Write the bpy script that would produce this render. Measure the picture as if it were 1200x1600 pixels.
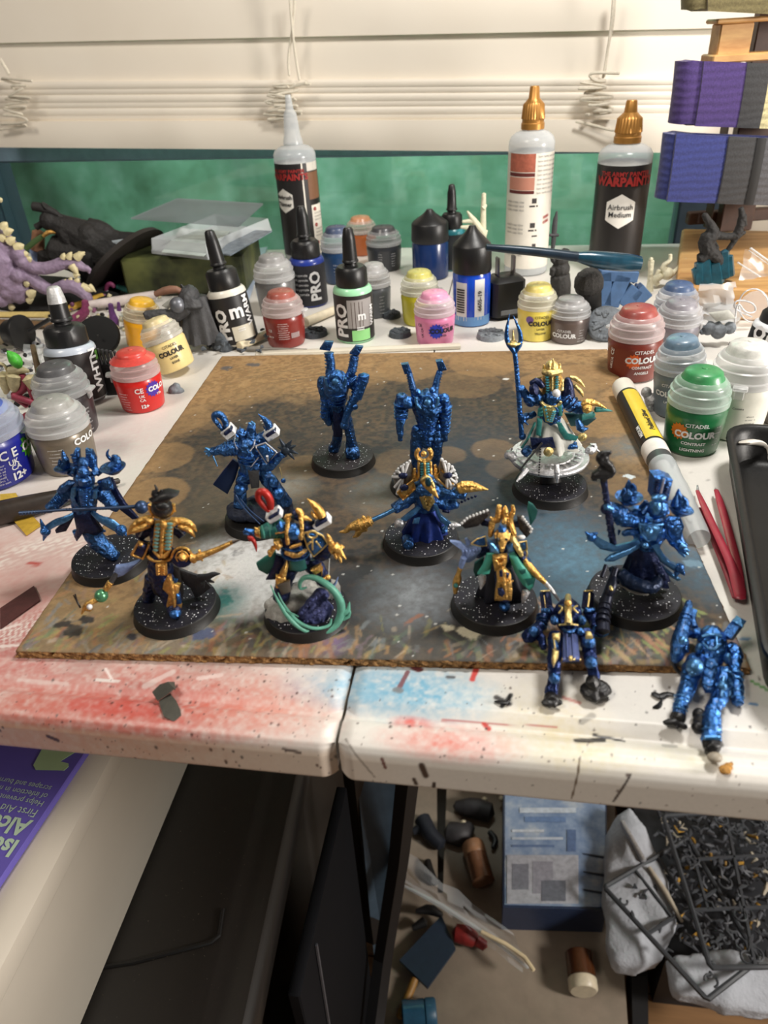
import bpy, bmesh, math, random
import numpy as np
from mathutils import Matrix, Vector

# ---------------------------------------------------------------- camera, world, lamps
# millimetres throughout, scaled to metres when a mesh is made; table top is z = 0, table edges run along x
F_PX, PITCH, ROLL, CAM_H, YAW = 1155.575, 0.5831776, -0.0622086, 183.873, 0.18635343
def _basis():
    f = np.array([0, math.cos(PITCH), -math.sin(PITCH)]); r = np.array([1., 0, 0]); u = np.cross(r, f)
    c, s = math.cos(ROLL), math.sin(ROLL)
    m = np.array([c*r+s*u, -s*r+c*u, f])
    cy, sy = math.cos(YAW), math.sin(YAW)
    return m @ np.array([[cy, -sy, 0], [sy, cy, 0], [0, 0, 1]]).T
CM = _basis()
BT = 4.0      # thickness of the work board
EYE = np.array([0, 0, CAM_H])
HEAD = np.array([-math.sin(YAW), math.cos(YAW), 0])       # horizontal viewing direction
RGT = np.array([math.cos(YAW), math.sin(YAW), 0])
UP = np.array([0, 0, 1.])
scene = bpy.context.scene
for o in list(bpy.data.objects): bpy.data.objects.remove(o)
cd = bpy.data.cameras.new('camera'); cam = bpy.data.objects.new('camera', cd); scene.collection.objects.link(cam)
cam.matrix_world = Matrix(((CM[0][0], CM[1][0], -CM[2][0], 0), (CM[0][1], CM[1][1], -CM[2][1], 0),
                           (CM[0][2], CM[1][2], -CM[2][2], CAM_H*.001), (0, 0, 0, 1)))
cd.sensor_fit = 'VERTICAL'; cd.sensor_height = 36; cd.lens = F_PX*36/1600
cd.clip_start = .01; cd.clip_end = 50
cd.dof.use_dof = True; cd.dof.focus_distance = .36; cd.dof.aperture_fstop = 15
scene.camera = cam
wd = bpy.data.worlds.new('room_air'); scene.world = wd; wd.use_nodes = True
wd.node_tree.nodes['Background'].inputs[0].default_value = (1.0, .93, .85, 1)
wd.node_tree.nodes['Background'].inputs[1].default_value = .10
vs = scene.view_settings
vs.view_transform = 'Standard'; vs.look = 'None'; vs.gamma = 1; vs.use_curve_mapping = False; vs.exposure = 0.0
def lamp(name, loc, target, size, power, col, spread=math.pi):
    l = bpy.data.lights.new(name, 'AREA'); l.shape = 'DISK'; l.size = size*.001; l.energy = power; l.color = col; l.spread = spread
    o = bpy.data.objects.new(name, l); scene.collection.objects.link(o)
    o.location = [c*.001 for c in loc]
    d = Vector(target)-Vector(loc); o.rotation_euler = d.to_track_quat('-Z', 'Y').to_euler()
    return o
lamp('desk_lamp_light', (170, 400, 540), (-40, 420, 0), 120, 3.1, (1, .97, .92))
lamp('ceiling_lamp_light', (-650, -350, 1250), (-100, 250, -100), 420, 9, (1, .91, .80))
lamp('standing_lamp_light', (1150, 40, 260), (-100, 200, -150), 280, 19, (1, .94, .87))  # added low side light that brightens the tub wall, no known lamp there
lamp('porch_lamp_light', (-150, 1000, 700), (-150, 1500, 60), 200, 19, (.88, 1, .97))  # added outdoor light, there only to brighten the green cloth

# ---------------------------------------------------------------- geometry helpers
def ray(u, v):
    return np.array([(u-600)/F_PX, -(v-800)/F_PX, 1.]) @ CM
def at(u, v, z=0.):                                     # point of the horizontal plane z
    d = ray(u, v); return EYE + d*((z-CAM_H)/d[2])
def pv(u, v, a, d=0.):                                  # point of the upright plane through a, d mm further off
    q = ray(u, v); return EYE + q*(((a+HEAD*d-EYE) @ HEAD)/(q @ HEAD))
def ppm(p):                                             # photo pixels per mm at p
    return F_PX/((np.asarray(p)-EYE) @ CM[2])
def unit(a):
    a = np.asarray(a, float); n = np.linalg.norm(a); return a/n if n > 1e-9 else a
def frame(z, xh=None):
    z = unit(z); x = np.asarray(xh if xh is not None else RGT, float)
    x = x-z*(x@z)
    if np.linalg.norm(x) < 1e-3: x = np.array([0, 1., 0])-z*z[1]
    x = unit(x); return np.array([x, np.cross(z, x), z])  # rows are the axes
def srgb(c):
    c = np.array(c[:3], float)/255
    return tuple(np.where(c <= .04045, c/12.92, ((c+.055)/1.055)**2.4))

class MB:
    def __init__(s): s.v = []; s.f = []; s.m = []; s.mi = 0
    def add(s, vs, fs):
        b = len(s.v); s.v += [tuple(map(float, p)) for p in vs]; s.f += [tuple(i+b for i in f) for f in fs]; s.m += [s.mi]*len(fs)
        return s
    def tube(s, pts, r, n=9, caps=True, flat=1.0, flatdir=None, smooth=0):
        P = np.array(pts, float); R = np.array(r if hasattr(r, '__len__') else [r]*len(P), float)
        if smooth:
            for _ in range(smooth):
                Q = [P[0]]; S = [R[0]]
                for i in range(len(P)-1):
                    Q += [P[i]*.75+P[i+1]*.25, P[i]*.25+P[i+1]*.75]; S += [R[i]*.75+R[i+1]*.25, R[i]*.25+R[i+1]*.75]
                Q.append(P[-1]); S.append(R[-1]); P = np.array(Q); R = np.array(S)
        k = len(P); T = np.gradient(P, axis=0) if k > 2 else np.array([P[1]-P[0]]*2)
        x = None; vs = []
        for i in range(k):
            t = unit(T[i])
            if x is None: x = frame(t, flatdir)[0]
            x = x-t*(x@t); x = unit(x) if np.linalg.norm(x) > 1e-6 else frame(t)[0]
            y = np.cross(t, x)
            for j in range(n):
                a = 2*math.pi*j/n; vs.append(P[i]+R[i]*(math.cos(a)*x+flat*math.sin(a)*y))
        fs = [(i*n+j, i*n+(j+1) % n, (i+1)*n+(j+1) % n, (i+1)*n+j) for i in range(k-1) for j in range(n)]
        if caps:
            vs += [P[0]-unit(T[0])*R[0]*.5, P[-1]+unit(T[-1])*R[-1]*.5]; a, b = len(vs)-2, len(vs)-1
            fs += [(a, (j+1) % n, j) for j in range(n)]+[(b, (k-1)*n+j, (k-1)*n+(j+1) % n) for j in range(n)]
        return s.add(vs, fs)
    def lathe(s, prof, n=28, o=(0, 0, 0), A=None, ripple=None):
        A = np.eye(3) if A is None else A; o = np.asarray(o, float); vs = []; fs = []
        for (r, z) in prof:
            for j in range(n):
                a = 2*math.pi*j/n; q = r*(1+(ripple(a, z) if ripple else 0))
                vs.append(o+q*math.cos(a)*A[0]+q*math.sin(a)*A[1]+z*A[2])
        k = len(prof)
        fs += [(i*n+j, i*n+(j+1) % n, (i+1)*n+(j+1) % n, (i+1)*n+j) for i in range(k-1) for j in range(n)]
        if prof[0][0] > 1e-6: fs.append(tuple(range(n-1, -1, -1)))
        if prof[-1][0] > 1e-6: fs.append(tuple((k-1)*n+j for j in range(n)))
        return s.add(vs, fs)
    def ball(s, c, r, n=10, sc=(1, 1, 1), A=None):
        pr = [(math.sin(math.pi*i/(n//2+1)), -math.cos(math.pi*i/(n//2+1))) for i in range(n//2+2)]
        A = (np.eye(3) if A is None else A)*np.array(sc)[:, None]*r
        return s.lathe([(max(a, 1e-4), b) for a, b in pr], n, c, A)
    def box(s, c, size, A=None, bev=0.):
        A = np.eye(3) if A is None else A; c = np.asarray(c, float); h = np.array(size)/2
        if bev <= 0:
            vs = [c+x*h[0]*A[0]+y*h[1]*A[1]+z*h[2]*A[2] for z in (-1, 1) for x, y in ((-1, -1), (1, -1), (1, 1), (-1, 1))]
            return s.add(vs, [(3, 2, 1, 0), (4, 5, 6, 7), (0, 1, 5, 4), (1, 2, 6, 5), (2, 3, 7, 6), (3, 0, 4, 7)])
        b = min(bev, h.min()*.98); q = []
        for zz, ins in ((-h[2], b), (-h[2]+b, 0), (h[2]-b, 0), (h[2], b)):
            hx, hy = h[0]-ins, h[1]-ins
            q.append([(-hx+b, -hy), (hx-b, -hy), (hx, -hy+b), (hx, hy-b), (hx-b, hy), (-hx+b, hy), (-hx, hy-b), (-hx, -hy+b)])
        vs = [c+x*A[0]+y*A[1]+zz*A[2] for ring, zz in zip(q, (-h[2], -h[2]+b, h[2]-b, h[2])) for x, y in ring]
        fs = [(i*8+j, i*8+(j+1) % 8, (i+1)*8+(j+1) % 8, (i+1)*8+j) for i in range(3) for j in range(8)]
        return s.add(vs, fs+[tuple(range(7, -1, -1)), tuple(range(24, 32))])
    def plate(s, poly, n, t):                           # polygon extruded along n by t
        P = np.array(poly, float); k = len(P); n = unit(n)*t
        return s.add(list(P)+list(P+n), [tuple(range(k)), tuple(range(2*k-1, k-1, -1))]+[(j, k+j, k+(j+1) % k, (j+1) % k) for j in range(k)])
    def pad(s, poly, n, t, bulge):                      # plate whose front (away from n) swells
        P = np.array(poly, float); k = len(P); n = unit(n); c = P.mean(0)
        rings = [P+n*t, P, c+(P-c)*.8-n*bulge*.55, c+(P-c)*.45-n*bulge*.9]; vs = np.concatenate(rings+[[c-n*bulge]])
        fs = [tuple(range(k))]+[(i*k+j, i*k+(j+1) % k, (i+1)*k+(j+1) % k, (i+1)*k+j) for i in range(3) for j in range(k)]
        return s.add(vs, fs+[(3*k+j, 3*k+(j+1) % k, 4*k) for j in range(k)])
    def strip(s, rows, thick=0, n=None):                # rows: list of equally long point lists
        k = len(rows[0]); vs = [p for r in rows for p in r]
        fs = [(i*k+j, i*k+j+1, (i+1)*k+j+1, (i+1)*k+j) for i in range(len(rows)-1) for j in range(k-1)]
        return s.add(vs, fs)
    def text(s, txt, size, fn, bold=0., align='CENTER', rot=0., sx=1.):
        vs, fs = glyphs(txt, bold, align); c, r = math.cos(rot), math.sin(rot)
        return s.add([fn(size*(x*sx*c-y*r), size*(x*sx*r+y*c)) for x, y in vs], fs)

_gl = {}
def glyphs(txt, bold, align):
    k = (txt, bold, align)
    if k not in _gl:
        cu = bpy.data.curves.new('lettering', 'FONT'); cu.body = txt; cu.size = 1; cu.align_x = align; cu.align_y = 'CENTER'
        cu.offset = bold; cu.resolution_u = 2; cu.fill_mode = 'FRONT'
        o = bpy.data.objects.new('lettering', cu); scene.collection.objects.link(o)
        bpy.context.view_layer.update()
        me = o.evaluated_get(bpy.context.evaluated_depsgraph_get()).to_mesh()
        bm = bmesh.new(); bm.from_mesh(me); bmesh.ops.triangulate(bm, faces=bm.faces)
        for _ in range(3):
            e = [x for x in bm.edges if x.calc_length() > .22]
            if e: bmesh.ops.subdivide_edges(bm, edges=e, cuts=1); bmesh.ops.triangulate(bm, faces=bm.faces)
        bm.verts.index_update(); _gl[k] = ([(p.co.x, p.co.y) for p in bm.verts], [tuple(v.index for v in p.verts) for p in bm.faces]); bm.free()
        bpy.data.objects.remove(o); bpy.data.curves.remove(cu)
    return _gl[k]

def obj(name, mb, mat, parent=None, origin=None, smooth=True, remesh=0., solid=0., sub=0, ang=40, rough=0., relief=.0021):
    o0 = np.array(parent['_o'][:] if parent is not None else (origin if origin is not None else np.mean(np.array(mb.v), 0)*[1, 1, 0]+[0, 0, np.array(mb.v)[:, 2].min()]))
    me = bpy.data.meshes.new(name)
    me.from_pydata([tuple((np.array(p)-o0)*.001) for p in mb.v], [], mb.f)
    bm = bmesh.new(); bm.from_mesh(me); bmesh.ops.recalc_face_normals(bm, faces=bm.faces); bm.to_mesh(me); bm.free()
    o = bpy.data.objects.new(name, me); scene.collection.objects.link(o)
    mats = mat if isinstance(mat, (list, tuple)) else [mat]
    for m in mats: me.materials.append(m)
    if len(mats) > 1:
        me.polygons.foreach_set('material_index', mb.m)
    if remesh or solid or sub:
        if remesh:
            d = o.modifiers.new('r', 'REMESH'); d.mode = 'VOXEL'; d.voxel_size = remesh*.001; d.use_smooth_shade = True
            if rough:
                tx = bpy.data.textures.new('relief', 'VORONOI'); tx.noise_scale = relief; tx.noise_intensity = 1.1
                d = o.modifiers.new('v', 'DISPLACE'); d.texture = tx; d.texture_coords = 'LOCAL'; d.strength = rough*.001; d.mid_level = .45
            d = o.modifiers.new('s', 'SMOOTH'); d.iterations = 1; d.factor = .5
        if solid:
            d = o.modifiers.new('t', 'SOLIDIFY'); d.thickness = solid*.001; d.offset = 0
        if sub:
            d = o.modifiers.new('u', 'SUBSURF'); d.levels = d.render_levels = sub
        bpy.context.view_layer.update()
        m2 = bpy.data.meshes.new_from_object(o.evaluated_get(bpy.context.evaluated_depsgraph_get()))
        o.modifiers.clear(); o.data = m2; bpy.data.meshes.remove(me); me = m2; me.name = name
    if smooth:
        me.polygons.foreach_set('use_smooth', [True]*len(me.polygons))
        if not remesh:
            try: me.set_sharp_from_angle(angle=math.radians(ang))
            except Exception: pass
    if parent is not None:
        o.parent = parent
        r = parent
        base = np.array(parent['_o'][:])
        o.location = (0, 0, 0)
    else:
        o.location = tuple(o0*.001)
    o['_o'] = [float(c) for c in o0]
    return o
def thing(name, label, cat, loc, group=None):
    o = bpy.data.objects.new(name, None); scene.collection.objects.link(o); o.empty_display_size = .01
    o.location = tuple(np.asarray(loc)*.001); o['_o'] = [float(c) for c in loc]
    return tag(o, label, cat, group)
def tag(o, label, cat=None, group=None):
    o['label'] = label
    if cat: o['category'] = cat
    if group: o['group'] = group
    return o
def structure(o): o['kind'] = 'structure'; return o
def stuff(o): o['kind'] = 'stuff'; return o

# ---------------------------------------------------------------- materials
class N:
    def __init__(s, name):
        s.m = bpy.data.materials.new(name); s.m.use_nodes = True; s.t = s.m.node_tree; s.b = s.t.nodes['Principled BSDF']; s.c = None
    def n(s, kind, **kw):
        x = s.t.nodes.new('ShaderNode'+kind)
        for k, v in kw.items():
            if k in x.inputs: x.inputs[k].default_value = v
            else: setattr(x, k, v)
        return x
    def l(s, a, b): s.t.links.new(a, b)
    def co(s):
        if s.c is None:
            tc = s.n('TexCoord'); mp = s.n('Mapping'); mp.inputs['Scale'].default_value = (1000,)*3; s.l(tc.outputs['Object'], mp.inputs[0]); s.c = mp.outputs[0]
        return s.c
    def noise(s, mm, detail=4, rough=.6, co=None):
        x = s.n('TexNoise', Scale=1/mm, Detail=detail, Roughness=rough); s.l(co or s.co(), x.inputs['Vector']); return x.outputs['Fac']
    def ramp(s, fac, stops):
        r = s.n('ValToRGB'); e = r.color_ramp.elements
        while len(e) < len(stops): e.new(.5)
        for k, (p, c) in zip(e, stops): k.position = p; k.color = (*c, 1)
        s.l(fac, r.inputs[0]); return r.outputs[0]
    def mix(s, fac, a, b, mode='MIX'):
        x = s.n('MixRGB', blend_type=mode)
        for i, q in ((0, fac), (1, a), (2, b)):
            if hasattr(q, 'node'): s.l(q, x.inputs[i])
            else: x.inputs[i].default_value = q if i == 0 else (*q[:3], 1)
        return x.outputs[0]
    def bump(s, fac, dist_mm, strength=1.):
        b = s.n('Bump', Strength=strength, Distance=dist_mm*.001); s.l(fac, b.inputs['Height']); s.l(b.outputs[0], s.b.inputs['Normal'])
_mats = {}
def mat(col, rough=.5, metal=0., var=.12, vmm=6., bmm=0., bs=1.2, coat=0., alpha=1., trans=0., spec=.5, emit=0., sss=0.):
    k = (tuple(col), rough, metal, var, vmm, bmm, bs, coat, alpha, trans, spec, emit, sss)
    if k in _mats: return _mats[k]
    m = N('paint_%d_%d_%d' % tuple(int(c) for c in col[:3])); c = np.array(srgb(col)); b = m.b
    if var: m.l(m.ramp(m.noise(vmm), [(.3, tuple(c*(1-var))), (.7, tuple(np.minimum(c*(1+var), 1)))]), b.inputs['Base Color'])
    else: b.inputs['Base Color'].default_value = (*c, 1)
    b.inputs['Roughness'].default_value = rough; b.inputs['Metallic'].default_value = metal
    b.inputs['Specular IOR Level'].default_value = spec
    b.inputs['Coat Weight'].default_value = coat; b.inputs['Coat Roughness'].default_value = .15
    b.inputs['Alpha'].default_value = alpha; b.inputs['Transmission Weight'].default_value = trans
    if sss: b.inputs['Subsurface Weight'].default_value = sss; b.inputs['Subsurface Scale'].default_value = .004; b.inputs['Subsurface Radius'].default_value = (1, .8, .6)
    if bmm: m.bump(m.noise(bs, 3), bmm)
    _mats[k] = m.m; return m.m
def speckle(col, dens=.5, size=.13):
    k = ('speck', tuple(col), dens)
    if k in _mats: return _mats[k]
    m = N('starry_base'); v = m.n('TexVoronoi', Scale=1/1.0); m.l(m.co(), v.inputs['Vector'])
    sep = m.n('SeparateColor'); m.l(v.outputs['Color'], sep.inputs[0])
    thr = m.n('Math', operation='MULTIPLY'); m.l(sep.outputs[0], thr.inputs[0]); thr.inputs[1].default_value = size*2.6
    th2 = m.n('Math', operation='SUBTRACT'); m.l(thr.outputs[0], th2.inputs[0]); th2.inputs[1].default_value = (1-dens)*.22
    lt = m.n('Math', operation='LESS_THAN'); m.l(v.outputs['Distance'], lt.inputs[0]); m.l(th2.outputs[0], lt.inputs[1])
    base = m.ramp(m.noise(5), [(.35, srgb(col)), (.7, srgb(np.minimum(np.array(col)*1.5+[2, 0, 8], 255)))])
    m.l(m.mix(lt.outputs[0], base, srgb((235, 235, 240))), m.b.inputs['Base Color']); m.b.inputs['Roughness'].default_value = .65
    m.bump(m.noise(.8, 3), .25)
    _mats[k] = m.m; return m.m
BLUE = mat((58, 100, 156), .31, .95, .4, 2, .8, 1.3, coat=.15)
BLUE2 = mat((60, 110, 176), .29, .95, .4, 2, .7, 1.3, coat=.2)
NAVY = mat((26, 36, 72), .4, .55, .35, 2, .5, 1.3, coat=.15)
LTBLUE = mat((84, 138, 190), .33, .8, .3, 2, .3, 1., coat=.2)
GOLD = mat((224, 176, 98), .32, .85, .35, 1.5, .7, 1.2)
PALEGOLD = mat((226, 200, 132), .3, .85, .3, 1.5, .45, .8)
SILVER = mat((196, 196, 198), .36, .7, .25, 1.5, .5, .9)
WHITEM = mat((215, 215, 215), .5, .1, .2, 1.5, .15, .8)
TEAL = mat((46, 120, 114), .5, .1, .3, 3, .2, 1.2)
TURQ = mat((70, 150, 165), .4, .3, .2, 1.5)
REDM = mat((165, 35, 28), .4, .2, .2, 3)
PALEB = mat((120, 140, 185), .55, .1, .25, 1.5, .25, .8)
CLOTHW = mat((190, 190, 182), .6, 0, .15, 3)
BLK = mat((24, 23, 24), .45, 0, .2, 4, .1, 1.2)
BASEK = mat((22, 20, 18), .5, 0, .15, 6, .05, .6)
STARRY = speckle((10, 10, 17), .75)
STARRY2 = speckle((28, 25, 23), .6)
DKGREY = mat((58, 58, 60), .6, 0, .2, 3, .25, 1.)
PLASK = mat((20, 20, 21), .38, 0, .1, 8, .03, .5)
WHITEP = mat((222, 216, 205), .4, 0, .05, 8)
INK = mat((30, 28, 30), .6, 0, 0)
INKW = mat((225, 225, 225), .6, 0, 0)
INKR = mat((150, 35, 32), .6, 0, 0)
def clear_mat(col, alpha, rough=.25, name=None):
    m = N(name or 'clear_plastic'); m.b.inputs['Base Color'].default_value = (*srgb(col), 1); m.b.inputs['Roughness'].default_value = rough
    m.b.inputs['Specular IOR Level'].default_value = .6; m.b.inputs['Alpha'].default_value = alpha
    fr = m.n('LayerWeight', Blend=.35); mm = m.n('MapRange'); m.l(fr.outputs['Facing'], mm.inputs[0])
    mm.inputs[3].default_value = alpha; mm.inputs[4].default_value = min(1, alpha+.35); m.l(mm.outputs[0], m.b.inputs['Alpha'])
    return m.m
LIDC = clear_mat((222, 222, 222), .30, .28, 'frosted_lid')
CLEAR = clear_mat((225, 230, 235), .16, .12, 'clear_film')
CLEAR2 = clear_mat((210, 215, 218), .42, .2, 'milky_plastic')
# ---------------------------------------------------------------- the setting
rng = np.random.RandomState(4)
def vnoise(x, y, s, seed=0, octs=4):
    out = np.zeros_like(x); amp = 1.; tot = 0
    for o in range(octs):
        g = np.random.RandomState(seed+o*17).rand(128, 128); a = (x/s) % 127; b = (y/s) % 127
        i = np.floor(a).astype(int); j = np.floor(b).astype(int); fa = a-i; fb = b-j; fa = fa*fa*(3-2*fa); fb = fb*fb*(3-2*fb)
        i2 = (i+1) % 127; j2 = (j+1) % 127
        out += amp*(g[i, j]*(1-fa)*(1-fb)+g[i2, j]*fa*(1-fb)+g[i, j2]*(1-fa)*fb+g[i2, j2]*fa*fb); tot += amp; amp *= .55; s = s*.5
    return out/tot
def lin(c): return np.array(srgb(c))
def blend(C, c, w): return C*(1-w[..., None])+lin(c)*w[..., None]
def sstep(a, b, x): t = np.clip((x-a)/(b-a), 0, 1); return t*t*(3-2*t)
def painted(name, P, C, mt, parent=None, origin=None, extra=None):
    # a dense sheet: P (rows, cols, 3) points in mm, C linear pigment per point
    h, w = P.shape[:2]; idx = np.arange(h*w).reshape(h, w)
    F = np.stack([idx[:-1, :-1], idx[:-1, 1:], idx[1:, 1:], idx[1:, :-1]], -1).reshape(-1, 4)
    me = bpy.data.meshes.new(name); o0 = np.array(parent['_o'][:] if parent is not None else origin)
    V = ((P.reshape(-1, 3)-o0)*.001).astype(np.float32)
    me.vertices.add(len(V)); me.vertices.foreach_set('co', V.ravel())
    me.loops.add(F.size); me.loops.foreach_set('vertex_index', F.ravel().astype(np.int32))
    me.polygons.add(len(F)); me.polygons.foreach_set('loop_start', np.arange(0, F.size, 4, dtype=np.int32))
    me.update(calc_edges=True); me.validate()
    ca = me.color_attributes.new('pigment', 'FLOAT_COLOR', 'POINT')
    ca.data.foreach_set('color', np.concatenate([C.reshape(-1, 3), np.ones((h*w, 1))], 1).astype(np.float32).ravel())
    me.polygons.foreach_set('use_smooth', [True]*len(F))
    me.materials.append(mt); o = bpy.data.objects.new(name, me); scene.collection.objects.link(o)
    if parent is not None: o.parent = parent
    else: o.location = tuple(o0*.001)
    o['_o'] = [float(c) for c in o0]; return o
def pigment_mat(name, rough, fine_mm, fine, bmm):
    m = N(name); a = m.n('Attribute', attribute_name='pigment')
    v = m.ramp(m.noise(fine_mm, 5, .7), [(.25, (1-fine,)*3), (.75, (1+fine*.6,)*3)])
    m.l(m.mix(1., a.outputs['Color'], v, 'MULTIPLY'), m.b.inputs['Base Color']); m.b.inputs['Roughness'].default_value = rough
    m.bump(m.noise(fine_mm, 4), bmm); return m.m
# floor far below, window wall behind
FZ = -700.
wood = N('floor_wood'); wv = wood.n('Mapping'); wv.inputs['Scale'].default_value = (1, 12, 1); wood.l(wood.co(), wv.inputs[0])
wood.l(wood.ramp(wood.noise(300, 6, .6, wv.outputs[0]), [(.3, srgb((92, 66, 42))), (.7, srgb((150, 112, 74)))]), wood.b.inputs['Base Color'])
wood.b.inputs['Roughness'].default_value = .45
fl = structure(obj('floor', MB().box((0, 0, FZ-20), (4000, 4000, 30)), wood.m, origin=(0, 0, FZ-5), smooth=False))
for k in range(11):
    obj('floorboard', MB().box((180, -280+k*92, FZ-2.5), (1400, 90, 5), bev=1.2), wood.m, fl, smooth=False)
# window plane: e along it, passing 40 mm behind the table
WA = math.radians(-6.5); WO = np.array([-200., 795, 0]); WE = np.array([math.cos(WA), math.sin(WA), 0]); WN = np.array([-math.sin(WA), math.cos(WA), 0])
def win(u, v, d=0.):
    q = ray(u, v); return EYE+q*(((WO+WN*d-EYE) @ WN)/(q @ WN))
def wl(p): return (p-WO) @ WE
WB = np.array([WE, WN, UP])
def wbox(mb, x0, x1, z0, z1, y0, y1, bev=0.): return mb.box(WO+WE*(x0+x1)/2+WN*(y0+y1)/2+UP*(z0+z1)/2, (x1-x0, y1-y0, z1-z0), WB, bev)
XL = wl(win(40, 330, 90)); XR = wl(win(1043, 380, 88))
WALLM = mat((196, 186, 170), .8, 0, .06, 30, .1, 2.)
SLATE = mat((70, 88, 104), .5, 0, .15, 12)
mb = MB(); wbox(mb, -900, 900, FZ, -75, 30, 130); wbox(mb, -900, XL-60, -75, 700, 30, 130); wbox(mb, XR+40, 900, -75, 700, 30, 130); wbox(mb, XL-60, XR+40, 420, 700, 30, 130)
structure(obj('wall_back', mb, WALLM, origin=WO+WN*60+UP*FZ, smooth=False))
wr = bpy.data.objects.new('window_1', None); scene.collection.objects.link(wr); wr.location = tuple((WO+UP*-32)*.001); wr['_o'] = [float(c) for c in WO+UP*-32]; wr['kind'] = 'structure'
mb = MB(); wbox(mb, XL-60, XL, -75, 420, 25, 90, 2); obj('jamb', mb, mat((40, 54, 66), .5, 0, .15, 12), wr)
mb = MB(); wbox(mb, XR, XR+40, -75, 420, 25, 90, 2); obj('jamb', mb, mat((40, 54, 66), .5, 0, .15, 12), wr)
mb = MB(); wbox(mb, XL, XR, -75, -62, 25, 95, 2); obj('sill', mb, SLATE, wr)
zr = win(500, 247, 40)[2]
mb = MB(); wbox(mb, XL, XR, zr, zr+30, 40, 60, 2); obj('sash_rail', mb, mat((128, 152, 172), .5, 0, .1, 12), wr)
GLASS = N('window_glass'); tr = GLASS.n('BsdfTransparent'); gl = GLASS.n('BsdfGlossy', Roughness=.05); mx = GLASS.n('MixShader', Fac=.05)
GLASS.l(tr.outputs[0], mx.inputs[1]); GLASS.l(gl.outputs[0], mx.inputs[2]); GLASS.l(mx.outputs[0], GLASS.t.nodes['Material Output'].inputs[0])
mb = MB(); wbox(mb, XL, XR, -62, zr, 48, 51); obj('pane', mb, GLASS.m, wr, smooth=False)
SCR = N('insect_screen'); tr = SCR.n('BsdfTransparent'); df = SCR.n('BsdfDiffuse', Color=(.02, .025, .025, 1)); mx = SCR.n('MixShader')
w1 = SCR.n('TexWave', Scale=1/1.6*.314, bands_direction='X'); SCR.l(SCR.co(), w1.inputs['Vector'])
mr = SCR.n('MapRange'); SCR.l(w1.outputs['Fac'], mr.inputs[0]); mr.inputs[1].default_value = .35; mr.inputs[2].default_value = .9; mr.inputs[4].default_value = .34
SCR.l(mr.outputs[0], mx.inputs[0]); SCR.l(tr.outputs[0], mx.inputs[1]); SCR.l(df.outputs[0], mx.inputs[2]); SCR.l(mx.outputs[0], SCR.t.nodes['Material Output'].inputs[0])
mb = MB(); wbox(mb, XL, XR, -62, zr, 66, 66.5); obj('insect_screen', mb, SCR.m, wr, smooth=False)
# green cloth outside
GR = N('green_cloth'); GR.l(GR.ramp(GR.noise(60, 5, .65), [(.25, srgb((66, 116, 84))), (.5, srgb((92, 146, 118))), (.75, srgb((122, 168, 148)))]), GR.b.inputs['Base Color']); GR.b.inputs['Roughness'].default_value = .8
mb = MB(); rows = []
for z in np.linspace(-650, 700, 28): rows.append([WO+WE*x+WN*(480+12*math.sin(x*.012)+6*math.sin(z*.02+x*.03))+UP*z for x in np.linspace(-1100, 1100, 60)])
mb.strip(rows)
tag(obj('privacy_screen', mb, GR.m, solid=2), 'mottled green cloth screen hanging outside beyond the window', 'screen')
# blinds
BL = N('blind_white'); BL.l(BL.ramp(BL.noise(200, 3), [(.3, srgb((236, 226, 210))), (.7, srgb((244, 236, 222)))]), BL.b.inputs['Base Color']); BL.b.inputs['Roughness'].default_value = .42
bo = win(500, 230, 0); bl = thing('window_blind', 'cream horizontal slat blind pulled partway up over the window', 'blind', bo)
def slope_pair(v0, v1, dep, x0=-40, x1=1215):           # both ends of a slat edge from two heights in the photo
    return win(x0, v0, dep), win(x1, v1, dep)
def bslat(name, vb0, vb1, vt0, vt1, dbot, dtop, th=2.6, curve=3.):
    b0, b1 = slope_pair(vb0, vb1, dbot); t0, t1 = slope_pair(vt0, vt1, dtop); mb = MB(); rows = []
    for e0, e1 in ((b0, b1), (t0, t1)): pass
    n = unit(np.cross(b1-b0, t0-b0)); n = n if n @ HEAD < 0 else -n
    K = 7
    ring = []
    for s in np.linspace(0, 1, K): ring.append((s, curve*4*s*(1-s)))
    prof = [(s, c) for s, c in ring]+[(s, c-th) for s, c in reversed(ring)]
    E0 = [b0+(t0-b0)*s+n*c for s, c in prof]; E1 = [b1+(t1-b1)*s+n*c for s, c in prof]; k = len(prof)
    mb.add(E0+E1, [(j, (j+1) % k, k+(j+1) % k, k+j) for j in range(k)]+[tuple(range(k)), tuple(range(2*k-1, k-1, -1))])
    return obj(name, mb, BL.m, bl)
bslat('slat', 68, 42, -75, -118, -9, -1, curve=1.2)
bslat('slat', 134, 124, 52, 26, -9, -2, curve=1.2)
for k, (l, r) in enumerate([(140, 131), (151, 143), (161, 154), (172, 165), (182, 175), (191, 187)]):
    bslat('slat', l, r, l-11.5, r-11.5, -15+(k % 2)*1.5, -14.5, th=16, curve=.9)
bslat('bottom_rail', 230, 240, 190, 186, -20, -19, th=22, curve=1.5)
CORD = mat((220, 212, 195), .8, 0, .1, 2, .2, .5)
def cord(pts, d=-26, r=1.1, tight=2):
    obj('cord', MB().tube([win(u, v, d+dd) for u, v, dd in pts], r, 6, smooth=tight), CORD, bl)
cord([(452, -20, 0), (456, 40, 0), (462, 90, 1), (468, 125, -1)])
cord([(462, -20, 1), (458, 40, 2), (450, 90, 2), (452, 118, 0)])
cord([(960, -20, 0), (954, 50, 0), (946, 100, 0), (942, 122, -2)])
cord([(962, -20, 2), (958, 40, 2), (950, 70, 2), (944, 120, 0)])
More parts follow.
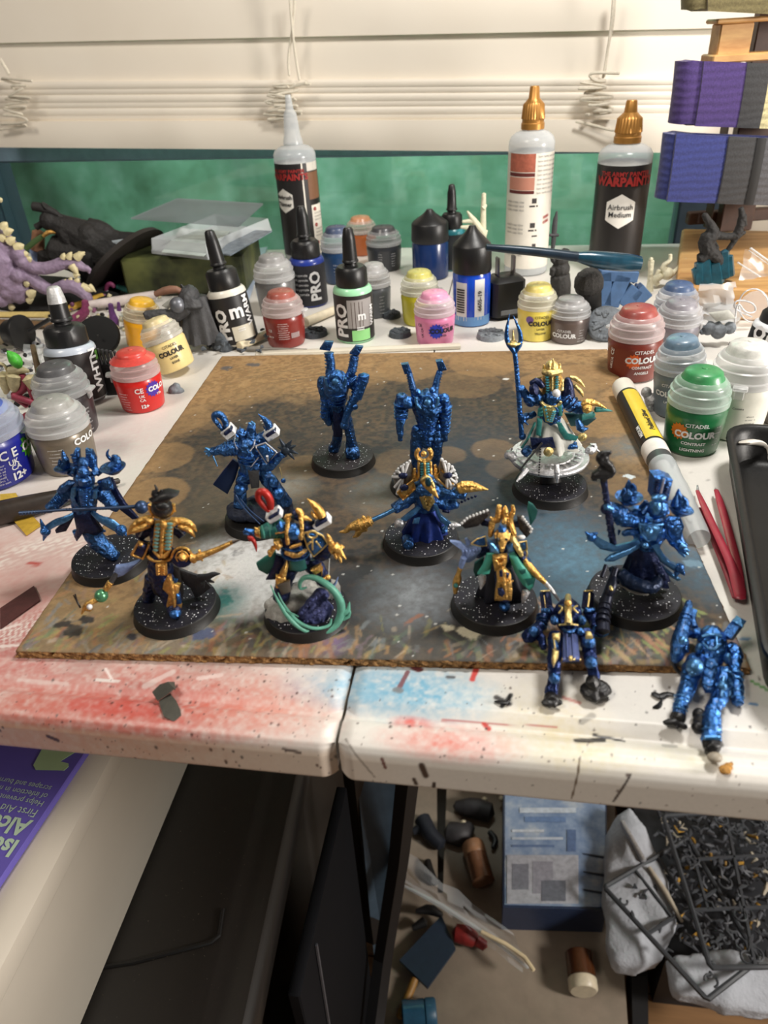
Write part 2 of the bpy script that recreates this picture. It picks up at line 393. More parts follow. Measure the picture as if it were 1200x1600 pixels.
def knot(cx, cy, w, h, n, seed):
    r = random.Random(seed); p = []
    for k in range(n): p.append((cx+w*math.cos(k*2.1+r.random())*(.4+.6*r.random()), cy-h+2*h*k/n+6*r.uniform(-1, 1), -r.random()*7))
    cord(p, r=1.2)
for a in ((445, 158, 44, 30, 26, 1), (935, 150, 46, 34, 24, 3), (24, 165, 38, 42, 26, 5), (440, 160, 40, 26, 14, 8)): knot(*a)
cord([(0, 92, -2), (8, 105, -2), (14, 116, -2)], r=1.6); cord([(900, 190, 0), (930, 196, -2), (958, 205, -4), (985, 200, -2)])

# ---------------------------------------------------------------- the folding table
TY0, TY1 = 144.3, 738.; TX0, TX1 = -520., 480.
SEAM = at(529, 1150, -3)[0]
tbl = thing('folding_table', 'white plastic folding table with a centre seam, spattered with red and blue overspray', 'table', (0, 440, FZ))
TBM = pigment_mat('table_plastic', .42, 1.6, .05, .02)
def table_pigment(P):
    X, Y, Z = P[..., 0], P[..., 1], P[..., 2]; f = Z*.8; Yf = Y+f     # stains follow the surface round the lip
    C = np.ones(P.shape)*lin((222, 218, 211))
    n1 = vnoise(X+900, Yf+900, 40, 1); n2 = vnoise(X+900, Yf+900, 6, 7); n3 = vnoise(X+900, Yf+900, 1.6, 21, 2)
    def spot(u, v, rx, ry, col, amt, z=0, grain=1.2):
        c = at(u, v, z); d = np.hypot((X-c[0])/rx, (Yf-c[1]-z*.8)/ry); w = np.clip(1-d, 0, 1)**.8*amt
        return blend(C, col, np.clip(w*(.55+grain*(n3-.3)), 0, 1))
    pink = sstep(-25, -130, X)*sstep(320, 190, Y)*.6*(.6+.8*n1)
    C = blend(C, (186, 122, 110), np.clip(pink*(.6+.8*n3), 0, 1))
    for s in ((200, 1105, 50, 20, (184, 72, 62), .85), (330, 1090, 45, 18, (190, 92, 78), .6), (60, 1120, 50, 22, (190, 108, 94), .6), (40, 990, 45, 30, (188, 92, 92), .75),
              (420, 1110, 30, 16, (214, 130, 110), .55), (640, 1080, 34, 15, (110, 168, 196), 1.15), (560, 1075, 30, 12, (130, 175, 200), .7), (700, 1160, 26, 9, (214, 96, 78), .75), (640, 1128, 8, 3, (214, 80, 66), .9),
              (860, 1130, 22, 22, (206, 190, 140), .5), (930, 1175, 22, 10, (212, 200, 150), .5), (180, 690, 40, 40, (214, 178, 178), .5), (60, 880, 50, 50, (208, 166, 162), .5), (1080, 1185, 14, 6, (220, 214, 160), .4)):
        C = spot(*s)
    C = blend(C, (204, 178, 150), .55*sstep(-2.5, -6, Z)*sstep(0, -60, X)); C = blend(C, (206, 196, 182), .5*sstep(-2.5, -6, Z)*sstep(-60, 0, X))
    # white lace left where a mesh was sprayed through
    c = at(45, 915, 0); d = np.hypot((X-c[0])/30, (Y-c[1])/34); ring = np.exp(-((d-.85)/.22)**2)
    net = np.maximum(np.abs(np.sin((X+Y*.6)*1.35)), np.abs(np.sin((X*.5-Y)*1.35))); net = sstep(.9, .97, net)
    C = blend(C, (232, 222, 214), ring*net*.9)
    C = blend(C, (176, 120, 112), np.exp(-(d/.45)**2)*.35)
    # scrape marks, flicks and specks
    rs = np.random.RandomState(11)
    def stroke(u0, v0, u1, v1, w, col, amt=.95, z=0):
        nonlocal C
        a, b = at(u0, v0, z)[:2], at(u1, v1, z)[:2]; a = a+[0, z*.8]; b = b+[0, z*.8]; L = b-a; t = np.clip(((X-a[0])*L[0]+(Yf-a[1])*L[1])/(L@L+1e-9), 0, 1)
        dd = np.hypot(X-a[0]-t*L[0], Yf-a[1]-t*L[1]); C = blend(C, col, amt*sstep(w, w*.55, dd+(n2-.5)*w*.8))
    for s in ((25, 1062, 100, 1068, 1.2, (216, 204, 198), .5), (150, 1062, 185, 1064, .7, (222, 214, 208)), (225, 1072, 270, 1050, 1.4, (222, 206, 200), .6), (0, 985, 30, 975, 1., (232, 214, 208)), (0, 1010, 28, 1008, .8, (232, 214, 208)),
              (165, 1045, 175, 1062, .6, (236, 222, 216)), (470, 1080, 505, 1060, 1.4, (214, 208, 206), .5), (745, 1042, 738, 1062, 1.5, (208, 52, 42)), (645, 1040, 655, 1046, 1.8, (96, 22, 22)), (622, 1078, 637, 1050, .9, (120, 74, 80)),
              (618, 1078, 625, 1079, 1.3, (120, 125, 130)), (776, 1090, 796, 1100, 1.4, (36, 34, 36)), (784, 1104, 798, 1086, 1., (30, 30, 32)), (700, 1058, 708, 1058, .9, (90, 90, 92)), (690, 1125, 870, 1136, .45, (176, 84, 84), .8),
              (755, 1130, 763, 1138, 1., (196, 56, 48)), (900, 1157, 945, 1156, 1.1, (28, 26, 28)), (930, 1148, 978, 1158, .7, (40, 38, 40)), (910, 1128, 925, 1118, 1.6, (120, 116, 110), .6),
              (660, 1196, 664, 1212, 1.5, (52, 30, 16), .95, -8), (645, 1218, 647, 1226, .9, (50, 30, 18), .95, -10), (598, 1185, 600, 1200, .6, (96, 40, 34), .9, -6), (676, 1230, 678, 1224, .7, (40, 24, 20), .95, -12),
              (548, 1155, 580, 1215, .35, (120, 110, 100), .8, -8), (900, 1185, 898, 1250, .35, (96, 78, 58), .9, -8), (978, 1210, 965, 1255, .5, (40, 28, 24), .9, -8), (440, 1170, 465, 1176, .7, (60, 44, 42), .8, -3),
              (62, 1150, 72, 1156, .9, (40, 26, 28), .9, -5), (1175, 1065, 1200, 1078, .8, (96, 168, 84)), (1172, 1100, 1182, 1101, .7, (110, 150, 190)), (1155, 996, 1166, 999, 1., (90, 140, 190)), (310, 1060, 345, 1055, 1.2, (232, 214, 208), .6),
              (880, 1090, 905, 1098, .8, (206, 120, 110), .7), (1040, 1165, 1060, 1166, .9, (60, 60, 60), .4), (45, 880, 58, 882, 1.4, (176, 56, 46)), (120, 1100, 240, 1108, 4, (190, 70, 64), .35)): stroke(*s)
    for k in range(1000):
        if k < 520: x, y = rs.uniform(-170, 110), rs.uniform(120, 185)
        elif k < 780: x, y = rs.uniform(-170, -45), rs.uniform(120, 190)
        else: x, y = rs.uniform(60, 160), rs.uniform(150, 330)
        r = .13+.42*rs.rand()**5; i = (np.abs(X-x) < 2.5) & (np.abs(Yf-y) < 2.5)
        if i.any():
            w = np.where(i, sstep(r*1.5, r*.6, np.hypot(X-x, (Yf-y)*.8)), 0)*.85
            C = blend(C, (70, 40, 36) if rs.rand() < .6 else (60, 56, 56), w)
    return C
def lip(s):      # arc length s from the bottom of the front face to the flat top -> (y, z)
    prof = np.array([(0.8, -17), (0, -16), (0, -6), (.5, -3.4), (1.6, -1.6), (3.2, -.7), (6, -.15), (9.0, -.1), (10.8, -.7), (12.4, -2.2), (14.2, -2.5), (16.6, -1.1), (19, 0), (60, 0)])
    L = np.concatenate([[0], np.cumsum(np.hypot(*np.diff(prof, axis=0).T))]); return np.interp(s, L, prof[:, 0]), np.interp(s, L, prof[:, 1]), L[-1]
for x0, x1 in ((TX0, SEAM-.5), (SEAM+.5, TX1)):
    xs = np.unique(np.concatenate([np.linspace(x0, x1, 40), np.linspace(max(x0, -185), min(x1, 115), 420)]))
    _, _, LL = lip(0); ss = np.concatenate([np.linspace(0, 50, 90), np.linspace(50.6, LL, 24)])
    yy, zz, _ = lip(ss); X, S = np.meshgrid(xs, ss); Yp = TY0+np.interp(S, ss, yy); Zp = np.interp(S, ss, zz)
    e = np.minimum(X-x0, x1-X); rnd = np.where(e < 5, (5-np.clip(e, 0, 5))**2/25, 0)
    Yp = Yp+np.where(Zp < -2, 0, 0)+rnd*2.2*sstep(-1, -3, Zp)+rnd*1.2; Zp = Zp-rnd*1.6*sstep(-4, -.5, Zp)
    P = np.stack([X, Yp, Zp], -1)
    tt = painted('tabletop', P, table_pigment(P), TBM, tbl)
    ys = np.linspace(TY0+60, TY1, 330); xs2 = np.linspace(x0, x1, int((x1-x0)/1.6))
    X, Y = np.meshgrid(xs2, ys); P = np.stack([X, Y, 0*X], -1); painted('tabletop_surface', P, table_pigment(P), TBM, tt)
    mb = MB(); mb.box(((x0+x1)/2, (TY0+TY1)/2+2, -10.8), (x1-x0-1.2, TY1-TY0-5, 12.4)); obj('tabletop_core', mb, WHITEP, tt, smooth=False)
LEG = mat((36, 37, 40), .4, .3, .1, 10)
for x in (-500, 460):
    obj('leg', MB().tube([(x, 200, -17), (x, 190, FZ+12), (x, 690, FZ+12), (x, 680, -17)], 13, 10), LEG, tbl)

# ---------------------------------------------------------------- the painted board
BC = [at(27, 1011, BT), at(1180, 1048, BT), at(946, 543, BT), at(345, 557, BT)]
bx = unit(((BC[1]-BC[0])+(BC[2]-BC[3]))); by = np.array([-bx[1], bx[0], 0]); bc = np.mean(BC, 0)
BW = abs(((BC[1]-BC[0])+(BC[2]-BC[3])) @ bx)/2; BD = abs(((BC[3]-BC[0])+(BC[2]-BC[1])) @ by)/2
b0 = bc-bx*BW/2-by*BD/2
brd = thing('work_board', 'rectangular pressed cork board with old paint and tan rings, under the figurines', 'board', bc*[1, 1, 0])
nx, ny = 470, 500
A, B = np.meshgrid(np.linspace(0, 1, nx), np.linspace(0, 1, ny))
P = b0+A[..., None]*bx*BW+B[..., None]*by*BD; X, Y = A*BW, B*BD
n1 = vnoise(X, Y, 45, 3); n2 = vnoise(X, Y, 9, 5); n3 = vnoise(X, Y, 2.2, 9, 3); n4 = vnoise(X+40, Y+80, 70, 33, 3)
C = np.ones(P.shape)*lin((158, 125, 84)); C = blend(C, (118, 90, 58), sstep(.42, .62, n3)*.6); C = blend(C, (176, 142, 98), sstep(.55, .7, n2)*.45)
def bl_at(u, v): q = at(u, v, BT)-b0; return q @ bx, q @ by
def zone(u, v, rx, ry, soft=1.):
    x, y = bl_at(u, v); return np.clip(1.15-np.hypot((X-x)/rx, (Y-y)/ry)+(n1-.5)*.55, 0, 1)**soft
grey = np.clip(zone(640, 800, 118, 128)*2.4+zone(820, 900, 80, 80)*1.5+zone(520, 690, 95, 66)*1.3+zone(720, 640, 75, 66)*1.5+zone(420, 760, 60, 60)*.8, 0, 1)
C = blend(C, (26, 31, 36), np.clip(grey*1.2, 0, 1)*(.84+.3*(n3-.5)))
C = blend(C, (30, 46, 60), np.clip(zone(720, 720, 45, 60)*1.2+zone(700, 950, 70, 50)*.8+zone(850, 850, 60, 50)*.9, 0, 1)*(.7+.5*(n2-.5)))
C = blend(C, (84, 124, 146), zone(900, 880, 34, 42)*.75*(.5+n3)); C = blend(C, (92, 120, 140), zone(1090, 870, 16, 30)*.8*(.4+n3))
C = blend(C, (84, 76, 62), zone(330, 800, 55, 45)*.6); C = blend(C, (104, 98, 86), sstep(26, 4, Y)*.4); C = blend(C, (128, 112, 84), zone(120, 980, 50, 26)*.5); C = blend(C, (30, 30, 34), zone(430, 690, 50, 24)*.35)
C = blend(C, (40, 44, 50), zone(600, 940, 60, 26)*.5*(.5+n3))
for (u, v, r, a) in ((284, 655, 17, .55), (256, 714, 15.5, .75), (243, 772, 16, .8), (398, 610, 20, .35), (474, 730, 12, .5), (637, 576, 20, .8), (756, 567, 22, .95), (730, 600, 20, .5), (770, 702, 11, .55), (792, 733, 10, .3),
                     (624, 722, 13, .4), (700, 711, 9, .5), (868, 606, 24, .9), (935, 655, 21, .9), (905, 590, 20, .8), (560, 600, 17, .3), (978, 760, 11, .75), (995, 790, 7, .5), (610, 790, 14, .25), (455, 770, 10, .2)):
    x, y = bl_at(u, v); d = np.hypot(X-x, Y-y)+(n3-.5)*1.2; w = sstep(r+1., r-1., d)*a*.8*(.75+.5*(n2-.4)); C = blend(C, (150, 118, 78), np.clip(w*.9, 0, 1))
    C = blend(C, (40, 42, 46), np.exp(-((d-r-1.2)/1.6)**2)*.25*a)
def bspray(u, v, r, col, a): 
    global C
    x, y = bl_at(u, v); d = np.hypot(X-x, Y-y)/r; C = blend(C, col, np.clip(np.clip(1.1-d, 0, 1)*a*(.35+1.3*n3), 0, 1))
bspray(385, 885, 30, (206, 206, 204), 1.35); bspray(395, 920, 18, (214, 214, 212), .9); bspray(360, 900, 14, (210, 208, 204), .9); bspray(640, 930, 22, (150, 156, 160), .6); bspray(980, 700, 16, (120, 126, 126), .6); bspray(590, 770, 20, (128, 128, 122), .5)
bspray(340, 940, 13, (52, 112, 106), 1.1); bspray(520, 1005, 7, (140, 110, 160), .5); bspray(470, 1010, 12, (140, 116, 100), .5); bspray(260, 1000, 24, (126, 116, 100), .6); bspray(450, 760, 16, (140, 138, 130), .5)
rs = np.random.RandomState(2)
def bstroke(x, y, ang, L, w, col, a):
    global C
    i = (np.abs(X-x) < L+w+1) & (np.abs(Y-y) < L+w+1)
    if not i.any(): return
    c, s = math.cos(ang), math.sin(ang); p = (X-x)*c+(Y-y)*s; q = -(X-x)*s+(Y-y)*c
    m = np.where(i, sstep(L, L*.6, np.abs(p)+(n3-.5)*L*.9)*sstep(w, w*.4, np.abs(q)+(n3-.5)*w*1.1), 0); C = blend(C, col, m*a)
PAL = [(190, 140, 84), (150, 160, 80), (196, 120, 70), (70, 110, 100), (120, 96, 130), (170, 165, 150), (60, 70, 90), (206, 170, 90), (84, 120, 84), (170, 90, 60), (110, 130, 150), (206, 190, 170)]
PAL = [tuple(.55*np.array(c)+.45*np.array((118, 106, 88))) for c in PAL]
for k in range(460):
    x = rs.rand()*BW; y = abs(rs.randn())*9+1; bstroke(x, y, 1.2+rs.randn()*.5, 1.5+rs.rand()*5, .4+rs.rand()*1.2, PAL[rs.randint(len(PAL))], .35+.4*rs.rand())
for k in range(150):
    x = rs.rand()*70; y = rs.rand()*70; bstroke(x, y, rs.rand()*3, 1+rs.rand()*4, .5+rs.rand()*1., PAL[rs.randint(len(PAL))], .2+.3*rs.rand())
for k in range(60):
    bstroke(BW-8-rs.rand()*60, 3+rs.rand()*26, 2.2+rs.randn()*.15, 3+rs.rand()*7, .5+rs.rand()*.8, [(190, 144, 104), (146, 162, 96), (186, 156, 120), (170, 122, 98)][rs.randint(4)], .6)
for k in range(26): bstroke(30+rs.rand()*60, BD-18-rs.rand()*55, .35, 6+rs.rand()*14, .35, (60, 52, 44), .6)
for (u, v, r, c) in ((695, 979, 2.2, (222, 214, 186)), (735, 989, 4., (222, 214, 186)), (135, 968, 2.5, (34, 32, 32)), (100, 975, 3, (36, 34, 34)), (115, 985, 3.5, (48, 44, 40)), (205, 995, 2, (44, 44, 52)), (545, 900, 4.5, (44, 46, 50)), (572, 890, 3.5, (40, 42, 44)),
                     (355, 575, 4, (88, 84, 84)), (395, 570, 4, (88, 84, 84)), (590, 703, 4, (44, 44, 46)), (1030, 940, 5, (74, 60, 50)), (1050, 1000, 3, (70, 60, 54)), (930, 1005, 5, (80, 76, 72)), (548, 862, 2, (30, 30, 30)), (790, 592, 1.4, (220, 220, 216)), (1082, 880, 3, (120, 150, 170)), (320, 990, 3.5, (70, 80, 110)), (985, 745, 2.5, (210, 220, 225))):
    x, y = bl_at(u, v); d = np.hypot((X-x)*.8, Y-y)+(n3-.5)*r*1.3; C = blend(C, c, sstep(r, r*.7, d)*.92)
for k in range(160):
    x, y, r = rs.rand()*BW, rs.rand()*BD, .2+.35*rs.rand(); i = (np.abs(X-x) < 1.5) & (np.abs(Y-y) < 1.5); C = blend(C, (214, 214, 210), np.where(i, sstep(r*1.4, r*.5, np.hypot(X-x, Y-y)), 0)*.9)
CORK = pigment_mat('board_face', .7, .9, .16, .12)
P = P.copy(); P[..., 2] = BT+(n3-.5)*.25-.6*(np.exp(-X/.6)+np.exp(-(BW-X)/.6)+np.exp(-Y/.6)+np.exp(-(BD-Y)/.6))
painted('board_face', P, C, CORK, brd)
EDGE = N('board_edge'); EDGE.l(EDGE.ramp(EDGE.noise(1.6, 5, .7), [(.3, srgb((66, 46, 26))), (.5, srgb((140, 100, 54))), (.75, srgb((186, 146, 92)))]), EDGE.b.inputs['Base Color']); EDGE.b.inputs['Roughness'].default_value = .8; EDGE.bump(EDGE.noise(1.8, 4), 1.2)
mb = MB(); per = []
for a, b in ((0, 1), (1, 2), (2, 3), (3, 0)):
    cs = [b0, b0+bx*BW, b0+bx*BW+by*BD, b0+by*BD]; n = 160 if a in (0, 2) else 150
    for t in np.arange(n)/n: per.append(cs[a]+(cs[b]-cs[a])*t)
per = np.array(per); ctr = per.mean(0); out = np.array([unit((p-ctr)*[1, 1, 0]) for p in per]); rows = []
for z, amp in ((BT*.9, .2), (BT*.72, .7), (BT*.5, .9), (BT*.28, .9), (.3, .5)):
    q = per*[1, 1, 0]+[0, 0, z]; q = q+out*(rs.randn(len(q), 1)*amp*.55-.15); rows.append(list(q)+[q[0]])
mb.strip(rows); mb.add([b0*[1, 1, 0]+[0, 0, .4], (b0+bx*BW)*[1, 1, 0]+[0, 0, .4], (b0+bx*BW+by*BD)*[1, 1, 0]+[0, 0, .4], (b0+by*BD)*[1, 1, 0]+[0, 0, .4]], [(3, 2, 1, 0)])
obj('board_edge', mb, EDGE.m, brd, smooth=False)
# ---------------------------------------------------------------- paint pots and bottles
def locate(u, vb, vt, w):
    p = at(u, vb, 0); f = unit((p-EYE)*[1, 1, 0]); r = 13.
    for _ in range(6): c = p+f*r; r = w/2/ppm(c+UP*12)
    c = p+f*r; lo, hi = 0., 200.
    for _ in range(40):
        m = (lo+hi)/2; q = (c+UP*m-EYE) @ CM.T; lo, hi = (m, hi) if 800-F_PX*q[1]/q[2] > vt else (lo, m)
    return c, r, lo
def stand(c, top=None):
    f = unit((c-EYE)*[1, 1, 0]); x = np.array([f[1], -f[0], 0])
    return frame(unit(top-c) if top is not None else UP, x)
def oncyl(c, A, rf, phi, h):
    def fn(x, y):
        z = h+y; r = rf(z)+.42; a = phi+x/r; return c+r*(math.sin(a)*A[0]-math.cos(a)*A[1])+z*A[2]
    return fn
def patch(mb, c, A, rf, a0, a1, z0, z1, lift=.07, poly=None):
    if poly is None:
        n = max(3, int(abs(a1-a0)/.12)); zs = np.linspace(z0, z1, 5)
        mb.strip([[c+(rf(z)+lift)*(math.sin(a)*A[0]-math.cos(a)*A[1])+z*A[2] for a in np.linspace(a0, a1, n)] for z in zs])
    else: mb.add([c+(rf(z)+lift)*(math.sin(a)*A[0]-math.cos(a)*A[1])+z*A[2] for a, z in poly], [tuple(range(len(poly)))])
def dg(d): return math.radians(d)
def pot(label, u, vb, vt, w, col, lidc, texts=(), splash=None, top=None, rr=None, hh=None, metal=0., lid_fill=.8, cz=None, group=None, tabphi=150, ang0=0):
    c, r, h = locate(u, vb, vt, w)
    if rr: 
        c = at(u, vb, 0)+unit((at(u, vb, 0)-EYE)*[1, 1, 0])*rr; r = rr
    if top is not None:
        tp = pv(top[0], top[1], c, top[2] if len(top) > 2 else 0.); h = np.linalg.norm(tp-c); A = stand(c, tp); c = c+UP*r*.8*math.sqrt(max(0, 1-A[2][2]**2))
    else: A = stand(c)
    if hh: h = hh
    r = r*.98
    t = thing('paint_pot', label, 'paint pot', c*[1, 1, 0]+[0, 0, max(c[2], 0)*0], group or 'small flip top paint pots on the table')
    k = h/35.; s = r/13.7
    body = [(10.9, 0), (11.9, .5), (12.3, 1.4), (12.9, 8), (13.5, 16.5), (13.6, 18.3), (13.1, 19.4), (13.0, 20)]
    rf = lambda z: s*float(np.interp(z/k, [p[1] for p in body], [p[0] for p in body]))
    pm = mat(col, .35, metal, .06, 5, coat=.3)
    obj('pot_body', MB().lathe([(a*s, z*k) for a, z in body], 36, c, A), pm, t)
    obj('neck', MB().lathe([(12.9*s, 19.6*k), (12.9*s, 22.*k)], 32, c, A), LIDC, t)
    lidm = LIDC if lidc is None else clear_mat(tuple(.78*222+.22*np.array(lidc)), .34, .26, 'tinted_lid')
    lid = [(12.8, 20.4), (13.8, 20.6), (13.9, 22.9), (13.1, 23.2), (13.15, 25.4), (13.4, 25.6), (13.35, 26.4), (12.5, 26.8), (12.3, 28.6), (11.9, 29.2), (11.2, 29.4), (10.6, 30.6), (9.4, 31.2), (8.6, 31.6), (8.3, 33.4), (7.2, 34.2), (4, 34.7), (1.3, 34.8), (1.1, 35.1), (.01, 35.2)]
    obj('lid', MB().lathe([(a*s, z*k) for a, z in lid], 36, c, A), lidm, t)
    if lidc is not None:
        obj('paint_film', MB().lathe([(10.8*lid_fill/.8*s, 29.4*k), (8.75*s, 32.2*k), (8.4*s, 33.46*k), (7.25*s, 34.3*k), (4*s, 34.8*k), (1.35*s, 34.9*k), (1.15*s, 35.2*k), (.01, 35.3*k)], 28, c, A), mat(tuple(np.round(.8*np.array(lidc)+.2*np.array((150, 146, 140)))), .4, 0, .15, 3, coat=.3), t)
    a = dg(tabphi); d = math.sin(a)*A[0]-math.cos(a)*A[1]; B = np.array([np.cross(d, A[2]), d, A[2]])
    obj('lid_tab', MB().box(c+d*(14.4*s)+A[2]*22*k, (6*s, 4.4*s, 1.6*k), B, .5).box(c+d*(13.9*s)+A[2]*19.5*k, (4*s, 1.2*s, 4*k), B, .4), LIDC, t)
    if splash:
        mb = MB(); pc, pa, ph, pr = splash; pts = []
        for j in range(28):
            q = pr*s*(1 if j % 2 else .78); pts.append((dg(pa)+q*math.cos(j*math.pi/14)/(rf(ph*k)), (ph*k+q*math.sin(j*math.pi/14))))
        n = len(pts); ce = (dg(pa), ph*k)
        P2 = [ce]+pts; mb.add([c+(rf(z)+(.38 if a_ == ce[0] and z == ce[1] else .22))*(math.sin(a_)*A[0]-math.cos(a_)*A[1])+z*A[2] for a_, z in P2], [(0, 1+j, 1+(j+1) % n) for j in range(n)])
        obj('splash_emblem', mb, mat(pc, .5, 0, 0), t)
    if texts:
        for ink, tt in texts:
            mb = MB()
            for (tx, size, phi, z, *o) in tt: mb.text(tx, size*s, oncyl(c, A, rf, dg(phi), z*k), o[1] if len(o) > 1 else .02, 'CENTER', dg(o[0]) if o else 0)
            obj('lettering', mb, ink, t, smooth=False)
    return t
def fine(phi, z0, z1, n, wd=14, size=1.15, seed=0):      # rows of small print too fine to read
    r = random.Random(seed); return [(''.join(r.choice('lnoiteracsm  ') for _ in range(wd)), size, phi, z0+(z1-z0)*j/max(1, n-1), 0, 0.) for j in range(n)]
CE = [('C E', 4.0, 0, 13.5)]
def brandt(phi, z, sub=(), k=1.):
    o = [('CITADEL', 2.6*k, phi+2, z+4.2*k, 0, .012), ('COLOUR', 4.3*k, phi, z, 0, .05)]
    for j, sx in enumerate(sub): o.append((sx, 2.0*k, phi, z-3.6*k-2.9*j*k, 0, .03))
    return o
pot('blue paint pot with cobalt lid film, nearest the lying dark rod', 8, 770, 624, 128, (26, 34, 140), (40, 70, 170), [(INKW, [('C E', 4.6, 22, 14.5), ('UK', 2.7, 26, 10.6), ('CA', 2.7, 28, 8.2), ('12+', 3.6, 30, 4.2, 0, .05), ('COLO', 4.2, 72, 14, 0, .05), ('TTA', 1.6, 74, 7)]+fine(0, 3, 11, 7, 12, seed=1))], ((80, 170, 40), 66, 14, 5.2), group=None)
pot('silvery grey paint pot with a cloudy clear lid, beside the blue pot', 118, 746, 622, 94, (122, 112, 98), (150, 150, 146), [(INKW, [('COLO', 4.3, 42, 16.5, 0, .04)]+fine(-20, 6, 15, 6, 14, seed=2))], tabphi=-100, metal=.35)
pot('dark plum paint pot with a charcoal lid film, behind the silvery grey pot', 122, 690, 567, 86, (54, 48, 52), (62, 64, 68), [(INKW, fine(30, 3, 14, 7, 10, 1.6, seed=3))], tabphi=60)
pot('bright red paint pot standing on the white table by the board corner', 229, 648, 546, 75, (196, 30, 26), (206, 44, 34), [(INKW, [('CE', 4.2, -4, 14.5), ('UK', 2.4, 0, 11), ('CA', 2.4, 0, 8.6), ('12+', 3.0, 2, 4.6, 0, .05), ('COLO', 4.0, 42, 14.2, 0, .05), ('TTA', 1.8, 46, 10)]+fine(-46, 3, 13, 7, 12, seed=4))], ((70, 40, 150), 32, 14, 5), lid_fill=.95, tabphi=-95)
pot('cream paint pot leaning over beside the red pot', 282, 594, 507, 66, (226, 204, 140), (226, 206, 150), [(INK, brandt(6, 12.5, ('LAYER', 'BONE')))], top=(241, 505, 4))
pot('golden yellow paint pot tucked behind the cream pot', 228, 552, 472, 58, (226, 160, 22), (244, 180, 20), [], top=(222, 470, 0), tabphi=-100)
pot('pewter grey paint pot between the leaning bottle and the blue bottle', 437, 497, 396, 64, (118, 118, 118), (140, 140, 140), [(INKW, fine(0, 4, 15, 6, 12, seed=6))], metal=.4)
pot('rust red paint pot with a barcode, standing on the white strip', 450, 547, 452, 66, (124, 38, 32), (150, 60, 48), [(INKW, fine(-6, 7, 17, 8, 15, seed=7)+[('CE', 2.4, -46, 12), ('UKCA', 1.6, -46, 8)]), (mat((170, 150, 150), .6, 0, 0), [('|||||||', 3.4, 28, 9, 0, .06)])], tabphi=70)
pot('deep blue paint pot with navy lid film, behind the mint bottle', 533, 447, 352, 54, (26, 58, 96), (44, 60, 96), [(INKW, fine(-10, 3, 13, 6, 10, seed=8))])
pot('copper orange paint pot, rearmost of the row under the window', 567, 402, 337, 48, (176, 96, 50), (222, 150, 104))
pot('charcoal paint pot beside the copper orange one', 602, 427, 352, 56, (52, 54, 58), (52, 54, 60), [(INKW, fine(-14, 3, 15, 7, 9, seed=9)+fine(30, 5, 15, 6, 7, seed=10))])
pot('slate grey paint pot half hidden behind the mint bottle', 588, 500, 410, 52, (84, 88, 92), (176, 176, 176), [(INKW, fine(24, 4, 15, 6, 9, seed=11))])
pot('lime yellow paint pot behind the pink pot', 657, 513, 421, 60, (186, 178, 40), (206, 200, 96), [(INK, fine(10, 2, 12, 5, 8, 2.2, seed=12))], tabphi=80)
pot('pink paint pot with a blue splash emblem', 680, 545, 454, 65, (222, 132, 176), (238, 146, 186), [(INK, [('CITADEL', 2.2, 24, 15.2, 0, .01), ('COLOUR', 4.4, 24, 11.6, 0, .05), ('LAYER', 1.8, 24, 8), ('UK CA', 2.2, -38, 10, 90), ('CE', 2.8, -46, 15)])], ((40, 60, 190), 4, 11.6, 5.4))
pot('lemon yellow paint pot under the dark tool handle', 836, 537, 442, 62, (226, 206, 92), (236, 216, 110), [(INK, brandt(14, 12.5, ('LAYER', 'YELLOW')))], ((120, 90, 160), -20, 15, 3))
pot('metallic grey brown paint pot beside the lemon yellow one', 886, 541, 463, 64, (104, 92, 88), (136, 136, 138), [(INKW, brandt(-14, 7.5, (), .95)+fine(40, 3, 12, 5, 8, seed=13))], metal=.3)
pot('brick red paint pot with orange splash, leaning against its neighbour', 984, 602, 480, 84, (116, 44, 32), (150, 52, 46), [(INKW, brandt(22, 12, ('CONTRAST', 'ANGELS'))+[('CE', 3.2, -48, 15, 80), ('UKCA', 2.4, -50, 9, 80)])], ((214, 90, 20), 2, 11.6, 4.2), top=(999, 478, 0), tabphi=-120)
pot('lilac grey paint pot tipped towards the green pot', 1050, 560, 470, 70, (132, 128, 136), (132, 130, 140), (), top=(1066, 470, -3), tabphi=75)
pot('pale pot with a steel blue lid film, behind the tipped lilac pot', 1045, 545, 440, 66, (150, 160, 172), (52, 78, 122), (), tabphi=70)
pot('blue grey paint pot wedged between brick red and white pots', 1052, 660, 527, 76, (106, 118, 126), (92, 124, 150), [(INKW, brandt(-16, 12, ('LAYER',)))], top=(1066, 527, 0))
pot('green paint pot standing alone beside the marker pen', 1073, 718, 575, 92, (24, 100, 56), (32, 134, 66), [(INKW, brandt(6, 10.5, ('CONTRAST', 'LIGHTNING'), 1.05)+fine(52, 6, 14, 4, 6, seed=14))], ((196, 110, 30), -26, 11.5, 4.4))
pot('tall white paint pot behind the black tray', 1137, 694, 533, 96, (222, 220, 208), (226, 226, 220), [(INK, [('Contains', 1.3, 4, 14)]+fine(30, 3, 11, 7, 9, 1.2, seed=15))], tabphi=0)
pot('umber paint pot with a white lid, between the tray and the striped bottle', 1206, 668, 545, 92, (74, 66, 60), (222, 218, 206), [(INKW, brandt(-32, 12, ()))], tabphi=150)

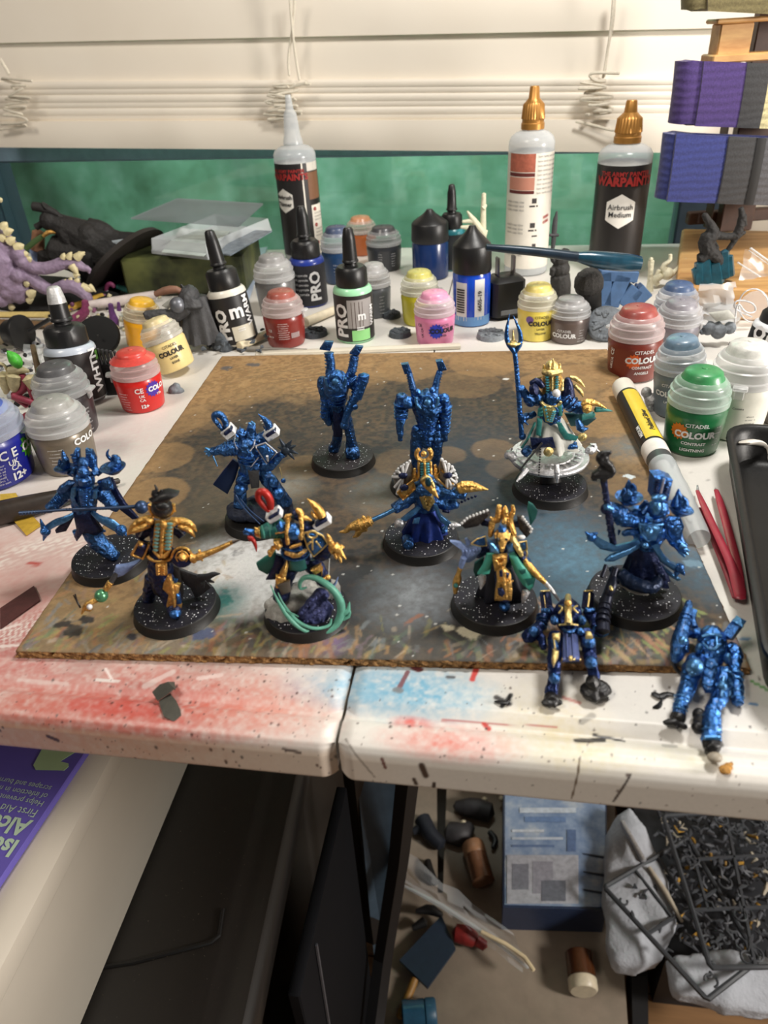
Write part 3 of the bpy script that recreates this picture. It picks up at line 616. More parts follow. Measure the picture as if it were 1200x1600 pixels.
def dropper(label, u, vb, vt, w, col, kind='pro', top=None, labelc=(30, 30, 32), texts=(), panels=(), capcol=(22, 22, 23), rr=None, hh=None, body_h=None, tipc=None, cat='bottle', name='dropper_bottle', zoff=0, lz=(.03, .96)):
    c, r, h = locate(u, vb, vt, w)
    if rr: c = at(u, vb, zoff)+unit((at(u, vb, zoff)-EYE)*[1, 1, 0])*rr; r = rr
    if top is not None:
        tp = pv(top[0], top[1], c, top[2] if len(top) > 2 else 0.); h = np.linalg.norm(tp-c); A = stand(c, tp); c = c+UP*r*.9*math.sqrt(max(0, 1-A[2][2]**2))
    else: A = stand(c)
    if hh: h = hh
    t = thing(name, label, cat, c*[1, 1, 0]+[0, 0, zoff])
    cap = mat(capcol, .4, 0, .1, 8, .05, .8)
    if kind == 'pro':
        zb = h*.50; prof = [(r*.9, 0), (r, 1.2), (r, zb*.9), (r*.96, zb*.96), (r*.86, zb)]
        obj('bottle_body', MB().lathe(prof, 32, c, A), mat(col, .35, 0, .05, 5, coat=.4), t)
        z1 = zb+h*.17; cp = MB().lathe([(r*.78, zb), (r*.8, zb+.6), (r*.78, z1-2), (r*.66, z1), (r*.34, z1+.6), (r*.3, z1+2.2)], 32, c, A, lambda a, z: .018*math.cos(28*a) if zb+.3 < z < z1-1 else 0)
        obj('cap', cp, cap, t)
        obj('nozzle', MB().lathe([(r*.36, z1+2.2), (r*.42, z1+2.8), (r*.40, z1+4), (r*.37, z1+4.4), (r*.32, h*.9), (r*.24, h*.985), (r*.16, h)], 24, c, A), cap, t)
        if tipc: obj('nozzle_paint', MB().lathe([(r*.345, h*.86), (r*.33, h*.9), (r*.25, h*.987), (r*.17, h+.15), (.01, h+.2)], 20, c, A), mat(tipc, .35, .3, .2, 1.5, .2, .8), t)
    elif kind == 'cone':
        zb = h*.56; prof = [(r*.92, 0), (r, 1), (r, zb*.93), (r*.93, zb)]
        obj('bottle_body', MB().lathe(prof, 32, c, A), mat(col, .25, 0, .05, 5, coat=.5), t)
        obj('cap', MB().lathe([(r*1.0, zb*.98), (r*1.03, zb+.4), (r*1.0, h*.805), (r*.95, h*.825), (r*.66, h*.88), (r*.4, h*.93), (r*.24, h*.97), (r*.16, h), (.01, h)], 32, c, A), cap, t)
    rf = lambda z: r
    if labelc is not None:
        mb = MB(); patch(mb, c, A, rf, -math.pi, math.pi, zb*lz[0]+.5, zb*lz[1]-2.5); obj('label', mb, mat(labelc, .45, 0, .06, 4), t, smooth=True)
    for pc, a0, a1, z0, z1 in panels:
        mb = MB(); patch(mb, c, A, rf, dg(a0), dg(a1), z0*zb, z1*zb, .11); obj('label_panel', mb, mat(pc, .5, 0, .04), t)
    for ink, tt in texts:
        mb = MB()
        for (tx, size, phi, z, *o) in tt: mb.text(tx, size*r, oncyl(c, A, lambda z_: r+.05, dg(phi), z*zb), o[1] if len(o) > 1 else .05, 'CENTER', dg(o[0]) if o else 0)
        obj('lettering', mb, ink, t, smooth=False)
    return t
dropper('white dropper bottle with black label, leaning left of the pewter pot', 378, 548, 362, 60, (216, 212, 200), top=(327, 364, 6), labelc=(30, 29, 30), texts=((INKW, [('PRO', .82, -34, .42, 90, .05), ('m', 1.0, 14, .62, 0, .035), ('WARM', .5, 52, .6, 90, .03), ('::::::', .3, 16, .3, 0, .03)]),), panels=(((196, 190, 172), -12, 60, .1, .36),))['label'] = 'white dropper bottle with black label, leaning away from the pewter pot'
dropper('royal blue dropper bottle behind the rust red pot', 487, 482, 322, 54, (28, 52, 140), labelc=(34, 34, 40), texts=((INKW, [('PRO', .86, 22, .46, 90, .035)]+[('bold pyrrole', .2, -30, .3+.1*j, 0, 0) for j in range(5)]),))
dropper('mint green dropper bottle standing beside the grey disc', 557, 538, 355, 60, (156, 218, 172), labelc=(40, 38, 38), tipc=None, texts=((INKW, [('PRO', .9, -38, .44, 90, .035), ('::::::', .3, 16, .3, 0, .05), ('m', .6, 22, .52, 0, .035), ('WARM', .34, 58, .5, 90, .03)]),), panels=(((150, 146, 144), -20, 62, .3, .82), ((62, 40, 36), -8, 26, .3, .78), ((140, 205, 130), -10, 48, .06, .26)))
dropper('black capped bottle of dark blue paint with a cone cap, behind the lime pot', 673, 440, 327, 56, (18, 44, 92), 'cone', labelc=None)
dropper('black cone capped bottle of bright blue paint with barcode labels', 736, 512, 352, 58, (16, 70, 190), 'cone', labelc=None, panels=(((110, 160, 215), -70, 70, .02, .2), ((224, 224, 222), -52, -14, .12, .84), ((224, 224, 222), 10, 42, .14, .9)), texts=((INK, [('||||||||||', .5, -36, .5, 90, .035), ('6605-19', .32, 26, .5, 90, .02)]),))
dropper('teal dropper bottle with a black nozzle, rearmost beside the cone capped bottles', 706, 425, 288, 40, (40, 120, 130), labelc=(40, 44, 46))
dropper('dark capped dropper bottle with a silver smeared nozzle, leaning by the plum pot', 134, 640, 452, 84, (176, 184, 196), top=(84, 452, 8), labelc=(38, 34, 34), tipc=(196, 196, 196), rr=15, texts=((INKW, [('WHTN', .55, 50, .55, 90, .035)]),), panels=(((90, 140, 60), 60, 74, .7, .86),))
dropper('white bottle with striped black label, tipped at the table end', 1190, 575, 470, 60, (226, 228, 232), top=(1236, 452, 0), labelc=(30, 30, 31), rr=13, texts=((INKW, [('PRO', .8, -34, .5, 90, .05), ('m', .7, 0, .7, 0, .035)]),))

def big_bottle(label, u, vb, vt, w, cap, labelc, texts, panels, hexa=None, capz=.80, rr=None, level=0.):
    c, r, h = locate(u, vb, vt, w)
    A = stand(c); t = thing('refill_bottle', label, 'bottle', c*[1, 1, 0]); zb = h*capz
    prof = [(r*.92, 0), (r, 1.5), (r, zb*.9), (r*.985, zb*.925), (r*.9, zb*.955), (r*.7, zb*.98), (r*.42, zb*.995), (r*.4, zb)]
    obj('bottle_body', MB().lathe(prof, 40, c, A), CLEAR2, t)
    obj('liquid', MB().lathe([(r*.9, .6), (r*.96, 2), (r*.96, zb*.84), (.01, zb*.84)], 36, c, A), mat((196, 196, 192), .25, 0, .04), t)
    if cap == 'gold':
        gm = mat((176, 126, 62), .38, .55, .1, 6); hc = h-zb
        obj('cap', MB().lathe([(r*.5, zb), (r*.5, zb+hc*.14), (r*.47, zb+hc*.16), (r*.47, zb+hc*.24), (r*.49, zb+hc*.25), (r*.44, zb+hc*.58), (r*.36, zb+hc*.64), (r*.24, zb+hc*.72), (r*.2, zb+hc*.97), (r*.17, h), (.01, h)], 104, c, A, lambda a, z: .03*math.cos(26*a) if zb+hc*.24 < z < zb+hc*.59 else 0), gm, t)
    else:
        hc = h-zb; obj('nozzle', MB().lathe([(r*.46, zb), (r*.45, zb+hc*.08), (r*.38, zb+hc*.18), (r*.3, zb+hc*.62), (r*.18, zb+hc*.72), (r*.13, h), (.01, h)], 32, c, A), CLEAR2, t)
    rf = lambda z: r
    mb = MB(); patch(mb, c, A, rf, -math.pi, math.pi, zb*.06, zb*.86); obj('label', mb, mat(labelc, .4, 0, .05, 9), t)
    for pc, a0, a1, z0, z1 in panels:
        mb = MB(); patch(mb, c, A, rf, dg(a0), dg(a1), z0*zb, z1*zb, .13); obj('label_panel', mb, mat(pc, .5, 0, .25 if pc[0] > 120 and pc[1] < 120 else .04, 4), t)
    if hexa:
        a, z, q = hexa; mb = MB(); xs_ = np.linspace(-1, 1, 13); pt = lambda x_, s_: (dg(a)+q*.86*x_, z*zb+q*r*s_*(1-.48*abs(x_)))
        mb.strip([[c+(r+.3)*(math.sin(a_)*A[0]-math.cos(a_)*A[1])+z_*A[2] for a_, z_ in (pt(x_, s_) for x_ in xs_)] for s_ in (-1, 0, 1)])
        obj('hexagon_badge', mb, mat((226, 222, 214), .5, 0, .03), t)
    for ink, tt in texts:
        mb = MB()
        for (tx, size, phi, z, *o) in tt: mb.text(tx, size*r, oncyl(c, A, lambda z_: r+.3, dg(phi), z*zb), o[1] if len(o) > 1 else .03, 'CENTER', dg(o[0]) if o else 0)
        obj('lettering', mb, ink, t, smooth=False)
GREYINK = mat((90, 86, 84), .6, 0, 0)
big_bottle('tall clear nozzle bottle with black label, beside the clear packaging', 478, 410, 148, 62, 'clear', (32, 29, 29), ((INKR, [('THE ARMY PAINTER', .2, -28, .80), ('WARPAINTS', .38, -28, .75, 0, .04)]), (INK, [('Airbrush', .26, -44, .58), ('Thinner', .26, -44, .52)]), (GREYINK, [('lorine temas', .13, 58, z_, 0, 0) for z_ in (.1, .13, .23, .26, .29, .37, .40, .43)]), (INKR, [('o', .3, 44, .17, 0, .06), ('o', .3, 44, .33, 0, .06), ('o', .3, 44, .47, 0, .06)])),
           (((226, 220, 208), 14, 18, .06, .86), ((226, 220, 208), 34, 80, .06, .5), ((120, 84, 60), 30, 78, .55, .78), ((206, 200, 190), 30, 78, .79, .86)), (-44, .55, .55), capz=.72)
big_bottle('tall white labelled bottle with a gold cap and painting steps', 820, 433, 134, 66, 'gold', (222, 216, 204), ((GREYINK, [('nolie cram stoi', .15, -36, .54-.028*j, 0, 0) for j in range(3)]+[('meril coas tino', .15, -36, .38-.028*j, 0, 0) for j in range(3)]+[('tarel simo noc', .15, -36, .22-.028*j, 0, 0) for j in range(3)]+[('lom terin aco selit', .14, 46, .84-.03*j, 0, 0) for j in range(9)]), (INKR, [('IIIIIIIII', .16, 50, .43, 12), ('IIIIIIIII', .16, 50, .395, 12)])),
           (((170, 96, 76), -60, 12, .74, .86), ((96, 40, 36), -60, 12, .71, .735), ((190, 130, 110), -60, 12, .62, .705), ((90, 34, 32), -60, 12, .595, .617), ((40, 38, 38), 2, 24, .505, .517), ((60, 56, 56), 8, 20, .53, .565), ((40, 38, 38), 2, 24, .335, .347), ((60, 56, 56), 6, 19, .36, .395), ((40, 38, 38), 12, 26, .295, .306), ((60, 56, 56), 14, 24, .2, .245)), capz=.79)
big_bottle('tall black labelled bottle with a gold cap and white hexagon badge', 955, 436, 156, 77, 'gold', (34, 31, 30), ((INKR, [('THE ARMY PAINTER', .22, 6, .80), ('WARPAINTS', .42, 6, .745, 0, .05)]), (INK, [('Airbrush', .27, 2, .56, 0, .01), ('Medium', .27, 2, .505, 0, .01)])), (), (2, .53, .62), capz=.775)
# ---------------------------------------------------------------- figurines
def clusters(mb, most=8):
    # pieces of a part that do not touch become parts of their own; rows of beads stay one piece
    n = len(mb.v); par = list(range(n))
    def fd(a):
        while par[a] != a: par[a] = par[par[a]]; a = par[a]
        return a
    for f in mb.f:
        r = fd(f[0])
        for q in f[1:]: par[fd(q)] = r
    roots = np.array([fd(i) for i in range(n)]); V = np.array(mb.v); ids = list(dict.fromkeys(roots.tolist()))
    if len(ids) < 2: return [mb]
    lo = [V[roots == k].min(0)-.15 for k in ids]; hi = [V[roots == k].max(0)+.15 for k in ids]; g = list(range(len(ids)))
    for i in range(len(ids)):
        for j in range(i):
            if (lo[i] <= hi[j]).all() and (lo[j] <= hi[i]).all():
                a, b = g[i], g[j]; g = [b if x == a else x for x in g]
    gs = list(dict.fromkeys(g))
    if len(gs) < 2 or len(gs) > most: return [mb]
    out = []; of = {k: x for k, x in zip(ids, g)}
    for x in gs:
        q = MB(); mp = {}
        for i in range(n):
            if of[roots[i]] == x: mp[i] = len(q.v); q.v.append(mb.v[i])
        q.f = [tuple(mp[i] for i in f) for f in mb.f if f[0] in mp]; q.m = [0]*len(q.f); out.append(q)
    return out
class Fig:
    # a = point the figure stands on; crop = (x0, y0, zoom) of the study the coordinates were read from; third coordinate = mm further off
    def __init__(s, name, label, cat, a, crop, group=None, lie=None, g=4.):
        s.a = np.asarray(a, float); s.drop = 0; s.c = crop; s.lie = lie; s.g = g; s.k = 1.09/(crop[2]*ppm(s.a+UP*(12 if lie is None else 4)))
        s.root = thing(name, label, cat, s.a*[1, 1, 0]+[0, 0, min(s.a[2], s.a[2])], group); s.parts = {}
    def p(s, x, y, d=0.):
        u, v = s.c[0]+x/s.c[2], s.c[1]+y/s.c[2]
        if isinstance(d, tuple): return at(u, v, s.a[2]+d[1])
        return at(u, v, max(d-s.drop, min(d, 2.4)) if s.drop else d) if s.lie else pv(u, v, s.a, d)
    def part(s, name, mt, rem=0., ang=40):
        key = (name, len(s.parts)); mb = MB(); s.parts[key] = (mb, mt, rem, ang); s.mb = mb; return s
    def T(s, *pts, n=10, flat=1., sm=1):
        s.mb.tube([s.p(q[0], q[1], q[2]) for q in pts], [q[3]*s.k for q in pts], n, smooth=sm, flat=flat); return s
    def B(s, x, y, d, r, sc=(1, 1, 1), n=12): s.mb.ball(s.p(x, y, d), r*s.k, n, sc, np.array([RGT, HEAD, UP])); return s
    def nrm(s): return HEAD if not s.lie else -UP
    def pad(s, pts, d=0., t=.8, b=.8):
        s.mb.pad([s.p(q[0], q[1], q[2] if len(q) > 2 else d) for q in pts], s.nrm(), t, b); return s
    def rim(s, pts, d=0., r=5, n=6):
        P = [s.p(q[0], q[1], q[2] if len(q) > 2 else d) for q in pts]; P.append(P[0]); s.mb.tube(P, r*s.k, n, False); return s
    def arc(s, x, y, rx, ry, a0, a1, d, r, n=14):
        s.mb.tube([s.p(x+rx*math.cos(dg(a)), y+ry*math.sin(dg(a)), d) for a in np.linspace(a0, a1, n)], r*s.k, 8); return s
    def beads(s, pts, n, r, sc=(1, 1, 1)):
        P = np.array([s.p(*q[:3]) for q in pts]); L = np.concatenate([[0], np.cumsum(np.linalg.norm(np.diff(P, axis=0), axis=1))])
        for t in np.linspace(0, L[-1], n): s.mb.ball([np.interp(t, L, P[:, i]) for i in range(3)], min(r*s.k, .42*L[-1]/max(1, n-1)/max(min(sc[0], sc[2]), .3)), 6, sc, np.array([RGT, HEAD, UP]))
        return s
    def rings(s, a, b, n, r0, r1, w=4):
        a, b = s.p(*a), s.p(*b); ax = frame(b-a)
        for t in np.linspace(.05, .95, n):
            r = (r0+(r1-r0)*t)*s.k; s.mb.lathe([(r*.8, -w*s.k), (r*1.06, -w*.4*s.k), (r*1.06, w*.4*s.k), (r*.8, w*s.k)], 12, a+(b-a)*t, ax)
        return s
    def skirt(s, top, bot, folds=7, amp=.12, dep=.75, seg=6, shell=True, ph=0.):
        a, b = s.p(*top[:3]), s.p(*bot[:3]); r0, r1 = top[3]*s.k, bot[3]*s.k; n = 48; vs = []
        for i in range(seg+1):
            t = i/seg; c = a+(b-a)*t; r = r0+(r1-r0)*t**.85
            for j in range(n):
                th = 2*math.pi*j/n; q = r*(1+amp*t*math.cos(folds*th+ph)+amp*.4*t*math.sin(2.3*th+ph)); vs.append(c+RGT*q*math.cos(th)+HEAD*q*dep*math.sin(th)+UP*(-.6*t*t*math.cos(folds*th+ph)*amp*4))
        vs.append(a); vs.append(b+UP*.6)
        fs = [(i*n+j, i*n+(j+1) % n, (i+1)*n+(j+1) % n, (i+1)*n+j) for i in range(seg) for j in range(n)]
        fs += [((seg+1)*n, (j+1) % n, j) for j in range(n)]+[((seg+1)*n+1, seg*n+j, seg*n+(j+1) % n) for j in range(n)]
        s.mb.add(vs, fs); return s
    def base(s, r=16., top=STARRY, rim=BASEK, c=None):
        c = s.a*[1, 1, 0]+[0, 0, s.a[2]-s.g] if c is None else c
        o = obj('base', MB().lathe([(r, 0), (r*.985, .3), (r*.95, 3.2), (r*.94, 3.8), (r*.92, 4.)], 48, c), rim, s.root)
        obj('base_top', MB().lathe([(r*.925, 3.9), (r*.92, 4.12), (r*.6, 4.25), (.01, 4.3)], 40, c), top, s.root); return s
    def done(s):
        for (nm, i), (mb, mt, rem, ang) in s.parts.items():
            if not mb.v: continue
            if rem: obj(nm, mb, mt, s.root, remesh=rem, ang=ang, rough=.75 if rem == RM else .5); continue
            for q in clusters(mb): obj(nm, q, mt, s.root, ang=ang)
        return s.root
GRP = 'painted tabletop figurines on the cork board'
def bfig(label, u, v, crop, r=16., top=STARRY, z=BT): 
    f = Fig('figurine', label, 'figurine', at(u, v, z+4), crop, GRP); f.base(r, top); return f
RM = .34
# M1 headless blue figure with two horn posts, gun arm
f = bfig('headless metallic blue figurine with two horn posts and a slung gun', 535.8, 711, (470, 520, 6.667), 16, STARRY2)
f.part('body', BLUE, RM).T((385, 850, 0, 70), (372, 720, -1, 82), (368, 600, -2, 120), (365, 500, -1, 125), (375, 430, 2, 80)).T((240, 470, 1, 45), (225, 540, 0, 58), (262, 690, -1, 42), (255, 860, -2, 46), (305, 960, -4, 24))
f.T((520, 500, -1, 70), (560, 540, -1, 55), (600, 590, -3, 45)).T((365, 830, 0, 60), (380, 960, 0, 50), (385, 1090, 0, 42), (365, 1170, ('g', 3), 50)).T((345, 1190, ('g', 2.2), 55), (340, 1225, ('g', 1.5), 50))
f.T((450, 820, -1, 62), (490, 950, -2, 50), (518, 1080, -3, 42), (535, 1200, ('g', 4), 60)).T((535, 1230, ('g', 3), 75), (545, 1290, ('g', 1.6), 66))
f.part('horn', BLUE).T((300, 440, 0, 44), (320, 340, 1, 40), (292, 215, 2, 40)).rings((310, 400, 1), (292, 200, 2), 6, 46, 44, 6).pad([(195, 175), (250, 95), (340, 100), (305, 190)], 1, 2.2, .3)
f.part('horn', BLUE).T((490, 480, 0, 40), (540, 380, 1, 40), (560, 240, 2, 38)).rings((535, 400, 1), (560, 240, 2), 6, 44, 42, 6).pad([(508, 220), (575, 140), (650, 150), (600, 240)], 1, 2.2, .3)
f.part('chest_orb', LTBLUE).B(362, 505, -5.0, 44).part('collar', LTBLUE).arc(362, 490, 104, 102, -10, 190, -5.6, 15).part('chest_ring', BLUE2).arc(362, 505, 64, 60, 0, 360, -5.6, 12, 22).part('abdomen', BLUE2).rings((375, 600, -3), (372, 720, -2), 4, 96, 84, 8)
f.part('gun', BLUE2).T((655, 440, -4, 52), (655, 480, -4, 50), (610, 600, -5, 46), (540, 720, -6, 40), (480, 840, -7, 34), (452, 960, -7, 36)).rings((655, 470, -4), (500, 800, -6), 7, 56, 42, 7).T((640, 560, -5, 35), (600, 690, -6, 30)).B(455, 960, -7, 45).B(565, 770, -7, 30)
f.part('loincloth', NAVY).pad([(335, 820), (440, 820), (432, 1085), (340, 1085)], -4, 1, .8)
f.part('trim', BLUE2).beads([(300, 640, -6), (370, 660, -7), (430, 640, -6)], 7, 14).beads([(330, 750, -5), (420, 800, -6)], 6, 16).beads([(475, 930, -6), (520, 1060, -6), (560, 1180, -6)], 9, 15).rings((262, 690, -1), (255, 880, -2), 5, 50, 50, 7)
f.done()
# M2
f = bfig('headless metallic blue figurine standing straight with hammer shaped horn posts', 663, 747, (590, 540, 4.444), 16, STARRY2)
f.part('body', BLUE, RM).T((345, 600, 0, 58), (345, 510, 0, 66), (345, 410, 0, 100), (345, 335, 1, 74)).T((255, 385, 0, 38), (210, 400, 0, 38)).T((175, 345, 0, 36), (165, 400, 0, 44), (163, 480, -1, 38), (155, 560, -2, 24), (158, 660, -3, 14)).T((420, 385, 0, 42), (462, 395, 0, 44), (466, 480, -1, 36), (462, 600, -1, 28), (458, 655, -1, 24))
f.T((293, 580, 0, 50), (270, 690, 0, 42), (260, 780, 0, 33), (250, 850, ('g', 3), 34), (245, 880, ('g', 1.6), 34)).T((402, 580, 0, 50), (410, 690, 0, 42), (407, 780, 0, 31), (418, 850, ('g', 3), 34), (425, 880, ('g', 1.6), 34)).T((345, 600, -1, 44), (342, 700, -2, 28))
f.part('horn', BLUE).T((262, 350, 0, 24), (238, 270, 1, 20), (220, 190, 2, 17)).rings((245, 300, 1), (220, 200, 2), 6, 24, 20, 4).pad([(165, 135), (215, 128), (240, 192), (188, 200)], 1, 2.5, .3)
f.part('horn', BLUE).T((395, 330, 0, 24), (408, 250, 1, 20), (432, 175, 2, 18)).rings((402, 290, 1), (432, 185, 2), 6, 24, 20, 4).pad([(405, 112), (452, 105), (482, 170), (425, 182)], 1, 2.5, .3)
f.part('chest_orb', LTBLUE).B(345, 390, -4.6, 27).part('chest_ring', BLUE2).arc(345, 390, 40, 40, 0, 360, -5.2, 8, 22).part('collar', LTBLUE).arc(342, 378, 76, 66, -15, 195, -5, 12).part('pauldron', BLUE2).B(278, 322, -3, 20).B(380, 310, -3, 20).B(210, 395, -3, 40).B(462, 370, -2, 36)
f.part('trim', BLUE2).rings((165, 400, -1), (162, 500, -1), 5, 46, 42, 5).rings((466, 410, -1), (464, 600, -1), 7, 46, 34, 5).rings((293, 600, 0), (268, 720, 0), 4, 46, 36, 5).rings((402, 600, 0), (408, 720, 0), 4, 46, 36, 5).rings((345, 480, 0), (345, 590, 0), 4, 70, 62, 5).B(265, 575, -2, 24).B(420, 560, -2, 24).beads([(290, 490, -5), (345, 520, -5), (400, 490, -5)], 7, 10).beads([(320, 600, -4), (345, 690, -4)], 6, 13)
f.done()
# M3 rider on the silver disc
f = bfig('tall hatted figurine with forked staff riding a silver disc', 860, 754, (770, 480, 5.), 17)
dc = at(770+440/5., 480+1165/5., BT+4+11.); sc = ppm(dc)*5
f.part('disc', SILVER).mb.lathe([(3, -3.5), (12, -2.2), (300/sc, -.9), (306/sc, .2), (298/sc, 1.0), (262/sc, .8), (255/sc, 1.4), (190/sc, 1.3), (183/sc, 1.9), (.01, 2.)], 48, dc)
for k in range(24):
    a = k*math.pi/12; q = dc+np.array([math.cos(a), math.sin(a), 0])*(225/sc)+UP*1.5; f.mb.box(q, (60/sc, 1.0, .7), frame(UP, q-dc+[0, 0, -1.5]), .2)
f.part('disc_stem', BLK).mb.tube([f.a+UP*0, dc-UP*2], [5, 3], 12)
f.part('disc_blade', SILVER).T((270, 1265, -13, 18), (225, 1320, -15, 16), (185, 1362, -17, 5)).T((500, 1230, -14, 14), (503, 1300, -16, 24), (503, 1372, -17, 4)).T((170, 1190, -8, 30), (130, 1140, -6, 34), (105, 1170, -6, 22), (150, 1100, -4, 8)).T((740, 1120, 4, 24), (775, 1115, 6, 40), (800, 1080, 6, 20), (765, 1065, 6, 12), (850, 1150, 6, 6))
f.part('robe', CLOTHW).skirt((450, 860, 0, 75), (450, 1085, 0, 195), 9, .16, .7)
f.part('body', BLUE, RM).T((450, 900, 0, 62), (455, 790, 0, 88), (460, 715, 0, 80)).T((350, 680, 0, 60), (310, 740, -1, 48), (265, 700, -2, 30), (215, 630, -3, 26)).T((560, 700, 0, 62), (620, 770, -1, 48), (710, 790, -2, 42)).T((280, 1110, -4, 34), (250, 1140, -6, 32)).T((610, 1070, -3, 44), (620, 1110, -5, 40)).B(465, 700, -2, 58).T((215, 880, -3, 34), (270, 850, -2, 22), (330, 830, -1, 18))
f.part('hat', GOLD, 0, 30).mb.box(f.p(460, 612, 0), (135/sc, 70/sc, 185/sc), np.array([unit(RGT-.05*UP), HEAD, UP]), 1)
f.part('hat_stripe', TURQ).beads([(425, 545, -2.5), (432, 670, -2.5)], 7, 15, (1.2, 1, .6)).beads([(500, 545, -2.5), (497, 660, -2.5)], 7, 15, (1.2, 1, .6))
f.part('crown', PALEGOLD).T((395, 505, -1, 20), (460, 520, -4, 22), (528, 500, -1, 20)).T((400, 500, 0, 14), (398, 450, 0, 6)).T((445, 500, -2, 16), (440, 440, -2, 8)).T((480, 500, -2, 16), (470, 405, -2, 5)).T((520, 500, 0, 14), (525, 440, 0, 6)).B(460, 470, 0, 48).arc(455, 590, 75, 150, 40, 60, -3, 8).T((462, 530, -3, 9), (462, 660, -3, 9))
f.part('gem', WHITEM).B(495, 675, -4, 30)
f.part('collar', PALEGOLD).arc(455, 730, 78, 45, 10, 170, -4.5, 12).T((540, 560, 0, 14), (535, 650, -1, 18)).pad([(385, 765), (530, 760), (495, 835), (465, 905), (412, 895)], -4.5, 1, .8)
f.part('plaque_stripe', TURQ).beads([(480, 815, -6), (455, 890, -6)], 6, 11, (1.6, 1, .6)).beads([(408, 780, -6), (430, 880, -6)], 5, 9)
f.part('staff', BLUE2).T((228, 1020, -3, 18), (215, 860, -3, 17), (200, 640, -3, 17), (185, 480, -3, 15), (172, 350, -3, 17)).rings((218, 900, -3), (180, 400, -3), 16, 18, 17, 5).T((172, 350, -3, 18), (112, 275, -3, 17), (105, 185, -3, 13), (130, 55, -3, 3)).T((172, 350, -3, 18), (220, 280, -3, 17), (215, 190, -3, 13), (160, 68, -3, 3)).B(238, 860, -4, 22).B(232, 1010, -3, 26).T((235, 880, -4, 10), (275, 920, -5, 4))
f.part('staff_eye', PALEGOLD).B(160, 285, -3, 28).T((105, 275, -3, 8), (160, 300, -5, 12), (235, 275, -3, 6)).T((160, 280, -3, 12), (158, 180, -3, 4))
f.part('shoulder_trim', NAVY).T((300, 600, -1, 22), (350, 570, -2, 26), (390, 620, -2, 20)).T((300, 650, -3, 34), (340, 640, -4, 44)).T((585, 690, 0, 50), (590, 610, 0, 36), (582, 555, 0, 18)).rings((560, 700, 0), (640, 780, -1), 4, 64, 50, 7)
f.part('shoulder_horn', PALEGOLD).T((600, 545, 0, 10), (660, 560, 0, 20), (718, 625, 0, 4)).T((640, 610, 0, 14), (690, 660, 0, 16), (705, 700, 0, 5)).T((330, 560, 0, 8), (380, 545, -1, 6))
f.part('weapon', GOLD).T((690, 780, -3, 20), (730, 750, -3, 34), (790, 740, -3, 22), (885, 790, -3, 5)).B(735, 790, -4, 36).part('weapon_tip', TEAL).T((800, 800, -2, 20), (860, 800, -2, 16), (935, 812, -2, 3)).T((690, 850, -1, 34), (790, 840, -1, 22))
f.part('cloak', mat((30, 70, 76), .5, .2)).pad([(560, 830), (700, 830), (810, 870), (740, 925), (610, 930)], 3, 1, .6)
f.part('ribbon', TEAL).pad([(348, 870), (388, 880), (375, 1010), (340, 1000)], -6, .8, .3).pad([(500, 900), (540, 910), (590, 990), (670, 1015), (650, 1045), (560, 1030), (520, 970)], -6, .8, .4).pad([(355, 800), (385, 780), (395, 860), (350, 850)], -5, .8, .3).pad([(505, 780), (540, 760), (545, 850), (515, 850)], -5, .8, .3).T((330, 900, -3, 9), (280, 1020, -5, 9), (225, 1100, -6, 9))
f.part('loin_panel', NAVY).pad([(292, 1020), (375, 1030), (470, 1018), (490, 1100), (400, 1092), (308, 1115)], -8.5, .8, .3)
f.part('charm', PALEGOLD).B(435, 1130, -10, 36, (1, .6, 1)).B(700, 1015, -4, 34, (1, .6, 1)).part('spur', BLUE).T((660, 880, -2, 16), (690, 960, -2, 34), (745, 945, -2, 5))
f.part('hanging_rod', BLK).T((385, 1060, -9, 8), (300, 1160, -11, 8), (210, 1275, -13, 7)).beads([(372, 1110, -10), (360, 1310, -15)], 11, 9)
f.done()
# M4 blue warrior on rock
f = bfig('all blue spiky warrior figurine striding on a dark rock base', 404, 802, (310, 630, 7.273), 15.5, BASEK)
f.part('rock', mat((34, 42, 62), .6, .1, .3, 2, .5, 1.2), .5).B(520, 1230, -3, 190, (1, .8, .5)).B(700, 1230, -3, 220, (1, .8, .45)).B(900, 1200, -1, 170, (1, .8, .6)).B(960, 1150, -1, 110, (1, .8, .7)).B(450, 1190, 0, 130, (1, .8, .5)).B(660, 1150, 1, 150, (1, .8, .6))
f.part('body', BLUE, RM).T((600, 800, 0, 105), (590, 640, -1, 118), (565, 480, 0, 130), (560, 400, 1, 90)).T((540, 780, 0, 75), (495, 920, -2, 66), (475, 1060, -3, 60), (470, 1170, -4, 75)).T((720, 780, 0, 75), (840, 920, -2, 78), (920, 1030, -3, 68), (990, 1140, -2, 80))
f.T((450, 490, 0, 95), (310, 520, -1, 74), (220, 540, -2, 48), (150, 550, -2, 40)).T((600, 420, 0, 60), (600, 300, 0, 45), (612, 240, 0, 34)).T((680, 420, 0, 64), (770, 370, 0, 54)).T((720, 690, -1, 70), (810, 730, -3, 48), (890, 640, -3, 44), (960, 570, -3, 40)).B(490, 345, 0, 52)
f.part('hand', LTBLUE).T((150, 545, -2, 26), (75, 510, -3, 9)).T((150, 550, -2, 26), (65, 548, -3, 9)).T((150, 555, -2, 24), (85, 582, -3, 9)).T((155, 560, -2, 22), (110, 600, -3, 9)).T((165, 600, -3, 10), (215, 718, -4, 6)).T((600, 240, 0, 20), (570, 225, -1, 9)).T((615, 230, 0, 20), (600, 205, 0, 8)).T((625, 235, 0, 20), (640, 240, -1, 9))
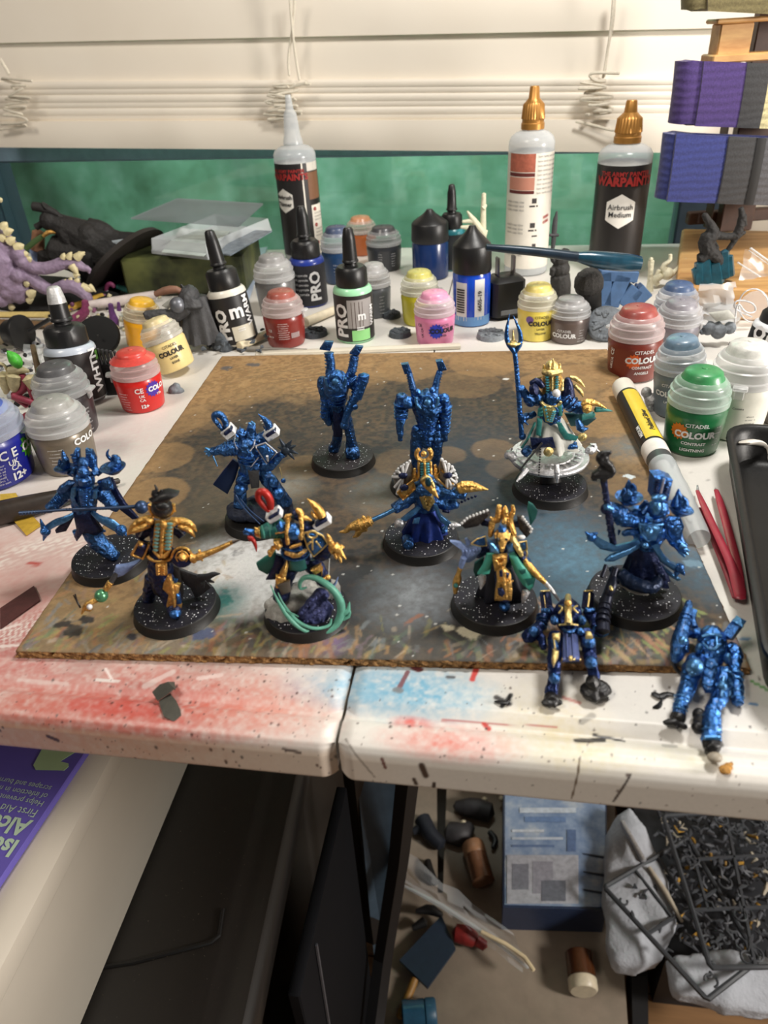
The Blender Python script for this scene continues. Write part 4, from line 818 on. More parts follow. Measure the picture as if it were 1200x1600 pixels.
f.part('armour', BLUE2).pad([(648, 490), (760, 450), (892, 560), (780, 690)], -5, 1.2, 1.6).B(910, 1030, -6, 70).B(850, 900, -5, 60).B(470, 980, -5, 62).rings((310, 520, -1), (430, 495, 0), 4, 74, 95, 9).rings((540, 800, -1), (490, 960, -2), 3, 80, 68, 9).rings((590, 640, -1), (580, 560, -1), 3, 124, 124, 10).T((480, 330, -1, 14), (475, 270, -1, 4)).T((440, 380, -2, 20), (420, 350, -2, 6)).T((530, 340, -1, 18), (545, 315, -1, 5))
f.part('silver_trim', SILVER).rim([(648, 490), (760, 450), (892, 560), (780, 690)], -5.4, 9).beads([(420, 360, -4), (405, 440, -5), (440, 520, -6)], 10, 13).beads([(640, 420, -3), (635, 480, -5), (590, 540, -6)], 10, 13, (1.3, 1, .8)).beads([(510, 690, -5), (600, 720, -6), (680, 620, -6)], 14, 14).T((780, 600, -7, 14), (790, 660, -6, 10))
f.part('vent', WHITEM, 0, 30).mb.box(f.p(345, 315, 0), (125*f.k, 4, 120*f.k), frame(HEAD, RGT*.8+UP*.55), .3).box(f.p(830, 335, 0), (145*f.k, 4, 120*f.k), frame(HEAD, RGT*.85+UP*.5), .3)
f.part('vent_grille', NAVY, 0, 30).mb.box(f.p(340, 310, -2), (95*f.k, 1.4, 95*f.k), frame(HEAD, RGT*.8+UP*.55), .3).box(f.p(825, 328, -2), (110*f.k, 1.4, 90*f.k), frame(HEAD, RGT*.85+UP*.5), .3)
f.part('horn', BLUE).T((320, 320, -1, 30), (310, 210, 0, 32), (260, 130, 0, 38), (190, 120, 0, 34), (170, 170, 0, 28), (240, 260, -1, 24), (290, 320, -1, 20), sm=2).T((820, 310, 0, 26), (800, 240, 0, 44), (760, 190, 0, 30), (680, 122, 0, 4)).T((780, 310, 0, 16), (735, 260, 0, 5))
f.part('claw', mat((40, 50, 62), .45, .3, .3, 2)).B(995, 520, -3, 55)
for (x, y) in ((920, 400), (900, 500), (1060, 420), (1110, 480), (1135, 575), (1090, 640), (1000, 610), (1030, 440)): f.T((995, 520, -3, 26), ((995+x)/2, (520+y)/2, -4, 22), (x, y, -4, 5))
f.part('cloak', mat((24, 48, 92), .45, .4)).pad([(390, 640), (470, 690), (420, 860), (330, 1035), (165, 925), (290, 760)], 2, 1.2, .5)
f.part('cloth', DKGREY).pad([(560, 760), (690, 770), (690, 960), (600, 970)], -5, 1, .6)
f.part('charm', PALEGOLD).beads([(925, 730, -3), (955, 860, -4)], 10, 9).part('charm_bell', BLUE2).B(965, 880, -4, 26)
f.part('tendril', mat((70, 92, 130), .4, .5)).T((405, 1000, -6, 9), (440, 1080, -7, 11), (500, 1180, -9, 11), (700, 1375, -12, 6), sm=2).T((480, 1090, -7, 9), (580, 1220, -9, 10), (745, 1345, -11, 6), sm=2)
f.done()
# M5 blue sorcerer with staff, one leg
f = bfig('blue robed figurine holding its staff level, between two flame bowls', 172, 867, (30, 690, 5.714), 16.3)
f.part('body', BLUE, RM).T((580, 660, 0, 82), (580, 500, 0, 106), (580, 400, 1, 95)).T((620, 720, 0, 70), (680, 880, -1, 76), (790, 970, -2, 66), (860, 1030, ('g', 2), 46)).T((470, 430, 0, 55), (390, 490, -1, 50), (310, 570, -2, 40), (255, 605, -3, 34)).T((700, 420, 0, 60), (770, 490, -1, 56), (830, 570, -2, 42), (875, 590, -3, 36)).B(580, 330, -2, 78)
f.part('helmet', BLUE).pad([(465, 140), (500, 65), (535, 75), (545, 180), (540, 240), (490, 230)], -1, 1.6, 1).pad([(590, 70), (650, 85), (685, 160), (690, 250), (630, 240), (595, 190)], -1, 1.6, 1).B(575, 190, -3, 46).T((665, 220, -2, 26), (690, 270, -3, 28), (655, 290, -4, 24)).T((500, 230, -2, 26), (480, 290, -3, 24)).B(570, 265, -5, 46).T((575, 330, -6, 44), (565, 380, -6, 32))
f.part('trim', BLUE2).beads([(480, 120, -3), (520, 230, -4)], 5, 18, (1.4, .5, .5)).beads([(620, 110, -3), (660, 220, -4)], 6, 18, (1.5, .5, .5)).beads([(545, 290, -6), (580, 300, -7), (620, 290, -6)], 7, 14).beads([(540, 350, -6), (590, 360, -7), (640, 340, -5)], 8, 13).rings((390, 490, -1), (300, 580, -2), 7, 52, 42, 7).rings((760, 480, -1), (840, 575, -2), 6, 58, 44, 7)
f.part('chest_plaque', BLUE2).pad([(528, 420), (645, 420), (640, 500), (610, 590), (560, 590), (530, 500)], -6, 1, .9).beads([(585, 430, -7.5), (585, 570, -7.5)], 8, 13, (1.6, .6, .6))
f.part('sash', LTBLUE).pad([(465, 420), (505, 410), (515, 470), (490, 510), (520, 560), (480, 560), (455, 500)], -5, 1, .4).pad([(650, 440), (695, 430), (690, 510), (640, 520)], -5, 1, .4)
f.part('shoulder_pad', BLUE).pad([(328, 445), (350, 410), (430, 355), (505, 360), (450, 440), (380, 470)], -3, 1.4, 1.2).pad([(695, 360), (800, 325), (845, 425), (790, 440), (735, 435)], -3, 1.4, 1.2)
f.part('robe', NAVY).pad([(480, 640), (640, 630), (690, 720), (745, 800), (690, 840), (620, 815), (560, 820), (515, 890), (490, 850), (510, 780)], -4, 1.5, 1.4).pad([(510, 640), (420, 800), (330, 820), (320, 790), (430, 680)], -2, 1, .6)
f.part('ribbon', LTBLUE).T((500, 640, -3, 16), (420, 690, -4, 26), (330, 720, -4, 30), (250, 770, -4, 26), flat=.4).T((650, 630, -4, 18), (720, 690, -5, 30), (800, 720, -5, 44), (900, 790, -6, 34), flat=.5)
f.part('charm', BLUE2).B(235, 800, -4, 42).T((230, 800, -4, 30), (205, 740, -4, 16), (188, 690, -4, 5)).T((235, 820, -4, 26), (215, 885, -4, 4)).B(910, 790, -6, 46).T((930, 780, -6, 22), (955, 840, -7, 8)).T((880, 800, -6, 22), (930, 840, -7, 8)).T((720, 790, -3, 22), (770, 800, -3, 8)).T((510, 800, -2, 32), (515, 885, -2, 6))
f.part('staff', mat((60, 78, 108), .4, .6)).T((5, 640, -6, 18), (120, 630, -6, 12), (500, 602, -7, 12), (860, 592, -6, 13), (1045, 580, -5, 16)).rings((20, 640, -6), (300, 618, -6), 10, 18, 15, 6).rings((400, 608, -7), (850, 594, -6), 16, 13, 13, 3).part('staff_ball', mat((54, 74, 108), .4, .6)).B(1092, 585, -5, 54).T((1130, 575, -5, 20), (1160, 545, -5, 6))
f.part('flame_bowl', BLUE).mb.lathe([(6*f.k, -50*f.k), (36*f.k, -40*f.k), (72*f.k, 0), (76*f.k, 6*f.k), (60*f.k, 4*f.k), (.01, -10*f.k)], 18, f.p(400, 235, 0))
f.T((400, 225, 0, 40), (420, 170, 0, 30), (395, 120, 0, 20), (388, 75, 0, 5)).T((370, 215, 0, 26), (360, 160, 0, 8)).T((430, 215, 0, 26), (450, 190, 0, 8)).T((450, 270, 0, 30), (490, 300, 0, 22))
f.part('flame_bowl', BLUE).mb.lathe([(6*f.k, -60*f.k), (50*f.k, -44*f.k), (98*f.k, 0), (102*f.k, 6*f.k), (84*f.k, 4*f.k), (.01, -10*f.k)], 20, f.p(835, 230, 1))
f.T((840, 225, 1, 50), (880, 190, 1, 36), (870, 140, 1, 26), (830, 130, 1, 14)).T((820, 215, 1, 30), (845, 170, 1, 16), (805, 150, 1, 14), (780, 110, 1, 12), (800, 70, 1, 4)).T((735, 260, 1, 20), (690, 290, 0, 24))
f.part('cloak', NAVY).pad([(790, 330), (830, 330), (870, 430), (950, 560), (1062, 690), (1010, 695), (900, 610), (830, 500)], 3, 1.2, .4)
f.done()
# M6 black and gold
f = bfig('black and gold figurine with a bare black head and gold sword', 273.8, 941, (100, 750, 4.286), 16.2)
f.part('body', NAVY, RM).T((650, 640, 0, 78), (645, 500, 0, 72), (650, 400, 0, 62), (655, 300, 1, 72)).T((655, 640, 0, 80), (700, 740, -2, 62), (735, 830, -4, 55), (742, 890, ('g', 2.5), 34)).T((620, 300, 1, 40), (540, 340, 0, 34), (510, 380, 0, 30)).T((690, 300, 1, 40), (770, 345, 0, 34), (790, 370, 0, 26)).T((590, 500, 1, 40), (530, 480, 0, 34)).T((720, 500, 0, 40), (800, 520, -3, 34), (880, 525, -4, 24)).T((600, 650, 1, 50), (570, 760, 2, 40), (565, 840, 2, 34))
f.part('foot', BLUE2).B(745, 890, ('g', 2.2), 38, (1, 1.2, .8))
f.part('breastplate', GOLD).pad([(608, 280), (735, 272), (722, 450), (700, 520), (655, 545), (610, 500), (592, 440)], -3.5, 1, .7).T((665, 270, -4.5, 14), (655, 400, -4.8, 12), (650, 510, -4.8, 10)).B(668, 300, -5, 22).T((600, 470, -4, 10), (655, 530, -5, 14), (715, 460, -4, 10)).arc(645, 500, 85, 45, 10, 170, -4, 10)
f.part('plate_stripe', mat((120, 165, 160), .4, .4)).beads([(632, 300, -4.8), (615, 470, -4.8)], 8, 15, (1.3, .6, .6)).beads([(705, 295, -4.8), (692, 460, -4.8)], 8, 15, (1.5, .6, .7))
f.part('head', BLK).B(655, 185, -1, 62).B(660, 180, -8, 32, (1.2, .6, .8)).pad([(575, 140), (640, 95), (690, 85), (765, 102), (715, 130), (690, 160), (600, 160)], -3, 3, 1.5).T((620, 110, -2, 24), (600, 85, -2, 18), (625, 70, -2, 10), (608, 32, -2, 4)).T((590, 130, -2, 16), (570, 130, -2, 6)).T((640, 100, -2, 16), (655, 65, -2, 6))
f.part('collar', GOLD).arc(655, 180, 78, 68, -15, 195, 1, 14).T((740, 210, 1, 12), (735, 170, 1, 6))
f.part('shoulder_horn', GOLD).T((590, 260, -1, 22), (540, 258, -1, 24), (470, 300, -2, 20), (428, 352, -2, 5)).T((575, 300, -2, 18), (500, 325, -3, 22), (445, 350, -3, 12), (425, 365, -3, 4)).T((750, 275, -1, 22), (800, 275, -1, 24), (860, 300, -2, 18), (888, 345, -2, 5)).T((770, 310, -2, 16), (840, 330, -3, 20), (875, 380, -3, 5)).T((730, 280, -2, 30), (760, 270, -2, 20)).B(575, 275, -3, 26)
f.part('hose', mat((120, 118, 116), .4, .6)).beads([(575, 300, -3), (530, 330, -3), (505, 375, -3)], 8, 14).beads([(735, 315, -3), (775, 335, -3), (800, 365, -3)], 8, 14)
f.part('shield', NAVY).pad([(452, 500), (505, 412), (572, 425), (530, 528)], -3, 1.2, .8).B(520, 440, -4, 22).part('shield_rim', GOLD).rim([(452, 500), (505, 412), (572, 425), (530, 528)], -3.4, 8).B(515, 430, -4.6, 14)
f.part('round_shield', NAVY).mb.lathe([(66*f.k, 0), (62*f.k, 1.0), (30*f.k, 1.6), (.01, 1.8)], 24, f.p(790, 515, -4), frame(-HEAD+UP*.3))
f.part('round_shield_rim', GOLD).arc(790, 515, 66, 62, 0, 360, -4.6, 9, 26).B(795, 515, -6, 26).T((745, 520, -5.5, 6), (840, 510, -5.5, 6)).T((790, 470, -5.5, 6), (792, 560, -5.5, 6)).arc(790, 515, 40, 38, 0, 360, -5.6, 5, 20)
f.part('sword', GOLD).T((850, 520, -5, 26), (890, 520, -5, 22), (905, 510, -5, 26), (940, 500, -5, 20), (1040, 460, -5, 17), (1110, 425, -5, 14), (1130, 415, -5, 12)).B(870, 540, -5, 18).T((905, 470, -5, 8), (925, 540, -5, 8)).part('sword_tip', mat((90, 78, 70), .45, .5)).T((1125, 418, -5, 12), (1178, 400, -5, 3))
f.part('belt', GOLD).pad([(612, 570), (685, 565), (690, 640), (618, 640)], -6, 1, .5).beads([(630, 580, -7.2), (632, 630, -7.2)], 4, 9).beads([(670, 580, -7.2), (668, 630, -7.2)], 4, 9)
f.part('greave', GOLD).pad([(695, 640), (715, 640), (725, 690), (780, 700), (770, 740), (760, 780), (790, 840), (785, 860), (690, 868), (685, 840), (700, 770), (660, 730), (668, 690)], -7, 1, .9).T((705, 640, -7.5, 12), (730, 760, -8, 12), (740, 850, -8, 8))
f.part('greave_inset', BLUE2).pad([(750, 760), (772, 770), (785, 830), (752, 835)], -7.6, .8, .5).pad([(735, 665), (762, 670), (758, 690), (735, 690)], -7.8, .8, .4)
f.part('robe', mat((36, 33, 32), .55, .1)).pad([(560, 545), (620, 640), (640, 760), (660, 800), (600, 760), (560, 640)], -1, 1.2, .8).pad([(700, 560), (770, 590), (800, 760), (780, 840), (740, 760)], 0, 1.2, .8)
f.part('cloak', DKGREY).pad([(755, 590), (830, 620), (920, 650), (985, 720), (920, 770), (880, 795), (850, 730), (800, 690)], 1, 1, .7).T((900, 650, 0, 20), (960, 650, -1, 22), (1000, 630, -1, 18), (1045, 628, -1, 4)).T((960, 670, -1, 16), (1005, 685, -1, 5)).T((930, 690, -1, 14), (935, 720, -1, 5))
f.part('spear_blade', PALEB).pad([(330, 625), (345, 580), (420, 570), (505, 542), (450, 600), (395, 640), (360, 652)], -2, 1.2, .9).part('spear_shaft', DKGREY).T((355, 620, -2, 14), (310, 690, -3, 16)).part('spear_socket', GOLD).T((312, 685, -3, 20), (278, 735, -4, 18)).T((230, 795, -5, 20), (190, 815, -6, 16), (150, 830, -6, 20), (118, 898, -7, 5)).T((185, 860, -6, 22), (150, 850, -6, 26))
f.part('spear_orb', mat((90, 150, 110), .25, .5)).B(250, 775, -4.5, 42).part('spear_gem', WHITEM).B(172, 850, -8, 18).part('spear_spike', BLK).T((75, 765, -6, 5), (85, 810, -6, 6), (110, 855, -7, 6)).T((62, 770, -6, 3), (95, 830, -6, 5))
f.done()
# M7 teal crescent
f = bfig('teal armed gold trimmed figurine with a curling teal crescent on white rock', 478.5, 946, (360, 760, 5.4545), 16)
f.part('rock', mat((150, 148, 142), .8, 0, .2, 2, .5, 1.2), .5).B(430, 1080, -3, 130, (1, .8, .55)).B(560, 980, -1, 130, (1, .8, .6)).B(380, 1010, 1, 90, (1, .8, .7)).B(520, 1130, -5, 90, (1, .8, .4)).B(700, 950, 2, 120, (1, .8, .8)).B(860, 880, 5, 80, (1, .8, 1.3)).B(640, 900, 5, 130, (1, .8, .8)).B(460, 1150, -7, 80, (1, .6, .5))
f.part('feathered_tail', mat((54, 60, 104), .5, .3, .4, 1.5, .6, .8), .4).T((790, 900, -3, 60), (740, 980, -4, 70), (690, 1060, -6, 80), (600, 1120, -8, 50)).T((800, 1000, -4, 80), (760, 1110, -7, 80), (690, 1170, -9, 50))
f.beads([(600, 1080, -9), (700, 960, -8), (800, 920, -6)], 8, 24).beads([(620, 1170, -11), (750, 1090, -11), (840, 1010, -8)], 8, 26).T((570, 1140, -10, 14), (530, 1210, -11, 4)).T((640, 1170, -11, 14), (570, 1235, -12, 4))
f.part('body', NAVY, RM).T((570, 660, 0, 98), (555, 500, -1, 108), (540, 380, 0, 108)).T((520, 680, 0, 66), (465, 800, -2, 58), (440, 890, -3, 64), (430, 950, ('g', 6), 60)).T((690, 650, 0, 74), (760, 730, -2, 62), (800, 810, -1, 56)).T((640, 330, 0, 60), (720, 330, 0, 44)).T((740, 560, -1, 60), (800, 590, -3, 46), (850, 520, -4, 34)).B(570, 240, 0, 46)
f.part('sleeve', TEAL, .3).T((440, 355, 0, 84), (340, 375, -1, 66), (265, 390, -2, 46)).part('sleeve_stripe', mat((92, 176, 160), .5, .1)).rings((270, 390, -2), (440, 358, 0), 4, 48, 82, 9)
f.part('cuff', GOLD).T((255, 392, -2, 46), (215, 395, -2, 30)).T((230, 370, -2, 14), (205, 350, -2, 5)).part('hand', BLUE2).T((190, 392, -2, 26), (120, 365, -3, 9)).T((190, 395, -2, 24), (110, 385, -3, 8)).T((190, 398, -2, 22), (112, 402, -3, 8)).T((195, 400, -2, 20), (150, 410, -3, 8)).part('red_tassel', REDM).T((155, 430, -3, 16), (190, 450, -4, 18), (215, 500, -4, 14), (222, 555, -4, 4)).T((160, 430, -3, 14), (165, 470, -3, 5))
f.part('breastplate', BLUE2).B(540, 385, -4, 66).rings((560, 560, -1), (552, 470, -1), 3, 112, 112, 10).pad([(385, 350), (420, 305), (480, 330), (480, 395), (420, 400)], -4, 1, 1.4)
f.part('gold_trim', GOLD).T((490, 300, -4, 16), (480, 400, -6, 16), (490, 490, -6, 16)).T((600, 260, -3, 18), (610, 350, -5, 16), (600, 450, -6, 16)).T((470, 560, -5, 18), (560, 600, -6, 22), (640, 540, -5, 18)).T((510, 520, -6, 14), (600, 490, -6, 14)).T((500, 290, -2, 26), (470, 260, -2, 22), (520, 240, -2, 10)).T((610, 270, -2, 24), (650, 270, -2, 20), (690, 290, -2, 8)).T((560, 190, -1, 12), (600, 220, -1, 30), (600, 260, -1, 22)).T((385, 400, -4, 6), (480, 385, -6, 7)).pad([(365, 465), (420, 460), (445, 510), (410, 550), (370, 520)], -5, 1.2, 1.2).T((370, 520, -5, 22), (335, 590, -5, 14)).B(340, 560, -5, 24)
f.part('chest_chain', mat((190, 170, 130), .4, .7)).beads([(500, 560, -7), (580, 580, -8), (650, 540, -7)], 12, 12).beads([(580, 430, -7), (590, 400, -7)], 4, 12)
f.part('loin', mat((28, 84, 80), .5, .1)).pad([(500, 620), (630, 610), (650, 700), (600, 730), (505, 715)], -5, 1, .7)
f.part('greave', GOLD).pad([(480, 640), (492, 690), (470, 790), (430, 850), (395, 830), (420, 740)], -6, 1.2, 1).pad([(385, 760), (470, 775), (475, 800), (390, 800)], -6.5, 1, .6).T((410, 790, -6, 24), (400, 860, -6, 14)).pad([(680, 715), (770, 665), (785, 715), (720, 755)], -5, 1.2, 1).B(830, 775, -4, 24).pad([(750, 790), (810, 785), (815, 805), (755, 810)], -5, 1, .4).pad([(765, 700), (790, 690), (780, 770)], -4.6, 1, .3)
f.part('boot', mat((92, 84, 76), .5, .3)).pad([(395, 840), (505, 805), (515, 900), (440, 925)], -7, 1, .6)
f.part('shoulder_pad', BLUE2).pad([(618, 400), (700, 380), (785, 420), (830, 485), (775, 540), (710, 596), (660, 520)], -4, 1.2, 1.6).part('shoulder_rim', PALEGOLD).rim([(618, 400), (700, 380), (785, 420), (830, 485), (775, 540), (710, 596), (660, 520)], -4.4, 9).arc(700, 410, 40, 30, 0, 360, -6.3, 8).T((700, 440, -6, 8), (700, 540, -5.5, 7)).T((650, 500, -5.5, 8), (690, 470, -6, 8)).T((770, 520, -5, 8), (730, 470, -6, 8))
f.part('gauntlet', GOLD).T((850, 560, -4, 26), (880, 500, -5, 36), (930, 540, -5, 38)).T((860, 490, -5, 26), (835, 430, -6, 18), (825, 405, -6, 5)).T((930, 550, -5, 22), (985, 620, -6, 7)).T((920, 570, -5, 22), (945, 650, -6, 7)).T((890, 570, -5, 18), (905, 620, -6, 7)).T((940, 510, -5, 18), (970, 520, -5, 8))
f.part('cloak', mat((36, 104, 92), .5, .1)).pad([(385, 560), (400, 680), (315, 752), (240, 712), (220, 660), (290, 610)], 2, 1, .7).part('cloak_lining', NAVY).pad([(390, 580), (480, 610), (440, 720), (385, 795), (302, 798), (360, 690)], 1, 1, .5)
f.part('bone_charm', WHITEM).beads([(843, 620, -3), (838, 745, -4)], 12, 11)
f.part('vent', WHITEM, 0, 30).mb.box(f.p(375, 240, -1), (120*f.k, 3, 90*f.k), frame(HEAD, RGT*.85-UP*-.5), .3).box(f.p(780, 300, 0), (140*f.k, 3, 90*f.k), frame(HEAD, RGT*.85+UP*.5), .3)
f.part('vent_grille', NAVY, 0, 30).mb.box(f.p(372, 235, -2.5), (90*f.k, 1, 66*f.k), frame(HEAD, RGT*.85+UP*.5), .2).box(f.p(775, 296, -1.6), (105*f.k, 1, 66*f.k), frame(HEAD, RGT*.85+UP*.5), .2)
f.part('red_horn', REDM).T((345, 190, -2, 22), (340, 120, -2, 30), (300, 50, -2, 30), (245, 42, -2, 28), (232, 100, -2, 24), (285, 170, -2, 22), (330, 210, -2, 18), sm=2).part('horn', GOLD).T((785, 270, -1, 30), (765, 225, 0, 42), (720, 160, 0, 28), (655, 105, 0, 4)).T((740, 270, -1, 18), (700, 240, -1, 14), (692, 210, -1, 5))
f.part('crescent', mat((86, 150, 130), .5, .05, .2, 3)).T((650, 860, -6, 8), (590, 880, -6, 12), (590, 810, -6, 16), (640, 768, -6, 20), (740, 780, -7, 24), (860, 860, -8, 28), (940, 970, -8, 32), (950, 1080, -9, 34), (900, 1190, -11, 30), (780, 1260, -13, 20), (650, 1245, -14, 16), (530, 1160, -14, 20), (460, 1070, -13, 18), (390, 950, -11, 10), (342, 840, -9, 3), sm=2).T((405, 905, -9, 4), (440, 990, -10, 10), (500, 1080, -12, 16), (590, 1170, -14, 14), (720, 1220, -14, 14), (850, 1190, -12, 12), (860, 1130, -11, 8), sm=2).T((950, 1080, -9, 30), (1005, 1060, -9, 20), (1015, 985, -8, 4)).T((960, 1120, -9, 26), (1020, 1100, -9, 16), (1005, 1000, -8, 4)).T((920, 930, -8, 12), (890, 880, -8, 4)).T((480, 1060, -13, 8), (580, 1110, -14, 4))
f.part('spikes', PALEB).T((850, 860, -3, 16), (890, 840, -3, 12), (918, 772, -3, 3)).T((880, 920, -3, 12), (940, 905, -3, 4))
f.done()
# M8 bird beaked staff bearer
f = bfig('beaked figurine in a navy skirt with gold crescent crown and clawed staff', 658, 836, (520, 640, 4.286), 16)
f.part('skirt', mat((24, 44, 110), .4, .6, .3, 3, .1)).skirt((620, 650, 0, 62), (610, 862, 0, 140), 9, .16, .7, ph=.6)
f.part('body', BLUE, RM).T((620, 660, 0, 62), (622, 570, 0, 78), (625, 500, 0, 80)).T((560, 530, 0, 48), (510, 600, -1, 44), (450, 640, -2, 36), (410, 665, -3, 34)).T((690, 550, 0, 46), (780, 555, -1, 42), (850, 565, -1, 34), (890, 572, -2, 24)).T((500, 870, -4, 36), (505, 910, ('g', 2), 32)).T((730, 790, -1, 30), (748, 812, ('g', 2), 28)).B(635, 470, -2, 44).T((690, 610, 0, 36), (760, 640, 0, 34), (830, 630, -1, 30))
f.part('beak', GOLD).T((612, 455, -4, 30), (640, 500, -6, 34), (672, 545, -7, 20), (705, 592, -8, 4)).part('eye', mat((34, 70, 84), .3, .5)).B(640, 485, -8, 26, (.8, .6, 1.2)).part('brow', PALEGOLD).T((595, 470, -6, 10), (640, 445, -7, 14), (680, 520, -9, 8))
f.part('helmet', NAVY, 0, 30).pad([(582, 355), (645, 355), (655, 460), (585, 465)], -1, 4, .8).part('helmet_stripe', TURQ).beads([(600, 365, -2.5), (603, 450, -2.5)], 6, 12, (1.3, .5, .6)).beads([(630, 365, -2.5), (633, 450, -2.5)], 6, 12, (1.3, .5, .6))
f.part('crown', GOLD).arc(610, 298, 50, 44, -50, 230, -1, 13, 18).B(608, 296, -1, 18).T((560, 470, -1, 20), (545, 440, -1, 18), (548, 395, -1, 8)).T((690, 450, -1, 22), (695, 420, -1, 18), (685, 370, -1, 8)).beads([(545, 470, -2), (552, 410, -2)], 5, 15).beads([(700, 460, -2), (690, 400, -2)], 5, 15).T((575, 350, -1, 8), (575, 460, -2, 8)).T((655, 350, -1, 8), (660, 455, -2, 8)).T((615, 355, -3, 7), (618, 460, -3, 7))
f.part('wing_pad', mat((120, 116, 110), .4, .6, .3, 1)).pad([(402, 440), (440, 390), (522, 335), (550, 470), (480, 560), (430, 580)], -1, 1.2, 1).pad([(725, 330), (800, 385), (835, 470), (815, 510), (770, 528), (690, 455)], -1, 1.2, 1)
f.part('wing_edge', WHITEM).beads([(402, 450, -2), (440, 395, -2), (515, 345, -2)], 8, 16).beads([(730, 335, -2), (805, 390, -2), (832, 470, -2), (790, 525, -2)], 10, 15)
f.part('feather_lines', WHITEM)
for (x, y) in ((410, 450), (432, 405), (468, 375), (505, 355), (415, 520), (430, 565), (460, 570)): f.T((472, 450, -2.6, 5), ((472+x)/2, (450+y)/2, -2.8, 9), (x, y, -1.9, 9))
for (x, y) in ((740, 345), (775, 365), (808, 395), (828, 440), (825, 490), (795, 522), (765, 520)): f.T((766, 445, -2.6, 5), ((766+x)/2, (445+y)/2, -2.8, 9), (x, y, -1.9, 9))
f.part('wing_eye', NAVY).B(470, 442, -3, 28, (1, .5, .8)).B(770, 440, -3, 28, (1, .5, .8)).B(478, 522, -4.5, 28, (1, .5, .8))
f.part('shoulder_trim', GOLD).pad([(432, 555), (540, 470), (552, 530), (470, 606)], -2.4, 1, .6).rim([(432, 555), (540, 470), (552, 530), (470, 606)], -3, 6).rim([(690, 455), (725, 400), (815, 510), (770, 528)], -2.2, 6)
f.part('chest_plaque', mat((170, 145, 90), .35, .8, .3, 1)).pad([(580, 590), (610, 568), (670, 570), (685, 620), (640, 682), (605, 660)], -4.6, 1, .8).beads([(605, 590, -6), (640, 670, -6)], 5, 12).beads([(660, 590, -6), (640, 660, -6)], 4, 12)
f.part('staff', LTBLUE).T((425, 662, -4, 15), (340, 705, -4, 14), (245, 748, -5, 15)).part('staff_head', GOLD).T((262, 740, -5, 26), (210, 762, -5, 36), (160, 775, -5, 34), (110, 790, -5, 20), (90, 815, -5, 16), (45, 820, -5, 5)).T((220, 785, -5, 30), (180, 800, -5, 26), (165, 840, -5, 18), (135, 855, -5, 5)).T((210, 730, -5, 18), (200, 712, -5, 6)).rings((250, 745, -5), (180, 772, -5), 3, 34, 40, 6)
f.part('gauntlet', GOLD).T((840, 530, -2, 34), (890, 515, -2, 38), (950, 518, -2, 30), (1000, 528, -2, 16), (1040, 535, -2, 4)).T((860, 500, -2, 20), (940, 495, -2, 16)).beads([(860, 510, -4), (960, 515, -4)], 6, 15)
f.part('chain', NAVY).beads([(750, 650, 0), (830, 635, -1), (900, 600, -1), (955, 580, -1)], 10, 20).T((740, 670, 1, 18), (780, 680, 1, 14))
f.part('ribbon', LTBLUE).pad([(455, 735), (565, 650), (590, 660), (560, 700), (490, 748)], -5, 1, .4).pad([(676, 635), (700, 640), (720, 700), (792, 762), (768, 785), (720, 750), (690, 690)], -5, 1, .5).pad([(545, 735), (585, 725), (575, 765), (535, 765)], -6.5, .8, .4)
f.part('skull_charm', SILVER).B(445, 760, -5, 30).T((440, 770, -5, 22), (420, 790, -5, 12)).T((780, 770, -4, 22), (810, 770, -4, 22), (855, 775, -4, 7)).B(800, 790, -4, 16)
f.done()
# M9 gold bird faced
f = bfig('gold bird faced figurine with teal ribbons and winged shoulders', 773, 934, (690, 770, 6.316), 16)
f.part('robe', mat((24, 24, 34), .5, .2)).skirt((590, 660, 1, 110), (600, 990, 1, 215), 8, .14, .7)
f.part('body', NAVY, RM).T((590, 720, 0, 95), (590, 600, 0, 104), (590, 500, 0, 100)).T((610, 760, -3, 75), (612, 900, -6, 74), (618, 1050, -8, 64)).T((450, 520, 0, 60), (400, 580, -1, 50), (340, 600, -2, 40)).T((720, 520, 0, 70), (780, 610, -2, 56), (830, 680, -4, 44)).B(600, 420, -2, 72).T((480, 300, 1, 34), (400, 290, 1, 30)).T((720, 300, 1, 34), (790, 300, 1, 40))
f.part('foot', BLUE2).B(622, 1115, ('g', 2.4), 52, (1, 1.3, .8))
f.part('beak', GOLD).T((600, 390, -5, 56), (600, 440, -7, 56), (598, 500, -9, 34), (596, 580, -10, 14)).T((540, 400, -5, 24), (560, 470, -7, 22)).T((655, 400, -5, 24), (640, 470, -7, 22)).B(596, 545, -10, 20).part('eye', BLK).B(552, 460, -9, 18).B(640, 460, -9, 12)
f.part('crest', BLUE2).T((600, 380, -6, 36), (590, 340, -6, 30), (580, 310, -5, 6)).T((570, 380, -5, 24), (555, 350, -5, 6)).T((630, 380, -5, 26), (620, 340, -5, 8))
f.part('headdress', GOLD).T((570, 125, 0, 20), (560, 180, 0, 26), (565, 260, 0, 34), (500, 280, 0, 30), (490, 360, -1, 28), (480, 430, -2, 20)).T((700, 125, 0, 14), (712, 180, 0, 20), (680, 230, 0, 26), (670, 310, 0, 36), (700, 380, -1, 34), (715, 440, -2, 20)).T((628, 130, 0, 8), (625, 180, 0, 34), (628, 250, -1, 22), (610, 300, -2, 22)).T((520, 280, -1, 22), (480, 240, 0, 8)).beads([(515, 310, -3), (475, 430, -3)], 6, 17).beads([(690, 340, -3), (735, 430, -3)], 6, 17).beads([(560, 150, -2), (565, 250, -2)], 5, 18).beads([(640, 200, -3), (660, 290, -3)], 4, 18)
